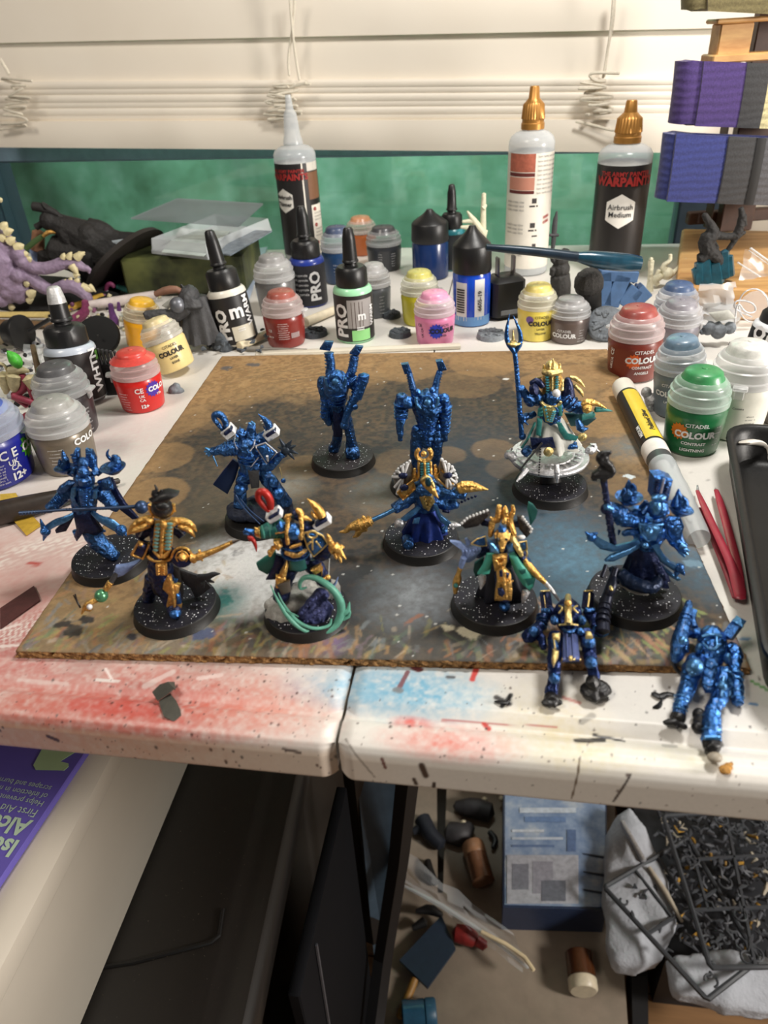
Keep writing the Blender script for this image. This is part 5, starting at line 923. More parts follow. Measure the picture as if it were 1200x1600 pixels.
f.part('wing_pad', mat((52, 46, 42), .5, .3, .3, 1.2, .4, .8)).pad([(195, 320), (250, 260), (340, 215), (465, 170), (485, 210), (400, 290), (360, 330), (230, 355)], 0, 1.2, .9).pad([(748, 235), (800, 235), (890, 345), (880, 400), (838, 445), (765, 360)], 0, 1.2, .9)
f.part('wing_edge', WHITEM).beads([(200, 300, -1.5), (260, 245, -1.5), (350, 210, -1.5), (450, 175, -1.5)], 9, 22).beads([(800, 240, -1.5), (850, 310, -1.5), (892, 360, -1.5), (880, 385, -1.5)], 7, 20).B(785, 440, -2, 34, (1.1, .6, .7))
f.part('feathers', PALEB).pad([(85, 482), (190, 492), (250, 540), (390, 545), (385, 590), (330, 655), (270, 690), (200, 680), (205, 590), (180, 540)], -3, 1.2, 1).T((220, 640, -4, 30), (195, 710, -4, 26), (185, 760, -4, 16)).T((270, 500, -2, 26), (240, 450, -2, 14)).beads([(210, 580, -4.5), (380, 560, -4.5)], 6, 18)
f.part('wand', GOLD).T((185, 740, -4, 24), (165, 800, -4, 20), (160, 850, -4, 40), (140, 900, -4, 34), (135, 990, -4, 18)).part('wand_gem', TEAL).B(140, 915, -6, 22)
f.part('collar_plate', LTBLUE).pad([(455, 470), (500, 490), (565, 565), (568, 602), (480, 592)], -6, 1, .7).pad([(640, 520), (700, 475), (722, 575), (655, 600)], -6, 1, .7)
f.part('shoulder_pad', BLUE).pad([(290, 502), (350, 455), (430, 428), (445, 520), (380, 525)], -4, 1, .8).pad([(760, 490), (835, 475), (845, 560), (785, 580)], -4, 1, .6).part('shoulder_rim', PALEGOLD).rim([(290, 502), (350, 455), (430, 428), (445, 520), (380, 525)], -4.4, 7).rim([(760, 490), (835, 475), (845, 560), (785, 580)], -4.4, 8).arc(820, 600, 24, 40, 0, 360, -4, 8).T((690, 440, -5, 30), (750, 540, -6, 30), (790, 620, -6, 18))
f.part('breastplate', GOLD).pad([(505, 625), (650, 612), (645, 680), (615, 765), (525, 775), (510, 700)], -7, 1, .7).T((520, 640, -8, 10), (640, 640, -8, 10)).T((530, 660, -8, 9), (570, 720, -8.5, 10), (630, 660, -8, 9))
f.part('greave', GOLD).pad([(545, 790), (600, 745), (640, 760), (685, 805), (690, 880), (700, 960), (690, 1065), (525, 1065), (535, 960), (550, 880)], -10, 1.2, 1.1).T((600, 750, -11, 12), (615, 870, -12, 14), (640, 1040, -12, 10)).beads([(560, 880, -12), (700, 870, -11)], 7, 16).part('greave_inset', NAVY).pad([(555, 950), (600, 940), (630, 990), (600, 1030), (560, 1010)], -12.3, .6, .5).pad([(570, 780), (600, 770), (605, 830), (575, 830)], -12, .6, .4).pad([(640, 790), (670, 800), (655, 850), (640, 840)], -12, .6, .4)
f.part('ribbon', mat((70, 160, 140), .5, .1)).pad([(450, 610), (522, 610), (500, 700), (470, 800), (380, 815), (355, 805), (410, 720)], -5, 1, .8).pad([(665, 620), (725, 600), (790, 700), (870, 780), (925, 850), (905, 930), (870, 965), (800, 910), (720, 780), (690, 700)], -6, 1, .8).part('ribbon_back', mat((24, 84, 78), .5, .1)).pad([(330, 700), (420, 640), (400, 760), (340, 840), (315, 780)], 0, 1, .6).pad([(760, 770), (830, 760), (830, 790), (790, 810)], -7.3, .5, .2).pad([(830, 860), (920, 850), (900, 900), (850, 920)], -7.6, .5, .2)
f.part('sword', GOLD).T((810, 660, -4, 34), (850, 710, -5, 36), (940, 810, -6, 32), (1020, 885, -7, 22)).part('sword_blade', SILVER).T((1015, 880, -7, 22), (1080, 950, -8, 18), (1160, 1065, -9, 12), flat=.4).part('sword_band', BLUE2).T((815, 690, -4, 40), (860, 660, -4, 34))
f.part('teal_feather', TEAL).pad([(860, 95), (905, 120), (948, 180), (930, 250), (878, 325), (865, 250), (848, 170)], 3, .8, .6)
f.part('skull_charm', SILVER).T((395, 820, -6, 36), (405, 870, -7, 34), (385, 950, -8, 8)).T((835, 970, -8, 38), (815, 1030, -9, 28), (795, 1100, -9, 7))
f.done()
# M10 blue sorcerer with tall hat
f = bfig('bright blue sorcerer figurine with a slab hat, flame bowls and curved ribbons', 992, 924, (900, 690, 5.333), 17)
f.part('skirt', NAVY).skirt((575, 850, 0, 84), (560, 1165, 0, 185), 10, .14, .7, ph=.4)
f.part('smoke_tail', mat((18, 34, 60), .4, .5, .3, 3, .2), .4).T((360, 1090, -4, 50), (430, 1160, -6, 58), (540, 1205, -8, 52), (640, 1220, -8, 50), (690, 1150, -5, 40)).T((300, 1050, -2, 30), (330, 1110, -3, 36)).T((690, 1080, -2, 34), (700, 1160, -4, 30))
f.part('plinth', mat((150, 146, 138), .6, 0)).T((380, 1170, -5, 30), (480, 1245, -7, 26), (600, 1262, -8, 20), flat=.5)
f.part('body', BLUE2, RM).T((590, 870, 0, 86), (610, 760, 0, 122), (625, 670, 0, 130)).T((530, 620, 0, 80), (420, 640, -1, 76), (340, 590, -2, 50), (275, 555, -3, 36)).T((780, 680, 0, 74), (810, 780, -2, 64), (860, 860, -4, 46), (905, 915, -5, 34)).B(680, 560, -3, 74)
f.part('face', LTBLUE).T((670, 510, -7, 34), (668, 560, -8, 36), (660, 600, -8, 20)).T((625, 500, -6, 14), (640, 560, -7, 16)).T((720, 510, -5, 14), (715, 570, -6, 16)).B(690, 470, -6, 40, (1.4, .8, .7))
f.part('hat', BLUE2, 0, 30).pad([(648, 290), (725, 285), (808, 318), (765, 500), (700, 480), (628, 465)], -3, 4, 1).part('hat_groove', mat((150, 150, 165), .5, .2)).T((735, 310, -5, 8), (705, 430, -6, 8)).part('hat_stripe', NAVY).beads([(678, 320, -4.2), (655, 450, -4.6)], 8, 26, (1.0, .3, .25)).beads([(770, 335, -4.2), (740, 460, -4.6)], 8, 26, (1.0, .3, .25))
f.part('flame_bowl', BLUE).mb.lathe([(20*f.k, -50*f.k), (50*f.k, -40*f.k), (95*f.k, 8*f.k), (99*f.k, 14*f.k), (80*f.k, 10*f.k), (.01, -8*f.k)], 20, f.p(440, 470, 0))
f.T((440, 470, 0, 56), (450, 420, 0, 44), (440, 370, 0, 30), (440, 320, 0, 5)).T((470, 440, -1, 30), (490, 380, -1, 18), (470, 350, -1, 6)).T((400, 450, -1, 30), (400, 390, -1, 10)).T((410, 470, -3, 24), (450, 440, -4, 26), (430, 400, -3, 8))
f.part('flame_bowl', BLUE).mb.lathe([(20*f.k, -50*f.k), (50*f.k, -40*f.k), (95*f.k, 8*f.k), (99*f.k, 14*f.k), (80*f.k, 10*f.k), (.01, -8*f.k)], 20, f.p(865, 560, 0), frame(UP+RGT*.25))
f.T((860, 550, 0, 56), (880, 490, 0, 40), (850, 450, 0, 26), (855, 395, 0, 5)).T((900, 540, -1, 36), (915, 490, -1, 22), (890, 460, -1, 8)).T((820, 530, -1, 30), (830, 470, -1, 18), (845, 440, -1, 6))
f.part('sleeve', BLUE).pad([(285, 530), (330, 530), (440, 560), (500, 610), (420, 700), (350, 680), (310, 610)], -2, 2, 1.4).T((330, 650, -3, 20), (360, 700, -3, 12), (345, 660, -3, 10)).T((390, 770, -3, 22), (440, 750, -3, 28), (510, 760, -3, 26)).T((360, 740, -4, 12), (355, 775, -4, 6))
f.part('chest_plaque', LTBLUE).pad([(525, 690), (620, 700), (722, 690), (715, 740), (680, 770), (665, 825), (600, 832), (560, 790)], -7.5, 1, 1).B(605, 750, -9.5, 30).rim([(525, 690), (620, 700), (722, 690), (680, 770), (600, 832), (550, 780)], -8, 8).B(575, 865, -7, 26)
f.part('shoulder_pad', BLUE).pad([(738, 660), (780, 635), (865, 640), (890, 710), (855, 830), (800, 830), (755, 770)], -4, 1.5, 1.6).part('shoulder_rim', BLUE2).rim([(738, 660), (780, 635), (865, 640), (890, 710), (855, 830), (800, 830), (755, 770)], -4.4, 10).arc(800, 680, 40, 30, 0, 300, -6.4, 10).beads([(820, 690, -6), (870, 690, -5)], 4, 16).T((545, 560, 0, 26), (590, 500, 0, 22)).T((560, 600, -3, 22), (600, 540, -2, 18)).T((740, 540, -2, 24), (755, 600, -3, 24))
f.part('hand', LTBLUE).T((870, 860, -5, 34), (915, 880, -6, 14)).T((880, 890, -5, 30), (945, 910, -6, 9)).T((880, 900, -5, 26), (930, 940, -6, 9)).T((870, 910, -5, 24), (905, 960, -6, 8)).T((245, 540, -5, 26), (300, 560, -5, 22))
f.part('staff', NAVY).T((310, 850, -4, 26), (295, 760, -4, 24), (270, 600, -4, 26), (250, 450, -4, 20), (230, 320, -4, 26)).rings((300, 800, -4), (240, 400, -4), 8, 28, 24, 8).B(255, 560, -4, 44).part('staff_head', BLK, .3).T((150, 330, -4, 8), (145, 290, -4, 26), (190, 265, -4, 36), (270, 270, -4, 40), (295, 235, -4, 34), (270, 190, -4, 30), (200, 160, -4, 30), (200, 110, -4, 28), (290, 85, -4, 14)).T((150, 290, -4, 20), (175, 330, -4, 5)).B(225, 130, -3, 46).B(230, 230, -3, 44).T((230, 320, -4, 26), (225, 260, -4, 30))
f.part('ribbon', LTBLUE).pad([(140, 840), (180, 790), (215, 860), (290, 885), (460, 850), (520, 815), (540, 850), (470, 890), (300, 920), (200, 895)], -5, 1.2, .8).pad([(240, 1000), (290, 955), (440, 890), (520, 850), (535, 880), (420, 950), (310, 1000)], -5, 1.2, .8).pad([(630, 870), (680, 850), (720, 930), (800, 1010), (880, 1050), (860, 1100), (800, 1070), (700, 1000)], -7, 1.2, .9).pad([(700, 1010), (780, 1080), (880, 1150), (850, 1165), (760, 1110)], -6, 1, .5)
f.part('charm', BLUE2).B(130, 795, -5, 36).T((110, 780, -5, 20), (75, 750, -5, 4)).T((150, 770, -5, 18), (180, 760, -5, 8)).B(860, 1050, -7, 38).T((880, 1080, -7, 26), (905, 1115, -8, 4)).T((840, 1090, -7, 24), (830, 1130, -8, 6))
f.done()
# M11, M12: lying headless troopers; third coordinate is the height above the table
def lying(label, u, v, crop): 
    f = Fig('figurine', label, 'figurine', at(u, v, 0), crop, GRP, lie=True); f.drop = 3.; return f
f = lying('dark blue and gold headless trooper figurine lying over the board edge', 885, 1000, (800, 880, 6.))
f.part('body', mat((26, 42, 86), .36, .7, .3, 3, .15, 1), RM).T((540, 620, 14, 80), (530, 540, 15, 105), (525, 460, 16, 118), (520, 390, 16, 80)).T((390, 440, 15, 50), (300, 490, 13, 50), (275, 590, 12, 46), (160, 690, 12, 62), (120, 700, 12, 46)).T((250, 650, 11, 34), (300, 790, 10, 34)).T((690, 440, 15, 46), (770, 510, 14, 54), (820, 600, 13, 74), (840, 660, 12, 50))
f.T((410, 680, 14, 62), (400, 830, 14, 58), (395, 960, 12, 54), (400, 1060, 9, 48), (385, 1140, 7, 46), (360, 1230, 5, 48)).T((690, 650, 14, 66), (720, 800, 13, 54), (745, 930, 12, 50), (760, 1020, 10, 46), (770, 1090, 8, 44))
f.part('gold_trim', PALEGOLD).T((525, 310, 18, 26), (525, 400, 21, 34), (528, 480, 22, 24), (530, 560, 20, 34)).T((440, 400, 20, 8), (480, 420, 21, 10), (440, 470, 20, 8)).T((610, 400, 20, 8), (570, 420, 21, 10), (620, 470, 20, 8)).T((440, 580, 18, 8), (530, 570, 19, 10), (620, 580, 18, 8)).pad([(375, 660), (455, 655), (450, 700), (440, 720), (380, 700)], 18.5, 1, .8).pad([(380, 800), (440, 820), (435, 870), (390, 960), (372, 900)], 18, 1, .7).pad([(690, 640), (740, 640), (760, 690), (690, 690)], 19, 1, .7).T((390, 700, 18, 8), (405, 800, 18, 8)).T((470, 900, 15, 12), (560, 895, 16, 14), (640, 905, 15, 12)).T((550, 880, 17, 16), (550, 910, 17, 12)).part('gold_orb', GOLD).B(525, 375, 24, 30)
f.part('shoulder_post', NAVY, 0, 30).T((330, 430, 15, 50), (310, 275, 18, 48), n=4, sm=0).T((705, 430, 15, 50), (720, 275, 18, 48), n=4, sm=0).part('post_rim', PALEGOLD).T((268, 262, 20, 7), (350, 258, 20, 7)).T((675, 262, 20, 7), (760, 258, 20, 7)).T((725, 280, 22, 7), (712, 410, 19, 7)).T((300, 300, 22, 4), (315, 420, 19, 4))
f.part('armour', BLUE).B(395, 535, 18, 44, (.8, 1, 1.)).B(655, 535, 18, 44, (.8, 1, 1.)).T((280, 445, 17, 22), (360, 445, 18, 22)).T((690, 440, 18, 22), (770, 440, 17, 22)).rings((290, 500, 13), (270, 600, 12), 4, 54, 50, 8).B(200, 640, 14, 50).T((395, 720, 17, 28), (405, 800, 17, 26)).B(720, 740, 16, 56).B(740, 930, 14, 52).B(400, 1080, 11, 46).B(640, 640, 17, 34).rings((820, 560, 13), (830, 640, 13), 3, 76, 70, 8).T((480, 620, 17, 16), (540, 660, 18, 18), (600, 615, 17, 16))
f.part('tabard', mat((60, 72, 118), .5, .3, .2, 2)).pad([(478, 625), (610, 620), (635, 900), (475, 905)], 16, 1, .7).T((515, 640, 17.5, 9), (520, 890, 16.5, 9)).T((565, 640, 17.5, 9), (575, 890, 16.5, 9))
f.part('gun', mat((24, 28, 44), .4, .5, .3, 2)).T((850, 640, 14, 60), (850, 520, 16, 56), (860, 420, 17, 50), (890, 320, 19, 46), (930, 180, 22, 34), (970, 50, 25, 26)).T((900, 300, 20, 34), (930, 230, 22, 50), (950, 130, 24, 30)).T((840, 130, 24, 16), (880, 20, 26, 18)).rings((850, 560, 16), (880, 340, 18), 5, 60, 50, 9).part('gun_panel', PALEGOLD).B(930, 235, 26, 26, (.6, 1.2, .6))
f.part('boot_sole', BLK, .3).T((360, 1240, 5, 52), (370, 1300, 4, 58)).T((290, 1310, 3, 24), (370, 1320, 4, 36), (470, 1305, 3, 16)).T((720, 1130, 8, 60), (790, 1120, 9, 64)).B(740, 1200, 6, 88, (1, 1, .6)).B(820, 1180, 6, 90, (1, 1, .6)).B(870, 1190, 5, 52, (1, 1, .6)).B(760, 1240, 4.5, 64, (1, 1, .6)).T((400, 1330, 3.5, 20), (395, 1360, 2, 8))
f.done()
f = lying('bright blue headless trooper figurine lying half on the bare table beside the tray', 1110, 1060, (1020, 920, 5.333))
f.part('body', BLUE2, RM).T((490, 620, 10, 76), (490, 520, 11, 108), (490, 420, 12, 112), (500, 360, 12, 70)).T((380, 370, 12, 48), (300, 360, 13, 40), (240, 400, 14, 40)).T((370, 600, 10, 76), (330, 690, 11, 78), (300, 780, 11, 62), (265, 890, 9, 54), (235, 960, 8, 50), (215, 1050, 6, 46)).T((590, 700, 10, 68), (580, 800, 10, 60), (550, 920, 9, 58), (490, 1020, 9, 52), (490, 1100, 8, 60), (490, 1200, 6, 64), (490, 1270, 5, 70)).T((620, 480, 10, 50), (700, 540, 9, 58), (670, 640, 9, 46), (690, 750, 8, 50), (705, 860, 7, 46), (705, 960, 5, 40))
f.part('gun', BLUE).T((300, 110, 19, 26), (290, 190, 18, 42), (250, 320, 17, 48), (220, 440, 15, 64), (200, 560, 13, 54), (180, 600, 11, 30)).T((345, 180, 18, 24), (330, 250, 17, 22), (350, 320, 16, 26)).rings((280, 220, 18), (235, 380, 16), 5, 46, 56, 9).T((270, 430, 15, 30), (270, 520, 14, 26)).part('hose', BLK).T((170, 590, 11, 18), (180, 650, 9, 16), (220, 700, 7, 15), (270, 720, 6, 15), sm=2)
f.part('shoulder_post', BLUE2, 0, 30).T((625, 400, 13, 52), (715, 280, 17, 52), n=4, sm=0).part('post_cap', LTBLUE, 0, 30).T((712, 285, 17, 58), (722, 268, 18, 58), n=4, sm=0)
f.part('armour', LTBLUE).B(385, 500, 15, 34, (.8, .9, 1.5)).B(620, 580, 13, 34, (.8, .9, 1.5)).T((410, 400, 16, 14), (490, 380, 17, 16), (570, 400, 16, 14)).T((420, 460, 17, 12), (480, 520, 18, 14), (560, 470, 17, 12)).T((530, 400, 17, 12), (540, 540, 16, 12)).B(350, 650, 16, 64).B(330, 700, 15, 30).rings((600, 720, 10), (570, 860, 9), 3, 70, 62, 10).rings((245, 900, 9), (225, 1010, 7), 4, 56, 52, 9).rings((490, 1060, 8), (490, 1190, 6), 4, 62, 68, 10).B(580, 810, 14, 36).T((590, 740, 14, 16), (570, 900, 13, 12)).rings((690, 700, 9), (705, 920, 6), 5, 54, 48, 9).T((430, 1240, 8, 16), (560, 1240, 8, 16)).B(250, 430, 19, 34)
f.part('tasset', BLUE).pad([(440, 575), (545, 580), (548, 640), (490, 668), (438, 635)], 15, 1, .8).pad([(425, 650), (490, 690), (540, 655), (530, 715), (485, 745), (420, 705)], 14.4, 1, .7).pad([(415, 720), (485, 760), (528, 728), (515, 800), (478, 820), (410, 780)], 13.6, 1, .7).pad([(410, 790), (478, 832), (512, 805), (495, 850), (440, 850)], 12.8, 1, .6)
f.part('boot_sole', BLK, .3).T((215, 1050, 6, 52), (205, 1090, 4, 56)).T((90, 1110, 2.5, 14), (180, 1110, 3.5, 34), (280, 1155, 2, 14)).T((200, 1110, 3, 30), (200, 1165, 2, 10)).T((420, 1290, 4, 30), (490, 1300, 4, 70), (560, 1290, 4, 34)).T((490, 1320, 3.5, 64), (520, 1350, 3, 50)).B(390, 1050, 5, 50).B(395, 1110, 4, 52).B(380, 1160, 3, 46).part('resin_scrap', mat((150, 140, 124), .5)).B(515, 1405, 3.2, 52, (1, .8, .6))
f.part('packing_scrap', mat((130, 100, 66), .7, 0, .3, 1, .3)).T((740, 560, 4, 36), (750, 620, 4, 34), (735, 690, 3, 14))
f.done()
# ---------------------------------------------------------------- clutter on the table
class Loose(Fig):
    def __init__(s, name, label, cat, u, v, crop, z=0., group=None, lie=None):
        Fig.__init__(s, name, label, cat, at(u, v, z), crop, group, lie, 0.)
CA = (0, 280, 4.); CB = (200, 280, 4.); CC = (650, 280, 4.); CD = (900, 280, 4.); CE_ = (0, 430, 4.); CF = (0, 600, 4.); CG = (950, 640, 3.904); CH = (800, 0, 3.)
# marker pen
a, b = at(972, 603, 9.8), at(1092, 842, 6.5); ax = unit(b-a); L = np.linalg.norm(b-a); A = frame(ax, np.cross(ax, UP)); r = 5.9
t = thing('marker_pen', 'clear capped marker pen with a yellow and black label, lying along the board', 'marker', (a+b)/2*[1, 1, 0])
obj('end_cap', MB().lathe([(r*.8, 0), (r*.97, 1), (r, 3), (r, L*.1)], 28, a, A), WHITEP, t)
obj('barrel', MB().lathe([(r*.99, L*.1), (r*.99, L*.49)], 32, a, A), mat((28, 28, 28), .4), t)
obj('ring', MB().lathe([(r*1.0, L*.49), (r*1.03, L*.495), (r*1.03, L*.55), (r*.98, L*.56)], 32, a, A), mat((226, 220, 214), .35), t)
obj('band', MB().lathe([(r*.96, L*.56), (r*.96, L*.6)], 32, a, A), mat((70, 72, 74), .4), t)
obj('clear_cap', MB().lathe([(r*1.02, L*.6), (r*1.04, L*.62), (r*1.02, L*.63), (r*1.02, L*.66), (r*.98, L*.68), (r*.98, L*.72), (r*1.02, L*.75), (r*.84, L*.97), (r*.76, L), (r*.3, L)], 32, a, A), CLEAR2, t)
obj('nib_holder', MB().lathe([(r*.55, L*.6), (r*.5, L*.8), (r*.3, L*.86), (r*.12, L*.92)], 20, a, A), mat((200, 200, 200), .4), t)
up = lambda s_, ang: a+ax*s_+(r*1.0+.12)*(math.cos(dg(ang))*UP+math.sin(dg(ang))*np.cross(UP, ax)*-1)
mb = MB(); mb.strip([[up(s_, g) for g in np.linspace(-68, 40, 12)] for s_ in np.linspace(L*.115, L*.48, 6)]); obj('yellow_label', mb, mat((226, 196, 60), .4, 0, .05), t)
mb = MB(); mb.strip([[up(s_, g)+UP*.05 for g in np.linspace(-68, -46, 5)] for s_ in np.linspace(L*.115, L*.48, 6)]); obj('red_stripe', mb, mat((110, 60, 40), .4, 0, .05), t)
def pen_text(txt, size, s0, ang, flip=1): return MB().text(txt, size, lambda x, y: up(s0+flip*x, ang+y*flip*-57/r)+UP*.12, .03)
obj('lettering', pen_text('Polished Silver', 3.6, L*.36, -8, -1), INK, t, smooth=False); obj('lettering', pen_text('LIQUID CHROME', 3.2, L*.26, -56, -1), INKW, t, smooth=False); obj('lettering', pen_text('MEDIUM', 2.7, L*.42, 52, -1), INKW, t, smooth=False)
# tweezers
f = Loose('tweezers', 'open pair of red handled tweezers beside the black tray', 'tweezers', 1135, 850, CG, 0, lie=True)
RED = mat((160, 44, 62), .4, 0, .1, 6, coat=.2)
def arm(p, w): 
    P = [f.p(*q) for q in p]; f.mb.tube(P, [x*f.k for x in w], 8, True, .45, None, 1)
f.part('arm', RED); arm([(545, 495, 5), (590, 600, 6), (680, 790, 6), (760, 960, 5), (800, 1090, 4), (808, 1150, 4)], [12, 22, 22, 26, 34, 26])
f.part('arm', RED); arm([(660, 490, 4), (690, 580, 4), (735, 740, 4), (780, 920, 4), (806, 1060, 4), (808, 1150, 4)], [14, 24, 24, 26, 24, 22])
f.part('grip_edge', mat((120, 30, 44), .5)); arm([(560, 600, 3), (640, 790, 3), (720, 980, 3), (780, 1150, 3)], [10, 16, 18, 18])
f.part('metal_tip', SILVER); arm([(546, 462, 5), (548, 500, 5)], [5, 10]); arm([(655, 478, 4), (661, 500, 4)], [5, 10])
f.done()
# black tray
ta, tb = at(1134, 664, 18), at(1200, 1046, 18); ey = unit(ta-tb); ex = np.array([ey[1], -ey[0], 0]); Lt = np.linalg.norm(ta-tb); Wt = 95.
t = thing('tray', 'deep black plastic tray with rounded corners, holding a white spoon', 'tray', (ta+tb)/2*[1, 1, 0]+ex*Wt/2)
def rrect(w, h, rad, n=7):
    o = []
    for cx, cy, a0 in ((w-rad, h-rad, 0), (rad, h-rad, 90), (rad, rad, 180), (w-rad, rad, 270)):
        for k in range(n): an = dg(a0+90*k/(n-1)); o.append((cx+rad*math.cos(an), cy+rad*math.sin(an)))
    return o
o0 = tb*[1, 1, 0]-ey*2; mb = MB(); loops = []
for ins, z in ((5, .3), (3.5, 2), (1, 16), (-.6, 17), (-.6, 18.5), (.6, 18.8), (2.0, 18.3), (3.4, 16), (6.5, 4), (9, 2.2)):
    loops.append([o0+ex*(ins+x)+ey*(ins+y)+UP*z for x, y in rrect(Wt-2*ins, Lt+4-2*ins, 14-ins*.5)])
n = len(loops[0]); mb.add([p for l in loops for p in l], [(i*n+j, i*n+(j+1) % n, (i+1)*n+(j+1) % n, (i+1)*n+j) for i in range(len(loops)-1) for j in range(n)]+[tuple(range(n)), tuple(range(len(loops)*n-1, (len(loops)-1)*n-1, -1))])
TRAYM = mat((15, 15, 15), .45, 0, .25, 14, .08, 1.5, spec=.35)
obj('tray_shell', mb, TRAYM, t)
mb = MB(); P = [at(u, v, z) for u, v, z in ((1162, 692, 14), (1178, 690, 12), (1192, 697, 9), (1204, 715, 5), (1212, 735, 3.2))]
o = obj('spoon', mb.tube(P, [3.2, 4.2, 3.2, 2.2, 2], 10, True, .35, None, 1), WHITEP); tag(o, 'white plastic spoon resting inside the black tray', 'spoon')
# white flat strip behind the board, wooden sticks
def stick(name, label, cat, pts, r, mt, flat=1., n=10, group=None):
    o = obj(name, MB().tube([at(*p) for p in pts], r, n, True, flat), mt); return tag(o, label, cat, group)
mb = MB(); p0, p1 = at(398, 553, 3), at(720, 540, 3); d = unit(p1-p0); nn = np.array([-d[1], d[0], 0]); mb.box((p0+p1)/2*[1, 1, 0]+UP*1.6+nn*3, (np.linalg.norm(p1-p0), 5.4, 3), np.array([d, nn, UP]), .6)
tag(obj('plastic_strip', mb, mat((222, 214, 196), .4, 0, .05)), 'long ivory plastic strip lying along the far edge of the board', 'strip')
stick('stick', 'short ivory rod between the rust red pot and the board', 'rod', [(374, 541, 4), (422, 519, 4)], [3, 2.6], mat((214, 202, 172), .5))
stick('stick', 'ivory rod sticking out behind the rust red pot', 'rod', [(478, 503, 4), (528, 482, 4)], [3.4, 3], mat((222, 210, 184), .5))
stick('stick', 'grey brush handle lying behind the pale rod near the leaning bottle', 'rod', [(385, 545, 2), (480, 548, 2)], [1.6, 1.4], mat((120, 116, 108), .5))
stick('hobby_brush', 'lilac tipped white brush handle under the purple monster', 'brush', [(140, 476, 6), (180, 471, 6), (242, 461, 6)], [3.2, 4, 3.6], mat((206, 194, 190), .4))
stick('stick', 'yellow pencil stub lying near the lilac monster', 'pencil', [(104, 483, 4), (160, 462, 4)], [2.5, 2.5], mat((190, 150, 50), .5), 1, 6)
stick('stick', 'flat pale yellow stick at the table edge under the lilac monster', 'stick', [(-20, 492, 6), (74, 492, 6)], [4.6, 4.6], mat((214, 190, 120), .6), .5)
stick('stick', 'brown wooden stick below the yellow ones', 'stick', [(-30, 502, 3), (78, 508, 3)], [4, 3.6], mat((120, 92, 62), .6), .6)
stick('dark_rod', 'dark tapered brush handle pointing at the blue staff figurine', 'brush', [(-40, 812, 5), (40, 792, 5), (110, 772, 4.5), (186, 751, 3)], [6.2, 5.4, 3.2, 1.4], mat((46, 38, 32), .4, 0, .4, 6))
def tape(label, pts, col, z=.5, t=.5, name='tape_scrap'):
    o = obj(name, MB().plate([at(u, v, z+dz) for u, v, dz in pts], -UP, t), mat(col, .6, 0, .2, 3, .1), smooth=False); return tag(o, label, 'tape')
tape('crumpled yellow tape under the blue pot', [(0, 772, 3), (25, 770, 1), (31, 782, 1), (0, 790, 3)], (196, 164, 60))
tape('torn yellow tape scrap below the dark brush handle', [(20, 812, 1), (50, 805, .6), (64, 820, .3), (41, 836, .3)], (176, 142, 46))
tape('dark maroon tape strip on the pink sprayed table', [(0, 950, .2), (53, 915, .4), (63, 937, .4), (0, 982, .2)], (74, 36, 34))
t = thing('tape_scrap', 'torn dark grey tape stuck over the front lip of the table', 'tape', at(262, 1095, 0))
GT = mat((62, 60, 52), .7, 0, .2, 3, .1); mb = MB()
mb.strip([[at(238, 1082, 1), at(246, 1095, 1.2)], [at(250, 1070, 2.2), at(262, 1084, 2)], [at(262, 1066, 3), at(272, 1076, 3)], [at(272, 1066, 1.2), at(274, 1078, 1.2)]]); obj('upper_fold', mb, GT, t, solid=.5)
mb = MB(); mb.strip([[at(248, 1096, .4), at(266, 1084, .4)], [at(251, 1106, .3), at(276, 1096, .3)], [at(256, 1120, .3), at(282, 1110, .3)], [at(270, 1127, -.6), at(284, 1122, -.6)], [at(284, 1132, -1.6), at(291, 1130, -1.6)]]); obj('lower_flap', mb, GT, t, solid=.5)
def blob(name, label, cat, pts, mt, sc=(1, 1, 1), crop=None, rem=.5, u=0, v=0, z=0, lie=None):
    f = Loose(name, label, cat, u, v, crop, z, lie=lie); f.part(name.split('_')[-1]+'_body', mt, rem)
    for q in pts: f.B(*q)
    return f.done()
f = Loose('cork_crumb', 'tan cork crumb on the lip of the table below the bright blue trooper', 'crumb', 1136, 1198, (1020, 920, 5.333), 0, lie=True)
f.part('crumb', mat((176, 128, 62), .9, 0, .4, 1, .5, .8), .3).B(600, 1510, 1, 44, (1, 1, .5)).B(630, 1480, 1, 34, (1, 1, .5)).B(655, 1460, .6, 16); f.done()
f = Loose('paint_chip', 'curled black paint chip lying flat beside the blue trooper figurine', 'paint chip', 1020, 1090, (1020, 920, 5.333), 0, lie=True)
f.part('chip', BLK).T((0, 870, .6, 26), (60, 900, .8, 34), (110, 870, .8, 22), (170, 880, .8, 24), (190, 890, .6, 12), flat=.3).T((0, 990, .5, 8), (50, 980, .7, 26), (75, 940, .7, 18), (60, 900, .7, 16), flat=.3); f.done()
f = Loose('paint_chip', 'dark flake of dried paint hooked on the table before the gold trooper', 'paint chip', 788, 1095, (500, 1000, 2.4), 0, lie=True)
f.part('chip', BLK).T((655, 230, .5, 5), (680, 232, .8, 14), (705, 235, .8, 11), (712, 205, .6, 5), flat=.4); f.done()
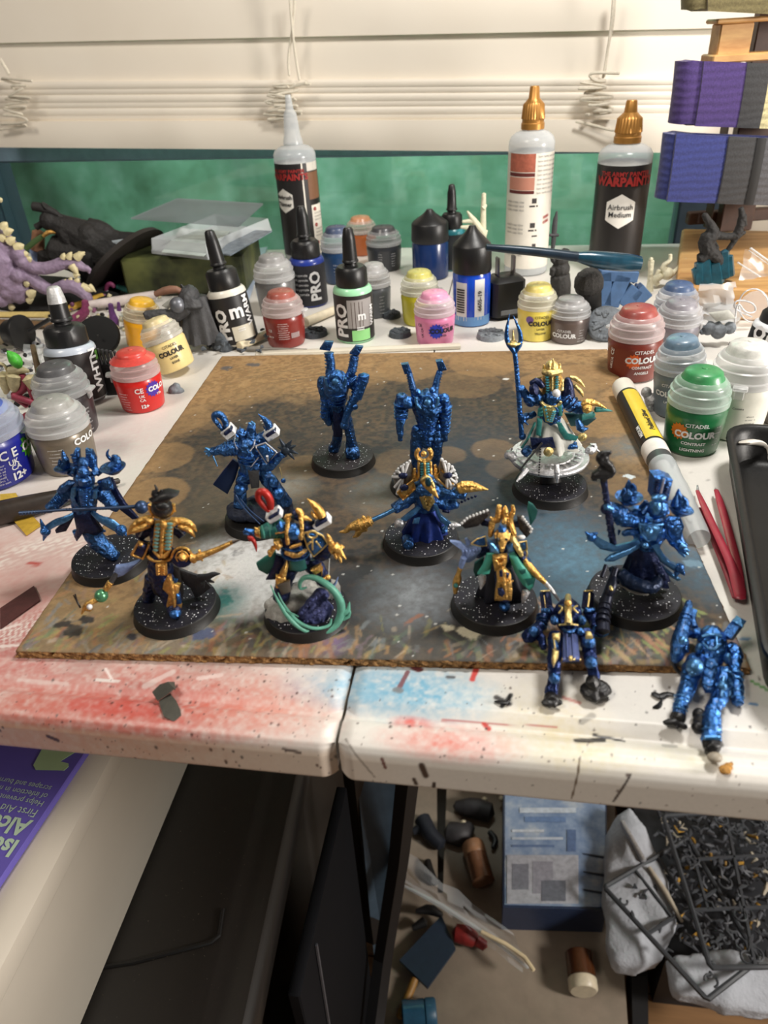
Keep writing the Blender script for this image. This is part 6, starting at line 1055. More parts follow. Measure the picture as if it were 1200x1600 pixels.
# round texture bases
def disc_base(label, u, v, rr, mt, tilt=None, z=0):
    c = at(u, v, z); A = frame(unit(tilt) if tilt is not None else UP, RGT)
    t = thing('scenic_base', label, 'model base', c*[1, 1, 0]+[0, 0, z], 'loose round scenic bases')
    if tilt is not None: c = c+UP*rr*.75
    obj('base_rim', MB().lathe([(rr, 0), (rr*.98, .4), (rr*.93, 3), (rr*.9, 3.3), (.01, 3.3)], 32, c, A), mt, t)
    rs = random.Random(int(u)); mb = MB()
    for k in range(34):
        a, q = rs.random()*6.28, rr*.84*math.sqrt(rs.random()); mb.box(c+A[0]*q*math.cos(a)+A[1]*q*math.sin(a)+A[2]*3.5, (rs.uniform(1.5, 4), rs.uniform(1.2, 2.6), rs.uniform(.6, 1.8)), frame(A[2]+.1*RGT*rs.uniform(-1, 1), A[0]*math.cos(a)+A[1]*math.sin(a)), .25)
    obj('rubble', mb, mt, t)
STONE = mat((116, 122, 128), .7, 0, .25, 2, .2, 1.); STONED = mat((70, 76, 82), .7, 0, .25, 2, .2, 1.)
disc_base('dark round base lying flat beside the mint bottle', 492, 523, 9.5, STONED); disc_base('grey rubble base lying flat between the pink pot and the fork staff', 767, 527, 10, STONE)
disc_base('brick textured grey base leaning against the brick red pot', 944, 528, 12.5, STONE, -HEAD*.8+UP*.55-RGT*.15)
disc_base('dark cobbled base lying in the shade before the lime pot', 625, 524, 8, STONED); disc_base('small dark grey base by the slate grey pot', 612, 495, 7, STONED)
# wall charger
c = at(790, 500, 0); A = frame(UP, RGT*.95+HEAD*.25); t = thing('wall_charger', 'black two pin wall charger standing pins up', 'charger', c)
obj('housing', MB().box(c+HEAD*9+UP*15, (25, 21, 30), A, 3), PLASK, t)
for s_, q in ((-1, .3), (1, .7)): obj('prong', MB().box(c+HEAD*9+A[0]*6*s_+UP*36, (1.6, 5.6, 14), A, .5), mat((120, 116, 110), .3, .8), t)
obj('usb_slot', MB().box(c+HEAD*9-A[1]*10.6+UP*6, (14, .6, 3.4), A, .2), mat((120, 122, 124), .4, .4), t)
# tool handle lying across
f = Loose('tool_handle', 'long dark blue tool with a bulbous teal end lying across the bottles', 'tool', 880, 470, CC, 26)
f.part('shaft', mat((24, 40, 54), .35, .2, .3, 8)).T((440, 425, 2, 18), (620, 440, 0, 24), (800, 458, 0, 26), (1010, 485, 0, 28), n=14)
f.part('grip', mat((22, 62, 80), .25, .2, .3, 8, coat=.5)).T((1000, 484, 0, 26), (1090, 495, 0, 44), (1200, 512, 0, 52), (1330, 522, 0, 50), (1400, 528, 0, 40), n=16); f.done()
# blue grey sprue block, foam sponge, hand mini
f = Loose('plastic_offcut', 'stack of blue grey plastic offcuts under the teal tool end', 'plastic part', 985, 492, CD, 0)
BG = mat((62, 92, 130), .5, 0, .15, 5)
for (x, y, w, h, r_) in ((250, 690, 90, 180, .3), (330, 730, 90, 120, .6), (180, 700, 60, 230, -.1), (260, 600, 220, 60, .1), (400, 720, 90, 90, .8)):
    f.part('block', BG, 0, 30); f.mb.box(f.p(x, y, 0), (w*f.k, 8, h*f.k), np.array([RGT*math.cos(r_)-UP*math.sin(r_), HEAD, UP*math.cos(r_)+RGT*math.sin(r_)]), .5)
f.part('teeth', mat((40, 62, 96), .5)).beads([(330, 610, -3), (450, 740, -3)], 9, 26); f.done()
f = Loose('sponge_brush', 'dark grey dome topped sponge applicator standing behind the metallic grey pot', 'sponge', 928, 515, CD, 0)
f.part('sponge', mat((62, 60, 58), .9, 0, .4, .8, .8, .7), .6).B(80, 650, 0, 84).T((80, 640, 0, 80), (85, 700, 0, 66), sm=0); f.part('handle', mat((58, 58, 58), .6)).T((88, 700, 0, 62), (105, 800, 0, 52), (105, 930, 0, 50)); f.done()
f = Loose('bare_figurine', 'small black figurine raising a sword beside the gold cap bottle', 'figurine', 884, 468, CC, 0)
f.part('body', mat((48, 46, 44), .7, 0, .3, 2, .4, 1), .5).B(905, 560, 0, 52).B(905, 500, 0, 46).B(930, 470, 0, 34).T((900, 600, 0, 55), (905, 680, 0, 60), (900, 750, 0, 55)).T((860, 560, -2, 22), (850, 600, -2, 16)).T((880, 520, -1, 20), (850, 500, -2, 14), (856, 450, -2, 12))
f.part('sword', DKGREY).T((852, 460, -2, 9), (860, 380, -2, 14), (868, 270, -2, 16), (880, 200, -2, 4), flat=.4).T((835, 350, -2, 9), (890, 350, -2, 9)); f.done()
# bone white bits
BONE = mat((206, 202, 176), .6, 0, .15, 2, .1)
f = Loose('bone_spear', 'tall bone coloured spear piece standing behind the cone cap bottle', 'model part', 752, 430, CC, 0)
f.part('spear', BONE).T((420, 480, 0, 20), (420, 200, 0, 15), (424, 90, 0, 12), flat=.7).T((420, 350, 0, 22), (445, 320, 0, 5)).T((420, 180, 0, 18), (440, 160, 0, 5)).T((320, 200, -2, 5), (370, 270, -2, 20), (430, 350, -2, 16)).T((290, 265, -2, 8), (360, 260, -2, 14)).T((280, 300, -2, 8), (350, 300, -2, 16)); f.done()
f = Loose('bone_tentacle', 'cream tentacled creature part on the white tabletop by the wooden stand', 'model part', 1045, 450, CD, 0)
f.part('body', BONE).B(570, 590, 0, 36).T((560, 580, 0, 24), (540, 540, 0, 14), (590, 510, 0, 11), (590, 470, 0, 10)).T((600, 590, 0, 18), (640, 560, 0, 12), (660, 510, 0, 8), (690, 500, 0, 6)).T((530, 600, 0, 24), (490, 630, 0, 24), (510, 660, 0, 14)).T((520, 570, 0, 14), (500, 610, 0, 12)); f.done()
f = Loose('bone_ornament', 'speckled cream stem standing beside the tentacled part', 'model part', 1016, 460, CD, 0)
f.part('stem', BONE).T((460, 700, 0, 22), (465, 600, 0, 14), (470, 510, 0, 18)).beads([(460, 690, -1), (470, 500, -1)], 7, 16); f.done()
# dark leaning figure on an oval base, back at the window
f = Loose('leaning_figurine', 'unpainted black warrior figurine tipped over on its oval base by the window', 'figurine', 150, 452, CA, 0)
K1 = mat((27, 25, 24), .7, 0, .35, 3, .5, 1.5)
A = frame(unit(-RGT*.6+UP*.72+HEAD*.3), RGT); cb = f.p(780, 520, -3); f.part('base', mat((34, 29, 26), .6)); f.mb.lathe([(np.linalg.norm(f.p(1000, 350, 8)-f.p(560, 690, 8))/2, -2), (np.linalg.norm(f.p(1000, 350, 8)-f.p(560, 690, 8))/2*.95, 2.5), (.01, 3)], 36, cb, A)
f.part('body', K1, .8).T((700, 480, 2, 130), (560, 380, 0, 110), (430, 310, 0, 70), (320, 260, 0, 50)).B(310, 260, -1, 54).B(550, 350, -6, 62).T((600, 500, 0, 130), (480, 470, 0, 110), (330, 440, 0, 80)).T((400, 320, -4, 46), (430, 380, -6, 44), (470, 410, -6, 30)).T((560, 300, 2, 50), (640, 310, 2, 46), (720, 370, 2, 40), (840, 370, 2, 34)).T((660, 540, 6, 90), (600, 600, 6, 80), (540, 640, 4, 60)).T((300, 470, 2, 60), (280, 540, 2, 40)).T((820, 410, 4, 50), (740, 480, 4, 80))
f.part('axe', K1).T((205, 170, -2, 24), (250, 175, -2, 26), (330, 200, -2, 22), (390, 240, -2, 8)).T((290, 170, -2, 30), (270, 190, -2, 18)).T((225, 300, -2, 18), (300, 260, -2, 16)).T((370, 230, -2, 18), (395, 235, -2, 5))
f.part('green_blade', mat((66, 88, 50), .5)).T((150, 445, -5, 14), (240, 370, -5, 16), (330, 320, -5, 5), flat=.5).part('gold_hilt', GOLD).T((270, 355, -6, 10), (310, 325, -6, 14), (350, 335, -6, 8)).part('white_patch', mat((170, 180, 186), .6)).pad([(630, 385), (700, 385), (800, 370), (805, 405), (740, 432), (640, 412)], -9, .8, .6).pad([(555, 465), (600, 470), (590, 497), (556, 490)], -14, .6, .4)
f.part('cork_plug', mat((150, 108, 80), .8)).T((240, 330, 4, 34), (235, 440, 4, 40)); f.part('blue_scrap', mat((140, 160, 200), .6)).pad([(180, 440), (225, 420), (250, 530), (215, 530)], 1, .8, .3); f.done()
# lilac monster
f = Loose('monster_figurine', 'lilac clawed monster figurine with cream spikes, at the window end of the clutter', 'figurine', 45, 486, CA, 0)
LIL = mat((140, 122, 146), .55, 0, .2, 4, .35, 1.6)
f.part('body', LIL, .7).T((-120, 480, 2, 130), (0, 470, 0, 120), (30, 620, 0, 105), (110, 680, -2, 84), (120, 750, -3, 60)).T((-30, 380, 2, 90), (60, 450, 0, 66), (120, 490, -2, 44), (200, 555, -4, 36), (300, 560, -4, 34), (400, 520, -4, 34), (470, 520, -4, 34), (520, 555, -4, 22), (560, 560, -4, 14), (555, 590, -4, 6)).T((90, 540, 0, 50), (180, 610, -2, 42), (260, 670, -2, 40), (330, 700, -2, 34)).T((340, 690, -6, 30), (430, 660, -8, 40), (500, 690, -8, 38), (550, 740, -8, 30), (560, 780, -8, 14))
for k in range(14): f.B(20+random.Random(k).uniform(-60, 130), 470+k*22, -6-3*random.Random(k+9).random(), 40)
f.part('spikes', mat((206, 194, 152), .5, 0, .15, 2))
for (x, y, x2, y2, r_) in ((20, 300, 45, 270, 26), (40, 330, 85, 318, 24), (10, 370, 35, 350, 24), (60, 390, 95, 365, 26), (110, 430, 150, 410, 30), (150, 470, 178, 465, 22), (180, 500, 198, 500, 18), (395, 490, 402, 462, 18), (430, 490, 448, 455, 20), (480, 490, 530, 455, 24), (500, 470, 530, 470, 18), (450, 540, 490, 605, 26), (470, 600, 500, 600, 16), (405, 650, 410, 625, 14), (440, 640, 445, 612, 16), (480, 640, 495, 622, 18), (520, 680, 590, 700, 30), (560, 670, 598, 705, 18), (190, 720, 225, 700, 28), (180, 760, 210, 750, 20), (165, 655, 185, 655, 18), (70, 575, 105, 565, 26), (115, 600, 145, 590, 20), (20, 750, 10, 800, 30), (70, 800, 95, 805, 20), (0, 130, 15, 130, 14)):
    f.T((x, y, -7, r_), ((x+x2)/2, (y+y2)/2-3, -8, r_*.7), (x2, y2, -8, 3))
f.done()
# small mixed bits in the pile
def bit(name, label, u, v, crop, groups, z=0, cat='model part', lie=None):
    f = Loose(name, label, cat, u, v, crop, z, lie=lie)
    for nm, mt, tubes in groups:
        f.part(nm, mt)
        for q in tubes: f.T(*q)
    return f.done()
MAG = mat((140, 60, 100), .5, 0, .3, 2); PUR = mat((104, 62, 120), .5, 0, .3, 2); CRIM = mat((150, 56, 76), .5, 0, .2, 2, .1)
bit('creature_part', 'magenta and cream creature arm among the pile near the silver nozzle', 128, 505, CE_, [('arm', MAG, [[(440, 290, 0, 26), (500, 260, 0, 30), (540, 220, 0, 26), (530, 160, 0, 18)], [(450, 270, 0, 20), (470, 300, 0, 16)]]), ('claw', BONE, [[(540, 200, 0, 22), (575, 215, 0, 6)], [(520, 230, 0, 14), (560, 260, 0, 5)]])])
bit('creature_part', 'purple creature leg beside the golden yellow pot', 182, 515, CE_, [('leg', PUR, [[(690, 180, 0, 14), (700, 240, 0, 18), (720, 300, 0, 30), (700, 330, 0, 20)], [(740, 170, 0, 8), (745, 220, 0, 14)]]), ('foot', BONE, [[(720, 330, 0, 20), (770, 390, 0, 16), (810, 420, 0, 8)], [(760, 260, 0, 30), (800, 290, 0, 20)]])])
bit('creature_part', 'curled pink hook with a teal strip near the green box', 185, 462, CE_, [('hook', MAG, [[(660, 100, 0, 10), (670, 60, 0, 14), (700, 55, 0, 16), (715, 75, 0, 12)]]), ('curl', mat((190, 190, 195), .4, .3), [[(662, 95, 0, 10), (690, 130, 0, 10), (720, 135, 0, 6)]]), ('strip', TEAL, [[(730, 70, 0, 14), (790, 90, 0, 18), (840, 110, 0, 14)]])])
bit('creature_part', 'small silver winged part in the pile above the yellow pot', 218, 462, CE_, [('wings', SILVER, [[(870, 110, 0, 24), (890, 60, 0, 14), (860, 15, 0, 4)], [(870, 100, 0, 20), (830, 80, 0, 4)], [(880, 100, 0, 20), (915, 110, 0, 5)], [(880, 60, 0, 10), (910, 50, 0, 3)]])])
bit('creature_part', 'crimson limbed creature with cream plates under a green leaf', 45, 655, CE_, [('limbs', CRIM, [[(140, 620, 0, 18), (160, 700, 0, 22), (90, 755, 0, 24)], [(170, 640, 0, 18), (200, 740, 0, 20), (215, 780, 0, 14)], [(80, 755, -2, 22), (160, 780, -2, 20), (240, 815, -2, 16)], [(160, 870, 0, 26), (200, 950, 0, 24), (230, 1010, 0, 18)], [(100, 770, 0, 16), (170, 820, 0, 14)]]), ('plates', mat((190, 178, 138), .5, 0, .2, 2, .1), [[(20, 620, 0, 40), (40, 700, 0, 30), (35, 740, 0, 10)], [(90, 620, 0, 46), (90, 700, 0, 34), (110, 740, 0, 10)], [(180, 640, 0, 40), (215, 700, 0, 30)], [(60, 600, 0, 26), (130, 590, 0, 22), (180, 600, 0, 10)], [(-20, 545, 0, 8), (30, 560, 0, 9), (45, 600, 0, 7)]]), ('leaf', mat((70, 170, 50), .5, 0, .3, 2), [[(45, 475, 0, 6), (80, 510, 0, 34), (110, 550, 0, 34), (130, 590, 0, 6)]])])
stick('twig', 'thin brown twig upright before the plum pot', 'stick', [(51, 540, 30), (60, 580, 18), (64, 628, 3)], [1.6, 2, 1.6], mat((110, 92, 66), .7, 0, .3, 2))
f = Loose('cloaked_figurine', 'dark grey cloaked figurine with a silver helmet beside the leaning bottle', 'figurine', 312, 546, CB, 0)
f.part('cloak', DKGREY).skirt((410, 730, 2, 70), (455, 1010, 0, 135), 11, .12, .6).part('body', DKGREY, .6).T((400, 800, 0, 80), (390, 720, 2, 70), (420, 700, 2, 40)).T((360, 800, -3, 44), (280, 860, -5, 40), (220, 850, -5, 36), (110, 850, -5, 26)).T((450, 760, 2, 40), (520, 900, 2, 40), (560, 930, 2, 30)).beads([(100, 840, -6), (260, 850, -7)], 9, 26)
f.part('helmet', mat((110, 112, 118), .4, .5)).B(310, 788, -6, 46).part('brown_strap', mat((120, 84, 66), .6)).T((170, 720, 0, 16), (250, 690, 0, 24), (320, 690, 0, 20), (330, 720, 0, 10)).part('white_wing', CLOTHW).pad([(210, 790), (280, 735), (290, 770), (250, 815)], -4, .8, .4).part('sword', BLK).T((330, 660, 2, 8), (420, 760, 0, 8), (470, 800, 0, 5)); f.done()
f = Loose('stone_chip', 'small grey stone chip by the foot of the cream pot', 'stone', 277, 612, CE_, 0)
f.part('stone', STONE, .5).B(1090, 720, 0, 36).B(1120, 735, 0, 34).B(1100, 700, 0, 26); f.done()
f = Loose('rubble_chip', 'dark rubble chips beneath the leaning white bottle', 'stone', 350, 545, CB, 0)
f.part('rubble', STONED, .5).B(590, 1000, 0, 52).B(640, 1040, -1, 40).B(560, 1040, 0, 34).B(610, 1070, -3, 40); f.done()
f = Loose('silver_part', 'bright silver model part lying between brick red and green pots', 'model part', 1018, 640, (900, 430, 4), 0)
f.part('part', SILVER, .4).B(470, 780, 0, 40).B(440, 730, 1, 30).B(500, 850, -1, 30).T((430, 720, 1, 20), (480, 840, 0, 24)).B(460, 830, -1, 26); f.done()
# black caps at the left
f = Loose('bottle_cap', 'black cap lying on its side with a thin black rod, by the table end', 'cap', 35, 545, CE_, 0)
A = frame(unit(RGT-.35*HEAD+.1*UP)); c = f.p(60, 360, 0); f.part('cap', PLASK); f.mb.lathe([(60*f.k, -15*f.k), (72*f.k, 0), (80*f.k, 70*f.k), (96*f.k, 72*f.k), (98*f.k, 92*f.k), (96*f.k, 98*f.k), (.01, 98*f.k)], 32, c, A)
f.part('rod', PLASK).T((185, 350, -4, 12), (310, 275, -4, 12)); f.part('neck', mat((176, 160, 130), .5)).T((-60, 400, 4, 46), (50, 370, 2, 44)); f.done()
f = Loose('model_base', 'glossy black oval base propped up behind the dark capped bottle', 'model base', 155, 562, CE_, 0)
A = frame(unit(-HEAD*.75+UP*.6+RGT*.2), RGT); c = f.p(615, 370, 4); f.part('rim', mat((16, 16, 16), .6, 0, .1, 8, spec=.2)); f.mb.lathe([(118*f.k, -3), (116*f.k, -1), (108*f.k, 0), (.01, .2)], 36, c, A); f.part('pip', BLK).B(612, 378, -1, 8); f.done()
f = Loose('sprue_part', 'black ribbed plastic part standing between the red pot and the plum pot', 'model part', 172, 615, CE_, 0)
f.part('slab', PLASK, 0, 30); f.mb.box(f.p(690, 660, 0), (90*f.k, 6, 240*f.k), np.array([RGT, HEAD, unit(UP-RGT*.12)]), 1); f.part('ribs', DKGREY)
for k in range(5): f.T((610+k*26, 460+k*4, -2, 9), (640+k*24, 560, -2, 9))
f.part('foot', PLASK); f.T((600, 620, 2, 30), (640, 760, 2, 34)); f.done()
f = Loose('cellophane', 'crumpled clear wrapper beside the silver nozzle bottle', 'wrapper', 55, 570, CE_, 0)
rs = random.Random(3); f.part('film', CLEAR2); f.mb.strip([[f.p(150+28*i+rs.uniform(-8, 8), 430+32*j+rs.uniform(-8, 8), rs.uniform(-4, 4)) for i in range(7)] for j in range(6)]); f.done()
# loose scraps filling the gaps of the pile
def scraps(label, zone, cols, n, seed, size=(2, 6)):
    r_ = random.Random(seed)
    for c_, nm in cols:
        mb_ = MB()
        for k in range(n):
            u, v = zone(r_); p = at(u, v, 1+r_.random()*7); d_ = unit(np.array([r_.uniform(-1, 1), r_.uniform(-1, 1), r_.uniform(-.3, .5)])); L_ = r_.uniform(*size)
            q_ = np.array([d_[1], -d_[0], 0])*r_.uniform(-2, 2); mb_.tube([p-d_*L_/2, p+q_, p+d_*L_/2], [r_.uniform(.5, 1.2), r_.uniform(.8, 2.2), .4], 6)
        tag(stuff(obj('model_scraps', mb_, c_)), nm+' model scraps strewn '+label, 'scraps')
def z1(r_): return r_.uniform(70, 330), r_.uniform(462, 520)
def z2(r_): return r_.uniform(-20, 75), r_.uniform(520, 640)
def z3(r_): return r_.uniform(285, 420), r_.uniform(505, 550)
scraps('between the monster and the cloaked figurine', z1, ((K1, 'black'), (mat((120, 70, 100), .5, 0, .3, 2), 'magenta'), (mat((196, 186, 150), .6, 0, .2, 2), 'cream')), 46, 1)
scraps('along the table end behind the blue pot', z2, ((K1, 'dark'), (mat((150, 150, 156), .4, .4, .3, 2), 'silver')), 34, 2)
scraps('under the leaning white bottle', z3, ((STONED, 'slate grey'),), 40, 3)
tag(obj('black_cloth', MB().pad([at(-30, 440, 2), at(60, 425, 2), at(150, 440, 2), at(205, 452, 2), at(180, 474, 2), at(80, 486, 2), at(-30, 492, 2)], -UP, 1.5, 6), mat((22, 21, 22), .8, 0, .3, 4, .4, 2), sub=1), 'crumpled black sheet added as dark fill for the shadowy pile beneath the lilac monster', 'cloth')  # added dark sheet that fills in the shadowy part of the pile
# green box with clear packs
gb = [at(200, 466, 0), at(386, 458, 0)]; d = unit((gb[1]-gb[0])*[1, 1, 0]); nn = np.array([-d[1], d[0], 0]); Lg = np.linalg.norm(gb[1]-gb[0])
GBM = N('camo_box'); GBM.l(GBM.ramp(GBM.noise(26, 3), [(.35, srgb((40, 44, 26))), (.5, srgb((66, 72, 40))), (.7, srgb((92, 96, 52)))]), GBM.b.inputs['Base Color']); GBM.b.inputs['Roughness'].default_value = .5
hb = (pv(300, 400, gb[0]*.5+gb[1]*.5))[2]
tag(obj('storage_box', MB().box((gb[0]+gb[1])/2+nn*40+UP*hb/2, (Lg, 80, hb), np.array([d, nn, UP]), 2), GBM.m), 'flat olive green camouflage box under the clear packaging', 'box')
f = Loose('blister_pack', 'empty clear blister pack resting on the olive green box', 'packaging', 300, 440, CB, 0)
z0 = hb+1.5; cc = (200, 280, 4.)
def bp(x, y, z): return at(200+x/4, 280+y/4, z)
B0 = [bp(150, 465, z0), bp(500, 505, z0), bp(900, 330, z0), bp(560, 300, z0)]; mb = MB()
Lf = [bp(20, 250, z0+20), bp(690, 300, z0+12), bp(845, 160, z0+36), bp(310, 128, z0+36)]
f.part('shell', CLEAR2); f.mb.plate(B0, UP, 3)
for a_, b_ in ((0, 1), (1, 2), (2, 3), (3, 0)): f.mb.add([B0[a_], B0[b_], B0[b_]*.96+np.mean(B0, 0)*.04+UP*12, B0[a_]*.96+np.mean(B0, 0)*.04+UP*12], [(0, 1, 2, 3)])
f.part('lid_flap', clear_mat((188, 196, 202), .5, .3, 'hazy_flap')); f.mb.plate(Lf, UP, 1.2)
f.part('printed_card', mat((176, 186, 182), .6, 0, .25, 14)); f.mb.plate([bp(210, 460, z0+4), bp(470, 485, z0+4), bp(640, 330, z0+4), bp(330, 310, z0+4)], UP, .6)
f.part('grey_insert', mat((112, 122, 132), .4, 0, .35, 5)); f.mb.plate([bp(560, 470, z0+4), bp(640, 480, z0+4), bp(900, 330, z0+6), bp(720, 320, z0+6)], UP, 1); f.T((440, 445, z0+6, 5), (500, 430, z0+6, 5)) if False else None
f.done()
tag(obj('clear_sheet', MB().plate([at(418, 386, 1), at(386, 478, 1), at(330, 476, 1), at(380, 392, 1)], UP, .4), clear_mat((200, 214, 236), .6, .25, 'acetate'), smooth=False), 'loose acetate sheet on the table behind the pewter pot', 'sheet')
# ------------------------------------------------ belt rack at the right
pk = [at(1066, 357, 22), at(1058, 446, 22)]; ey = unit(pk[0]-pk[1]); ex = np.array([ey[1], -ey[0], 0]); Lp = np.linalg.norm(pk[0]-pk[1])
PINE = N('pine'); pm = PINE.n('Mapping'); pm.inputs['Scale'].default_value = (1, 9, 9); PINE.l(PINE.co(), pm.inputs[0]); PINE.l(PINE.ramp(PINE.noise(60, 5, .6, pm.outputs[0]), [(.3, srgb((176, 126, 72))), (.7, srgb((214, 170, 108)))]), PINE.b.inputs['Base Color']); PINE.b.inputs['Roughness'].default_value = .5
ra = pk[1]*[1, 1, 0]+ex*75+ey*Lp*.75; t = thing('belt_rack', 'pine display rack with a thick base board, holding rolled belts', 'rack', ra)
obj('base_board', MB().box(pk[1]*[1, 1, 0]+ex*75+ey*Lp/2+UP*11, (150, Lp, 22), np.array([ex, ey, UP]), 1.5), PINE.m, t)
def rk(u, v, d=0): return pv(u, v, ra, d)
def slab(name, u0, u1, v0, v1, d, dep, m):
    a_, b_ = rk(u0, v1, d), rk(u1, v0, d); obj(name, MB().box((a_+b_)/2+HEAD*dep/2, (abs((b_-a_) @ RGT), dep, abs(b_[2]-a_[2])), np.array([RGT, HEAD, UP]), .8), m, t, ang=30)
DARKW = mat((70, 46, 34), .55, 0, .25, 8)
slab('post', 1118, 1180, 34, 96, -4, 16, PINE.m); slab('crossbar', 1113, 1220, 80, 100, -9, 22, PINE.m); slab('crossbar', 1120, 1220, 24, 38, -6, 20, PINE.m)
slab('upright', 1110, 1158, 90, 360, 26, 14, DARKW); slab('upright', 1174, 1200, -40, 360, 30, 10, DARKW); slab('backboard', 1075, 1290, 320, 352, 44, 8, DARKW)
def belt(label, cx0, cx1, vt, vb, d, cols, fold, skew=0., layers=3, bulge=9.):
    # a rolled belt: flat coil with a rounded end at cx0, running off to the right
    tl, bl_, tr = rk(cx0, vt, d), rk(cx0+fold, vb, d), rk(cx1, vt+skew, d); h = tl[2]-bl_[2]; ax_ = unit(tr-tl); L_ = np.linalg.norm(tr-tl)+35; lean = (bl_-tl+UP*h)
    o = thing('rolled_belt', label, 'belt', bl_+RGT*20); Hh = unit(np.cross(UP, ax_))
    Hh = Hh if Hh @ HEAD > 0 else -Hh
    def coil(rad, x1, x2):
        pts = [(x1+s_, -rad) for s_ in np.linspace(x2-x1, rad, 9)]+[(x1+rad-rad*math.sin(a_), -rad*math.cos(a_)) for a_ in np.linspace(0, math.pi, 9)]+[(x1+s_, rad) for s_ in np.linspace(rad, x2-x1, 9)]; return pts
    mb = MB()
    for k in range(layers):
        pts = coil(bulge-k*2.6, k*2.4, L_); rows = [[tl+ax_*x+Hh*(y+bulge)+(lean-UP*h)*s_+Hh*-1.1*math.sin(math.pi*s_) for x, y in pts] for s_ in np.linspace(0, 1, 7)]; mb.strip(rows)
    obj('belt_coil', mb, cols[0], o, solid=2.3)
    for nm, m, x1, x2, lift in cols[1]:
        mb = MB(); rows = [[tl+ax_*x+Hh*(-lift-(1.0 if m is not cols[0] else .2)*math.sin(math.pi*min(1, max(0, (x-x1)/(x2-x1))))*.5)+(lean-UP*h)*s_+UP*.6*(1-2*s_)+Hh*-1.1*math.sin(math.pi*s_) for x in np.linspace(x1, x2, 8)] for s_ in np.linspace(0, 1, 7)]; mb.strip(rows)
        obj(nm, mb, m, o, solid=2.4)
    return o
def cloth(col): 
    m = N('belt_cloth'); c = np.array(srgb(col)); w = m.n('TexWave', Scale=.314/5., Distortion=3.); w.bands_direction = 'Z'; m.l(m.co(), w.inputs['Vector'])
    m.l(m.ramp(m.noise(1.3, 5, .8), [(.25, tuple(c*.5)), (.75, tuple(c*1.35))]), m.b.inputs['Base Color']); m.b.inputs['Roughness'].default_value = .95; m.b.inputs['Sheen Weight'].default_value = .3
    m.bump(m.mix(.5, w.outputs['Fac'], m.noise(.9, 4)), .6); return m.m
PURP = cloth((68, 48, 108)); BLUB = cloth((46, 54, 116)); OLIV = cloth((112, 102, 66)); BLKB = cloth((54, 54, 56)); CRM = cloth((206, 196, 150)); GRYB = cloth((84, 84, 88))
belt('purple rolled belt with black and cream bars, middle of the rack', 1066, 1240, 96, 194, -14, (PURP, (('top_fold', PURP, 14, 44, 1.6), ('black_bar', BLKB, 44, 60, 2.4), ('cream_stripe', CRM, 60, 72, 2.2), ('black_end', BLKB, 72, 100, 2.0))), -12, 6)
belt('blue rolled belt with grey black bar, lowest on the rack', 1046, 1240, 210, 312, -22, (BLUB, (('top_fold', BLUB, 4, 40, 1.6), ('black_bar', BLKB, 42, 62, 2.4), ('wrap_cord', mat((22, 22, 23), .7), 62, 68, 3.2), ('grey_end', GRYB, 68, 110, 2.2))), -14, 8)
belt('olive rolled belt, topmost on the rack', 1072, 1260, -70, 14, -12, (OLIV, (('top_fold', OLIV, 12, 56, 1.6), ('black_cord', mat((22, 22, 23), .7), 56, 62, 3.2))), 4, 10)
# teal crystal figurine
f = Loose('crystal_figurine', 'dark dancing figurine on teal crystals beside the pine base board', 'figurine', 1112, 442, CD, 22)
CRY = mat((20, 76, 92), .3, .1, .4, 5, coat=.4)
f.part('crystal', CRY, 0, 20)
for (x0, y0, x1, y1, r_) in ((770, 680, 770, 520, 34), (820, 660, 810, 500, 40), (880, 650, 870, 520, 44), (930, 610, 930, 450, 34), (965, 600, 960, 480, 26), (850, 600, 900, 520, 30), (760, 640, 740, 560, 24)): f.T((x0, y0, 0, r_), (x1, y1, 0, r_*.8), n=5, sm=0)
f.part('body', K1, .5).T((800, 220, 0, 16), (840, 280, 0, 22), (860, 340, 0, 40), (810, 380, 0, 46), (820, 440, 0, 42), (880, 490, 0, 36), (900, 530, 0, 24)).T((870, 350, 0, 26), (960, 360, 0, 18), (1010, 350, 0, 26), (1040, 240, 0, 20), (1030, 180, 0, 14)).T((1010, 350, 0, 20), (960, 430, 0, 12), (930, 470, 0, 16)).T((770, 500, 0, 30), (820, 470, 0, 34)).T((1060, 330, 0, 8), (1010, 350, 0, 22)).T((870, 390, 0, 6), (895, 430, 0, 4)).T((1040, 230, 0, 22), (1050, 290, 0, 18)); f.done()
f = Loose('zip_bag', 'clear zip lock bag of scraps beside the crystal figurine', 'bag', 1150, 480, CD, 0)
rs = random.Random(8); f.part('film', CLEAR)
def q(i, j): return f.p(1010+i*42+(5-j)*10+rs.uniform(-6, 6), 430+j*52+i*22+rs.uniform(-6, 6), rs.uniform(-3, 3)-j*2)
f.mb.strip([[q(i, j) for i in range(7)] for j in range(6)]); f.part('zip_line', CLEAR2).T((1090, 430, -1, 6), (1230, 530, -1, 6)).T((1010, 520, -3, 5), (1230, 660, -3, 5)).T((1080, 445, -1, 3), (1220, 545, -1, 3)); f.done()
f = Loose('plastic_cup', 'hazy clear lid with crumpled film by the tipped lilac pot', 'packaging', 1115, 500, CD, 0)
f.part('lid', CLEAR2); f.mb.lathe([(110*f.k, 0), (112*f.k, 3), (100*f.k, 9), (.01, 10)], 28, f.p(900, 860, 0)); rs = random.Random(5); f.part('film', CLEAR2)
f.mb.strip([[f.p(770+45*i+rs.uniform(-12, 12), 650+40*j+rs.uniform(-10, 10), rs.uniform(-4, 4)-j) for i in range(6)] for j in range(6)]); f.done()
f = Loose('wire_coil', 'bent loop of thin silver wire beside the striped bottle', 'wire', 1150, 515, CD, 0)
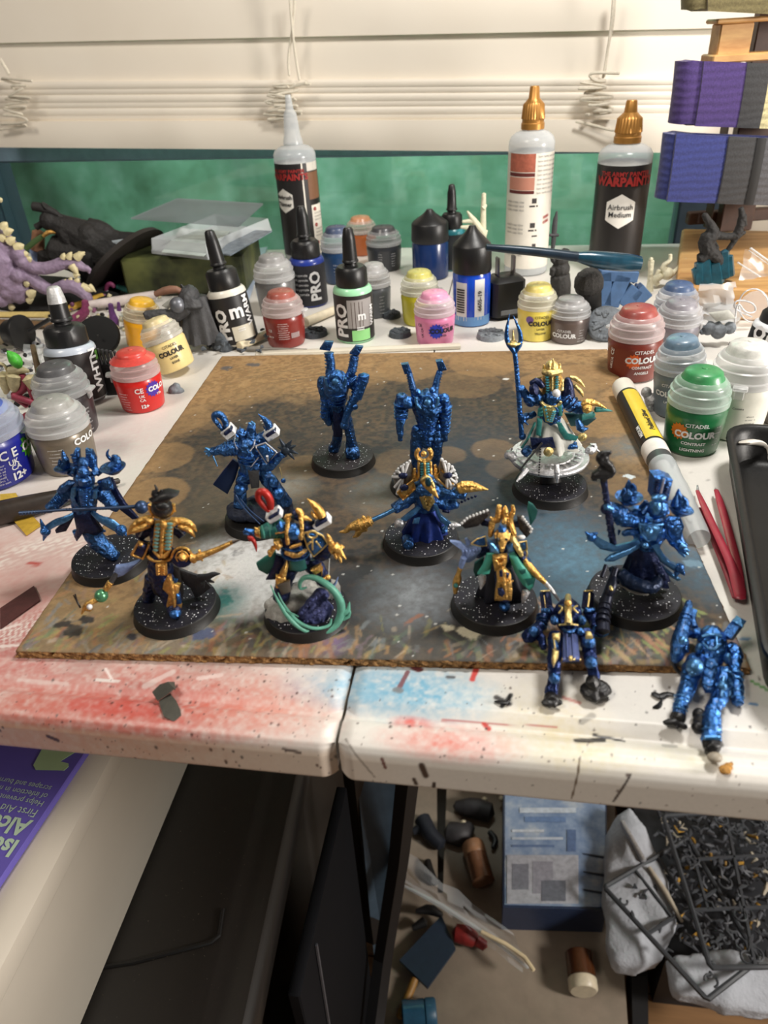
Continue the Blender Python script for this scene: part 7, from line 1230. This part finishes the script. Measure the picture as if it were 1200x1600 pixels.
f.part('wire', SILVER).T((990, 990, -6, 5), (995, 860, -5, 5), (1010, 760, -4, 5), (1060, 840, -4, 5), (1130, 830, -4, 5), (1110, 770, -3, 5), (1000, 750, -3, 5), (980, 810, -3, 5), (1100, 860, -3, 5), sm=2); f.part('glass_disc', CLEAR).B(1110, 790, 4, 88, (1, .12, 1)); f.part('disc_edge', SILVER).arc(1110, 790, 92, 105, 0, 360, 4, 4, 40); f.done()
f = Loose('scrap_parts', 'grey clippings between the tipped lilac pot and the white pot', 'model part', 1110, 540, CD, 0)
f.part('clippings', STONE, .5).B(830, 930, 0, 40).B(890, 950, -1, 44).B(960, 930, 0, 36).T((780, 960, 0, 16), (900, 900, 0, 16)); f.part('white_scrap', CLOTHW).pad([(830, 840), (960, 820), (1000, 870), (880, 890)], -2, 1.4, .8); f.done()
tag(obj('hobby_knife', MB().tube([at(1140, 538, 42), at(1215, 541, 42)], [1.4, 1.8], 8), mat((120, 116, 120), .3, .8)), 'thin steel tool lying over the white pot and striped bottle', 'tool')
# ---------------------------------------------------------------- below the table
def quadbox(mb, top, depth, bev=0):                     # prism under a polygon
    return mb.plate(top, -UP, depth)
# white tub with a printed lid liner
ZT = -125.
tl = [at(168, 1172, ZT), at(10, 1470, ZT)]; ey = unit(tl[0]-tl[1]); ex = np.array([ey[1], -ey[0], 0]); o0 = (tl[1]-ey*58)*[1, 1, 0]
ZB = -272.
t = thing('storage_tub', 'milky white plastic tub under the table edge, standing on the black tote', 'storage tub', o0*[1, 1, 0]-ex*150+ey*200+[0, 0, ZB])
TUB = mat((206, 198, 184), .35, 0, .03, 60, coat=.3)
Lb = 400.; mb = MB(); loops = []
for ins, z in ((30, ZB+.6), (24, ZB+3), (20, ZB+8), (8, ZT-30), (4, ZT-16)): loops.append([o0-ex*255+ex*x+ey*y+UP*z for x, y in [(ins+a_, ins+b_) for a_, b_ in rrect(255-2*ins, Lb-2*ins, 40)]])
n = len(loops[0]); mb.add([p for l in loops for p in l], [(i*n+j, i*n+(j+1) % n, (i+1)*n+(j+1) % n, (i+1)*n+j) for i in range(4) for j in range(n)]+[tuple(range(n)), tuple(range(5*n-1, 4*n-1, -1))]); obj('tub_body', mb, TUB, t)
mb = MB(); loops = []
for ins, z in ((10, ZT-24), (2, ZT-22), (0, ZT-18), (0, ZT-6), (5, ZT-1), (12, ZT), (22, ZT-1), (27, ZT-5)): loops.append([o0-ex*262+ex*x+ey*y+UP*z for x, y in [(ins+a_, ins+b_) for a_, b_ in rrect(262-2*ins, Lb-2*ins, 26)]])
n = len(loops[0]); mb.add([p for l in loops for p in l], [(i*n+j, i*n+(j+1) % n, (i+1)*n+(j+1) % n, (i+1)*n+j) for i in range(len(loops)-1) for j in range(n)]+[tuple(range(n)), tuple(range(len(loops)*n-1, (len(loops)-1)*n-1, -1))]); obj('lid', mb, TUB, t)
# purple first aid box lying on the lid
zc = ZT+1.5; pc = [at(135, 1180, zc), at(0, 1382, zc)]; ay = unit(pc[0]-pc[1]); axx = np.array([ay[1], -ay[0], 0]); kk = pc[1]
PB = mat((110, 98, 190), .4, 0, .05, 40)
t = thing('first_aid_box', 'purple first aid carton with pale green print lying on the white tub', 'carton', kk-axx*60+ay*60)
obj('carton', MB().box(kk-axx*70+ay*60+UP*0, (140, 330, 4), np.array([axx, ay, UP]), .5), PB, t, smooth=False)
GRN = mat((196, 222, 196), .5, 0, .02); ft = lambda u, v: at(u, v, zc+2.25)
ez = unit(at(178, 1215, zc)*0+axx)
def ctext(txt, size, u, v, bold=.02, align='CENTER'):
    p = ft(u, v); return MB().text(txt, size, lambda x, y: p-axx*x-ay*y*-1*-1, bold, align)
for txt, s_, u, v, b_, m_ in (('scrapes and burns', 4.3, 80, 1232, .0, GRN), ('of infection in minor', 4.3, 74, 1244, .0, GRN), ('Helps prevent the risk', 4.3, 68, 1256, .0, GRN), ('First Aid Antiseptic', 5.8, 58, 1271, .0, GRN), ('Alcohol', 11.5, 44, 1293, .03, GRN), ('Isopropyl', 11.5, 25, 1325, .03, GRN)):
    obj('lettering', ctext(txt, s_, u, v, b_, 'LEFT'), m_, t, smooth=False)
cr = [ft(*q_) for q_ in ((68, 1166), (52, 1196), (56, 1203), (100, 1204), (107, 1198), (107, 1193), (94, 1190), (126, 1170), (124, 1160), (90, 1155), (80, 1165))]
obj('green_cross', MB().plate([p+UP*.2 for p in cr], -UP, .3), mat((184, 214, 160), .5, 0, .03), t, smooth=False)
# black tote
q0, q1 = at(428, 1440, ZB), at(372, 1592, ZB); ey = unit(at(470, 1235, ZB)-q0); ex = np.array([ey[1], -ey[0], 0]); o1 = (q0-ey*150)*[1, 1, 0]
t = thing('black_tote', 'black plastic tote with a ridged dusty lid, beside the white tub', 'storage tub', o1*[1, 1, 0]-ex*130+ey*150+[0, 0, FZ])
LW = 380.; TOT = N('tote_plastic'); TOT.l(TOT.ramp(TOT.noise(1.4, 2), [(.0, srgb((24, 22, 20))), (.74, srgb((30, 27, 25))), (.78, srgb((120, 110, 96)))]), TOT.b.inputs['Base Color']); TOT.b.inputs['Roughness'].default_value = .38
mb = MB(); loops = []
for ins, z in ((30, FZ+5), (14, ZB-34), (2, ZB-30), (0, ZB-10), (2, ZB-3), (6, ZB), (10, ZB-.6), (16, ZB-3), (24, ZB-3.2), (28, ZB-.6), (32, ZB-.2)):
    loops.append([o1-ex*LW+ex*x+ey*y+UP*z for x, y in [(ins+a_, ins+b_) for a_, b_ in rrect(LW-2*ins, 560-2*ins, 26-ins*.2)]])
n = len(loops[0]); mb.add([p for l in loops for p in l], [(i*n+j, i*n+(j+1) % n, (i+1)*n+(j+1) % n, (i+1)*n+j) for i in range(len(loops)-1) for j in range(n)]+[tuple(range(n)), tuple(range(len(loops)*n-1, (len(loops)-1)*n-1, -1))]); obj('tote_shell', mb, TOT.m, t)
mb = MB().tube([at(140, 1514, ZB+.5), at(210, 1503, ZB+.5), at(330, 1472, ZB+.5), at(342, 1462, ZB+.5), at(348, 1420, ZB+.5)], 1.3, 6); obj('lid_ridge', mb, mat((14, 13, 13), .5), t)
# dark uprights between
NV = mat((20, 22, 30), .55, 0, .2, 20); SLB = mat((74, 92, 108), .6, 0, .15, 20)
def panel(name, label, cat, pts, dirn, th, m):
    o = obj(name, MB().plate([at(u, v, z) for u, v, z in pts], dirn, th), m, smooth=False); return tag(o, label, cat)
t = thing('black_board', 'tall black board standing on edge behind the tote', 'board', (-115, 280, FZ))
obj('board', MB().box((-113, 275, (FZ-310)/2), (8, 150, -310-FZ), bev=1), mat((7, 8, 13), .85, 0, .1, 20, spec=.2), t)
obj('edge_strip', MB().tube([(-108, 236, -320), (-108, 216, FZ+4)], 1.2, 6), mat((70, 72, 78), .4), t)
panel('slate_board', 'slate blue board leaning between two black bars under the table', 'board', [(556, 1195, -300), (645, 1195, -300), (600, 1480, -600), (585, 1500, -620)], HEAD, 8, SLB)
def bar(label, pts, r, m, name='black_bar'): return tag(obj(name, MB().tube([at(*p) for p in pts], r, 4, True, .5), m), label, 'bar')
bar('black bar rising on the tote side of the slate board', [(552, 1195, -296), (566, 1330, -450), (584, 1470, -575)], 9, mat((34, 30, 28), .5))
bar('black bar on the cardboard side of the slate board', [(640, 1190, -272), (622, 1350, -432), (598, 1500, -560), (580, 1640, -600)], 9, mat((16, 16, 18), .5))
# cardboard sheets on the floor
BEI = N('beige_card'); BEI.l(BEI.ramp(BEI.noise(40, 5), [(.3, srgb((124, 112, 98))), (.7, srgb((146, 132, 116)))]), BEI.b.inputs['Base Color']); BEI.b.inputs['Roughness'].default_value = .7
ZC = -640.
def sheet(label, pts, z, th, m=BEI.m, name='card_sheet'):
    t_ = tag(obj(name, MB().plate([at(u, v, z) for u, v in pts], -UP, th), m, smooth=False), label, 'board'); return t_
sheet('wide beige card sheet lying under the little figures on the floor', [(588, 1640), (640, 1180), (682, 1180), (684, 1395), (692, 1395), (700, 1180), (958, 1180), (966, 1400), (984, 1640)], ZC, FZ*-1+ZC if False else 20)
sheet('black edged side of the beige sheet beside the wooden floor', [(986, 1502), (1012, 1502), (1014, 1660), (990, 1660)], ZC+1, 40, mat((22, 22, 24), .5), 'black_edge')
tag(obj('floor_crate', MB().box(((at(800, 1400, ZC-30)))*[1, 1, 0]+[0, 0, (FZ+ZC-20)/2], (200, 300, ZC-20-FZ)), mat((60, 52, 44), .7), smooth=False), 'low dark crate holding up the beige card sheet', 'crate')
# printed box
tp = [at(787, 1190, ZC+45), at(948, 1190, ZC+45), at(948, 1422, ZC+45), at(786, 1418, ZC+45)]
t = thing('printed_box', 'shrink wrapped blue and white printed box on the beige sheet', 'box', np.mean(tp, 0)*[1, 1, 0]+[0, 0, ZC])
PR = N('printed_top'); PR.l(PR.ramp(PR.noise(30, 4), [(.3, srgb((92, 116, 152))), (.5, srgb((134, 152, 178))), (.66, srgb((172, 180, 190)))]), PR.b.inputs['Base Color']); PR.b.inputs['Roughness'].default_value = .25; PR.b.inputs['Coat Weight'].default_value = .5
obj('box_body', MB().plate(tp, -UP, 44), mat((40, 52, 78), .4), t, smooth=False)
mb = MB().plate([p*.97+np.mean(tp, 0)*.03+UP*.6 for p in tp], -UP, .5); obj('printed_face', mb, PR.m, t, smooth=False)
def on(u, v): return at(u, v, ZC+46.5)
for k, (u0, v0, u1, v1, c_) in enumerate(((792, 1336, 904, 1412, (164, 166, 174)), (800, 1350, 826, 1390, (120, 122, 132)), (832, 1346, 864, 1396, (140, 140, 150)), (846, 1376, 884, 1408, (104, 108, 118)), (800, 1296, 850, 1300, (186, 192, 200)), (800, 1308, 880, 1312, (176, 184, 196)),
        (800, 1320, 866, 1323, (90, 110, 146)), (812, 1262, 900, 1270, (182, 190, 200)), (820, 1276, 884, 1284, (96, 120, 158)), (886, 1296, 900, 1330, (84, 104, 140)))):
    zz = UP*(.25 if k in (1, 2) else .5 if k == 3 else 0)
    obj('print_panel', MB().plate([on(u0, v0)+zz, on(u1, v0)+zz, on(u1, v1)+zz, on(u0, v1)+zz], -UP, .3), mat(c_, .3, 0, .2, 5), t, smooth=False)
for k in range(4): obj('printed_sword', MB().tube([on(912, 1334+k*28), on(948, 1340+k*28)], [.8, 1.4], 6), mat((40, 46, 60), .5), t)
# jars, bits, bag
def lyjar(label, u, v, u2, v2, z, r_, col, capc, name='paint_jar'):
    a_, b_ = at(u, v, z), at(u2, v2, z); A_ = frame(b_-a_, np.cross(b_-a_, UP)); L_ = np.linalg.norm(b_-a_); t_ = thing(name, label, 'jar', (a_+b_)/2-UP*r_)
    obj('jar_body', MB().lathe([(r_*.85, 0), (r_, 1.5), (r_, L_*.66)], 24, a_, A_), mat(col, .25, 0, .2, 8, coat=.4), t_)
    obj('jar_lid', MB().lathe([(r_*.9, L_*.66), (r_*1.02, L_*.7), (r_*1.02, L_*.94), (r_*.9, L_), (.01, L_)], 24, a_, A_), mat(capc, .4, 0, .1), t_)
lyjar('brown jar lying on its side next to the printed box', 756, 1380, 738, 1318, ZC+14, 13, (120, 82, 58), (150, 110, 80))
lyjar('amber jar with a white lid standing askew on the beige sheet', 904, 1488, 912, 1550, ZC+16, 14, (72, 40, 20), (196, 184, 160))
lyjar('teal jar lying at the near edge of the beige sheet', 628, 1588, 682, 1584, ZC+14, 14, (34, 78, 104), (40, 84, 110))
BK2 = mat((26, 30, 40), .6, .1, .3, 8)
def lump(name, label, cat, pts, m, z=ZC): 
    f = Fig(name, label, cat, at(pts[0][0][0], pts[0][0][1], z), (0, 0, 1.), None, True, 0.); f.part('piece', m)
    for q_ in pts: f.T(*[(p[0], p[1], z+p[2], p[3]) for p in q_])
    f.done()
lump('dark_figurine', 'dark blue figurine lying near the gap in the beige sheet', 'figurine', [[(660, 1280, 9, 12), (672, 1305, 10, 12), (690, 1320, 9, 9)], [(645, 1300, 7, 5), (662, 1292, 9, 8)]], BK2)
lump('dark_figurine', 'black figurine lying above the brown jar', 'figurine', [[(700, 1300, 9, 14), (722, 1305, 10, 17), (735, 1290, 9, 8)], [(712, 1260, 8, 8), (740, 1262, 10, 16), (766, 1270, 9, 14)]], mat((48, 46, 48), .6, .1, .3, 6))
lump('dark_figurine', 'black twisted part between the bag and the card gap', 'model part', [[(668, 1345, 6, 5), (672, 1370, 7, 8), (682, 1380, 6, 5)], [(765, 1300, 6, 4), (775, 1312, 6, 5), (770, 1325, 6, 3)]], BLK)
for k, (u, v) in enumerate(((757, 1250), (784, 1248), (724, 1286))):
    tag(obj('glass_bead', MB().ball(at(u, v, ZC+14), 4, 12), mat((226, 214, 186), .1, .3, 0, coat=1.)), ['shiny pale bead nearest the table edge above the brown jar', 'small shiny bead beside the printed box corner', 'tiny bright bead on the dark figurine'][k], 'bead')
rs = random.Random(12); mb = MB(); rows = []
for j in range(7): rows.append([at(622+i*22-j*3+rs.uniform(-4, 4), 1372+i*16-j*10+rs.uniform(-4, 4), ZC+26+rs.uniform(-6, 8)) for i in range(10)])
mb.strip(rows); t = thing('clear_bag', 'clear plastic bag lying slantwise across the beige sheet', 'bag', at(720, 1420, ZC)); obj('film', mb, CLEAR, t)
obj('fold', MB().tube([at(622, 1379, ZC+34), at(690, 1415, ZC+36), at(760, 1460, ZC+32), at(825, 1512, ZC+26)], [1.5, 3, 2.2, 1.6], 6), CLEAR2, t); obj('twist_tie', MB().tube([at(752, 1456, ZC+36), at(790, 1475, ZC+36), at(820, 1496, ZC+34), at(834, 1516, ZC+34)], 2.2, 8), mat((214, 196, 160), .5), t)
sheet('navy blue card lying crooked on the beige sheet', [(624, 1500), (690, 1430), (712, 1482), (668, 1543)], ZC+14, 4, mat((30, 44, 62), .5), 'navy_card')
lump('red_part', 'crimson and navy figurine part beyond the navy card', 'model part', [[(712, 1458, 14, 12), (730, 1462, 14, 14), (742, 1470, 12, 10)], [(745, 1470, 12, 8), (758, 1478, 10, 7)]], mat((120, 26, 24), .5, 0, .3, 5))
lump('brush', 'ochre brush handle poking out below the navy card', 'brush', [[(648, 1530, 10, 6), (636, 1560, 8, 6), (624, 1590, 6, 5)]], mat((150, 108, 48), .5))
lump('black_shard', 'black spiky shard at the top corner of the navy card', 'model part', [[(650, 1424, 16, 3), (672, 1420, 16, 8), (690, 1430, 14, 4)], [(645, 1450, 12, 4), (664, 1440, 14, 7)]], BLK)
# crate of sprues
ZR = ZC+60
t = thing('parts_bin', 'dark bin lined with white cloth, heaped with loose grey parts', 'bin', at(1120, 1420, ZC)*[1, 1, 0]+[0, 0, FZ])
mb = MB().plate([at(975, 1190, ZR-30), at(1262, 1190, ZR-30), at(1320, 1530, ZR-30), at(1040, 1500, ZR-30)], -UP, ZR-30-FZ); obj('bin_body', mb, mat((30, 32, 38), .6), t, smooth=False)
def rag(label, poly, z0, m=None):
    P_ = [at(u, v, z) for u, v, z in poly]; mb_ = MB().pad(P_, -UP, 18, 6); o_ = obj('white_cloth', mb_, m or mat((178, 182, 190), .9, 0, .1, 20, 1., 4), remesh=3., rough=14., relief=.05); return tag(o_, label, 'cloth')
rag('white cloth bundle hanging over the bin beside the printed box', [(952, 1300, ZR), (985, 1262, ZR+14), (1030, 1330, ZR+14), (1050, 1440, ZR+8), (1035, 1500, ZR-8), (968, 1506, ZR-14), (946, 1470, ZR-10), (944, 1390, ZR)], ZR)
rag('white ribbed cloth spread along the near side of the bin', [(1040, 1500, ZR-6), (1110, 1490, ZR+2), (1230, 1500, ZR+2), (1240, 1580, ZR-14), (1190, 1586, ZR-16), (1110, 1562, ZR-12), (1060, 1550, ZR-10)], ZR)
rs = np.random.RandomState(6); bits = [MB(), MB(), MB()]
for k in range(420):
    u, v = rs.uniform(1030, 1215), rs.uniform(1270, 1515)
    if (u-1030)*1.0 < (v-1440)*1.2: continue
    p = at(u, v, ZR-14+rs.uniform(0, 16)); d_ = unit(rs.randn(3)*[1, 1, .5]); s_ = np.cross(d_, UP); L_ = rs.uniform(5, 15); bend = rs.uniform(-6, 6)
    bits[0 if rs.rand() < .86 else (1 if rs.rand() < .6 else 2)].tube([p-d_*L_/2, p+s_*bend, p+d_*L_/2], [rs.uniform(.8, 2), rs.uniform(1.2, 2.8), .6], 6)
for m_, mb_, nm in zip((mat((84, 86, 92), .55), mat((190, 146, 60), .5), mat((186, 176, 156), .6)), bits, ('grey_parts', 'amber_parts', 'pale_parts')): stuff(obj(nm, mb_, m_, t))
SPR = mat((60, 63, 68), .5, 0, .1, 8)
def sprue(label, corners, z, bars, seed, nb=46):
    f_ = thing('sprue', label, 'sprue', np.mean([at(u, v, z) for u, v in corners], 0)-UP*5, 'plastic sprue frames on the parts bin')
    C4 = [at(u, v, z) for u, v in corners]; bl = lambda a_, b_: (C4[0]*(1-a_)+C4[1]*a_)*(1-b_)+(C4[3]*(1-a_)+C4[2]*a_)*b_
    mb_ = MB().tube([bl(.02, 0), bl(.98, 0), bl(1, .02), bl(1, .98), bl(.98, 1), bl(.02, 1), bl(0, .98), bl(0, .02), bl(.02, 0)], 2.6, 8); obj('outer_frame', mb_, SPR, f_)
    for a0, b0_, a1, b1 in bars: obj('runner', MB().tube([bl(a0, b0_), bl(a1, b1)], 2., 6), SPR, f_)
    r_ = random.Random(seed); mb_ = MB()
    for k in range(nb):
        a_, b_ = r_.random(), r_.random(); p = bl(a_, b_)+UP*r_.uniform(-1, 2); an = r_.random()*6.28; d_ = np.array([math.cos(an), math.sin(an), 0]); L_ = r_.uniform(5, 13)
        if r_.random() < .3:
            cc_ = [p+np.array([math.cos(an+q_), math.sin(an+q_), 0])*L_*.5 for q_ in np.linspace(0, 4.4, 9)]; mb_.tube(cc_, 1.2, 5)
        else: mb_.tube([p-d_*L_/2, p+np.array([d_[1], -d_[0], 0])*r_.uniform(-3, 3), p+d_*L_/2], [.8, r_.uniform(1.4, 2.6), .7], 6)
    stuff(obj('frame_parts', mb_, SPR, f_))
sprue('grey sprue frame jutting out over the white cloth, with few parts left', [(944, 1386), (1075, 1310), (1185, 1500), (1105, 1562)], ZR+14, ((.0, .45, 1, .45), (.62, 0, .62, .45), (.35, .45, .35, 0)), 4, 22)
sprue('dense grey sprue frame lying on top of the parts bin', [(1036, 1275), (1230, 1262), (1250, 1510), (1110, 1512)], ZR+26, ((0, .33, 1, .33), (0, .66, 1, .66), (.5, 0, .5, 1), (.15, .33, .15, .66)), 9, 90)
tag(obj('metal_rod', MB().tube([at(972, 1284, ZR+16), at(1006, 1345, ZR+18)], [3, 3], 10), SILVER), 'silver rod leaning on the white cloth bundle', 'rod')
tag(obj('pale_brush', MB().tube([at(1014, 1356, ZR+18), at(1040, 1395, ZR+18), at(1066, 1440, ZR+16)], [2.4, 3.2, 1.6], 10), mat((176, 166, 150), .4)), 'pale paint brush lying across the jutting sprue frame', 'brush')
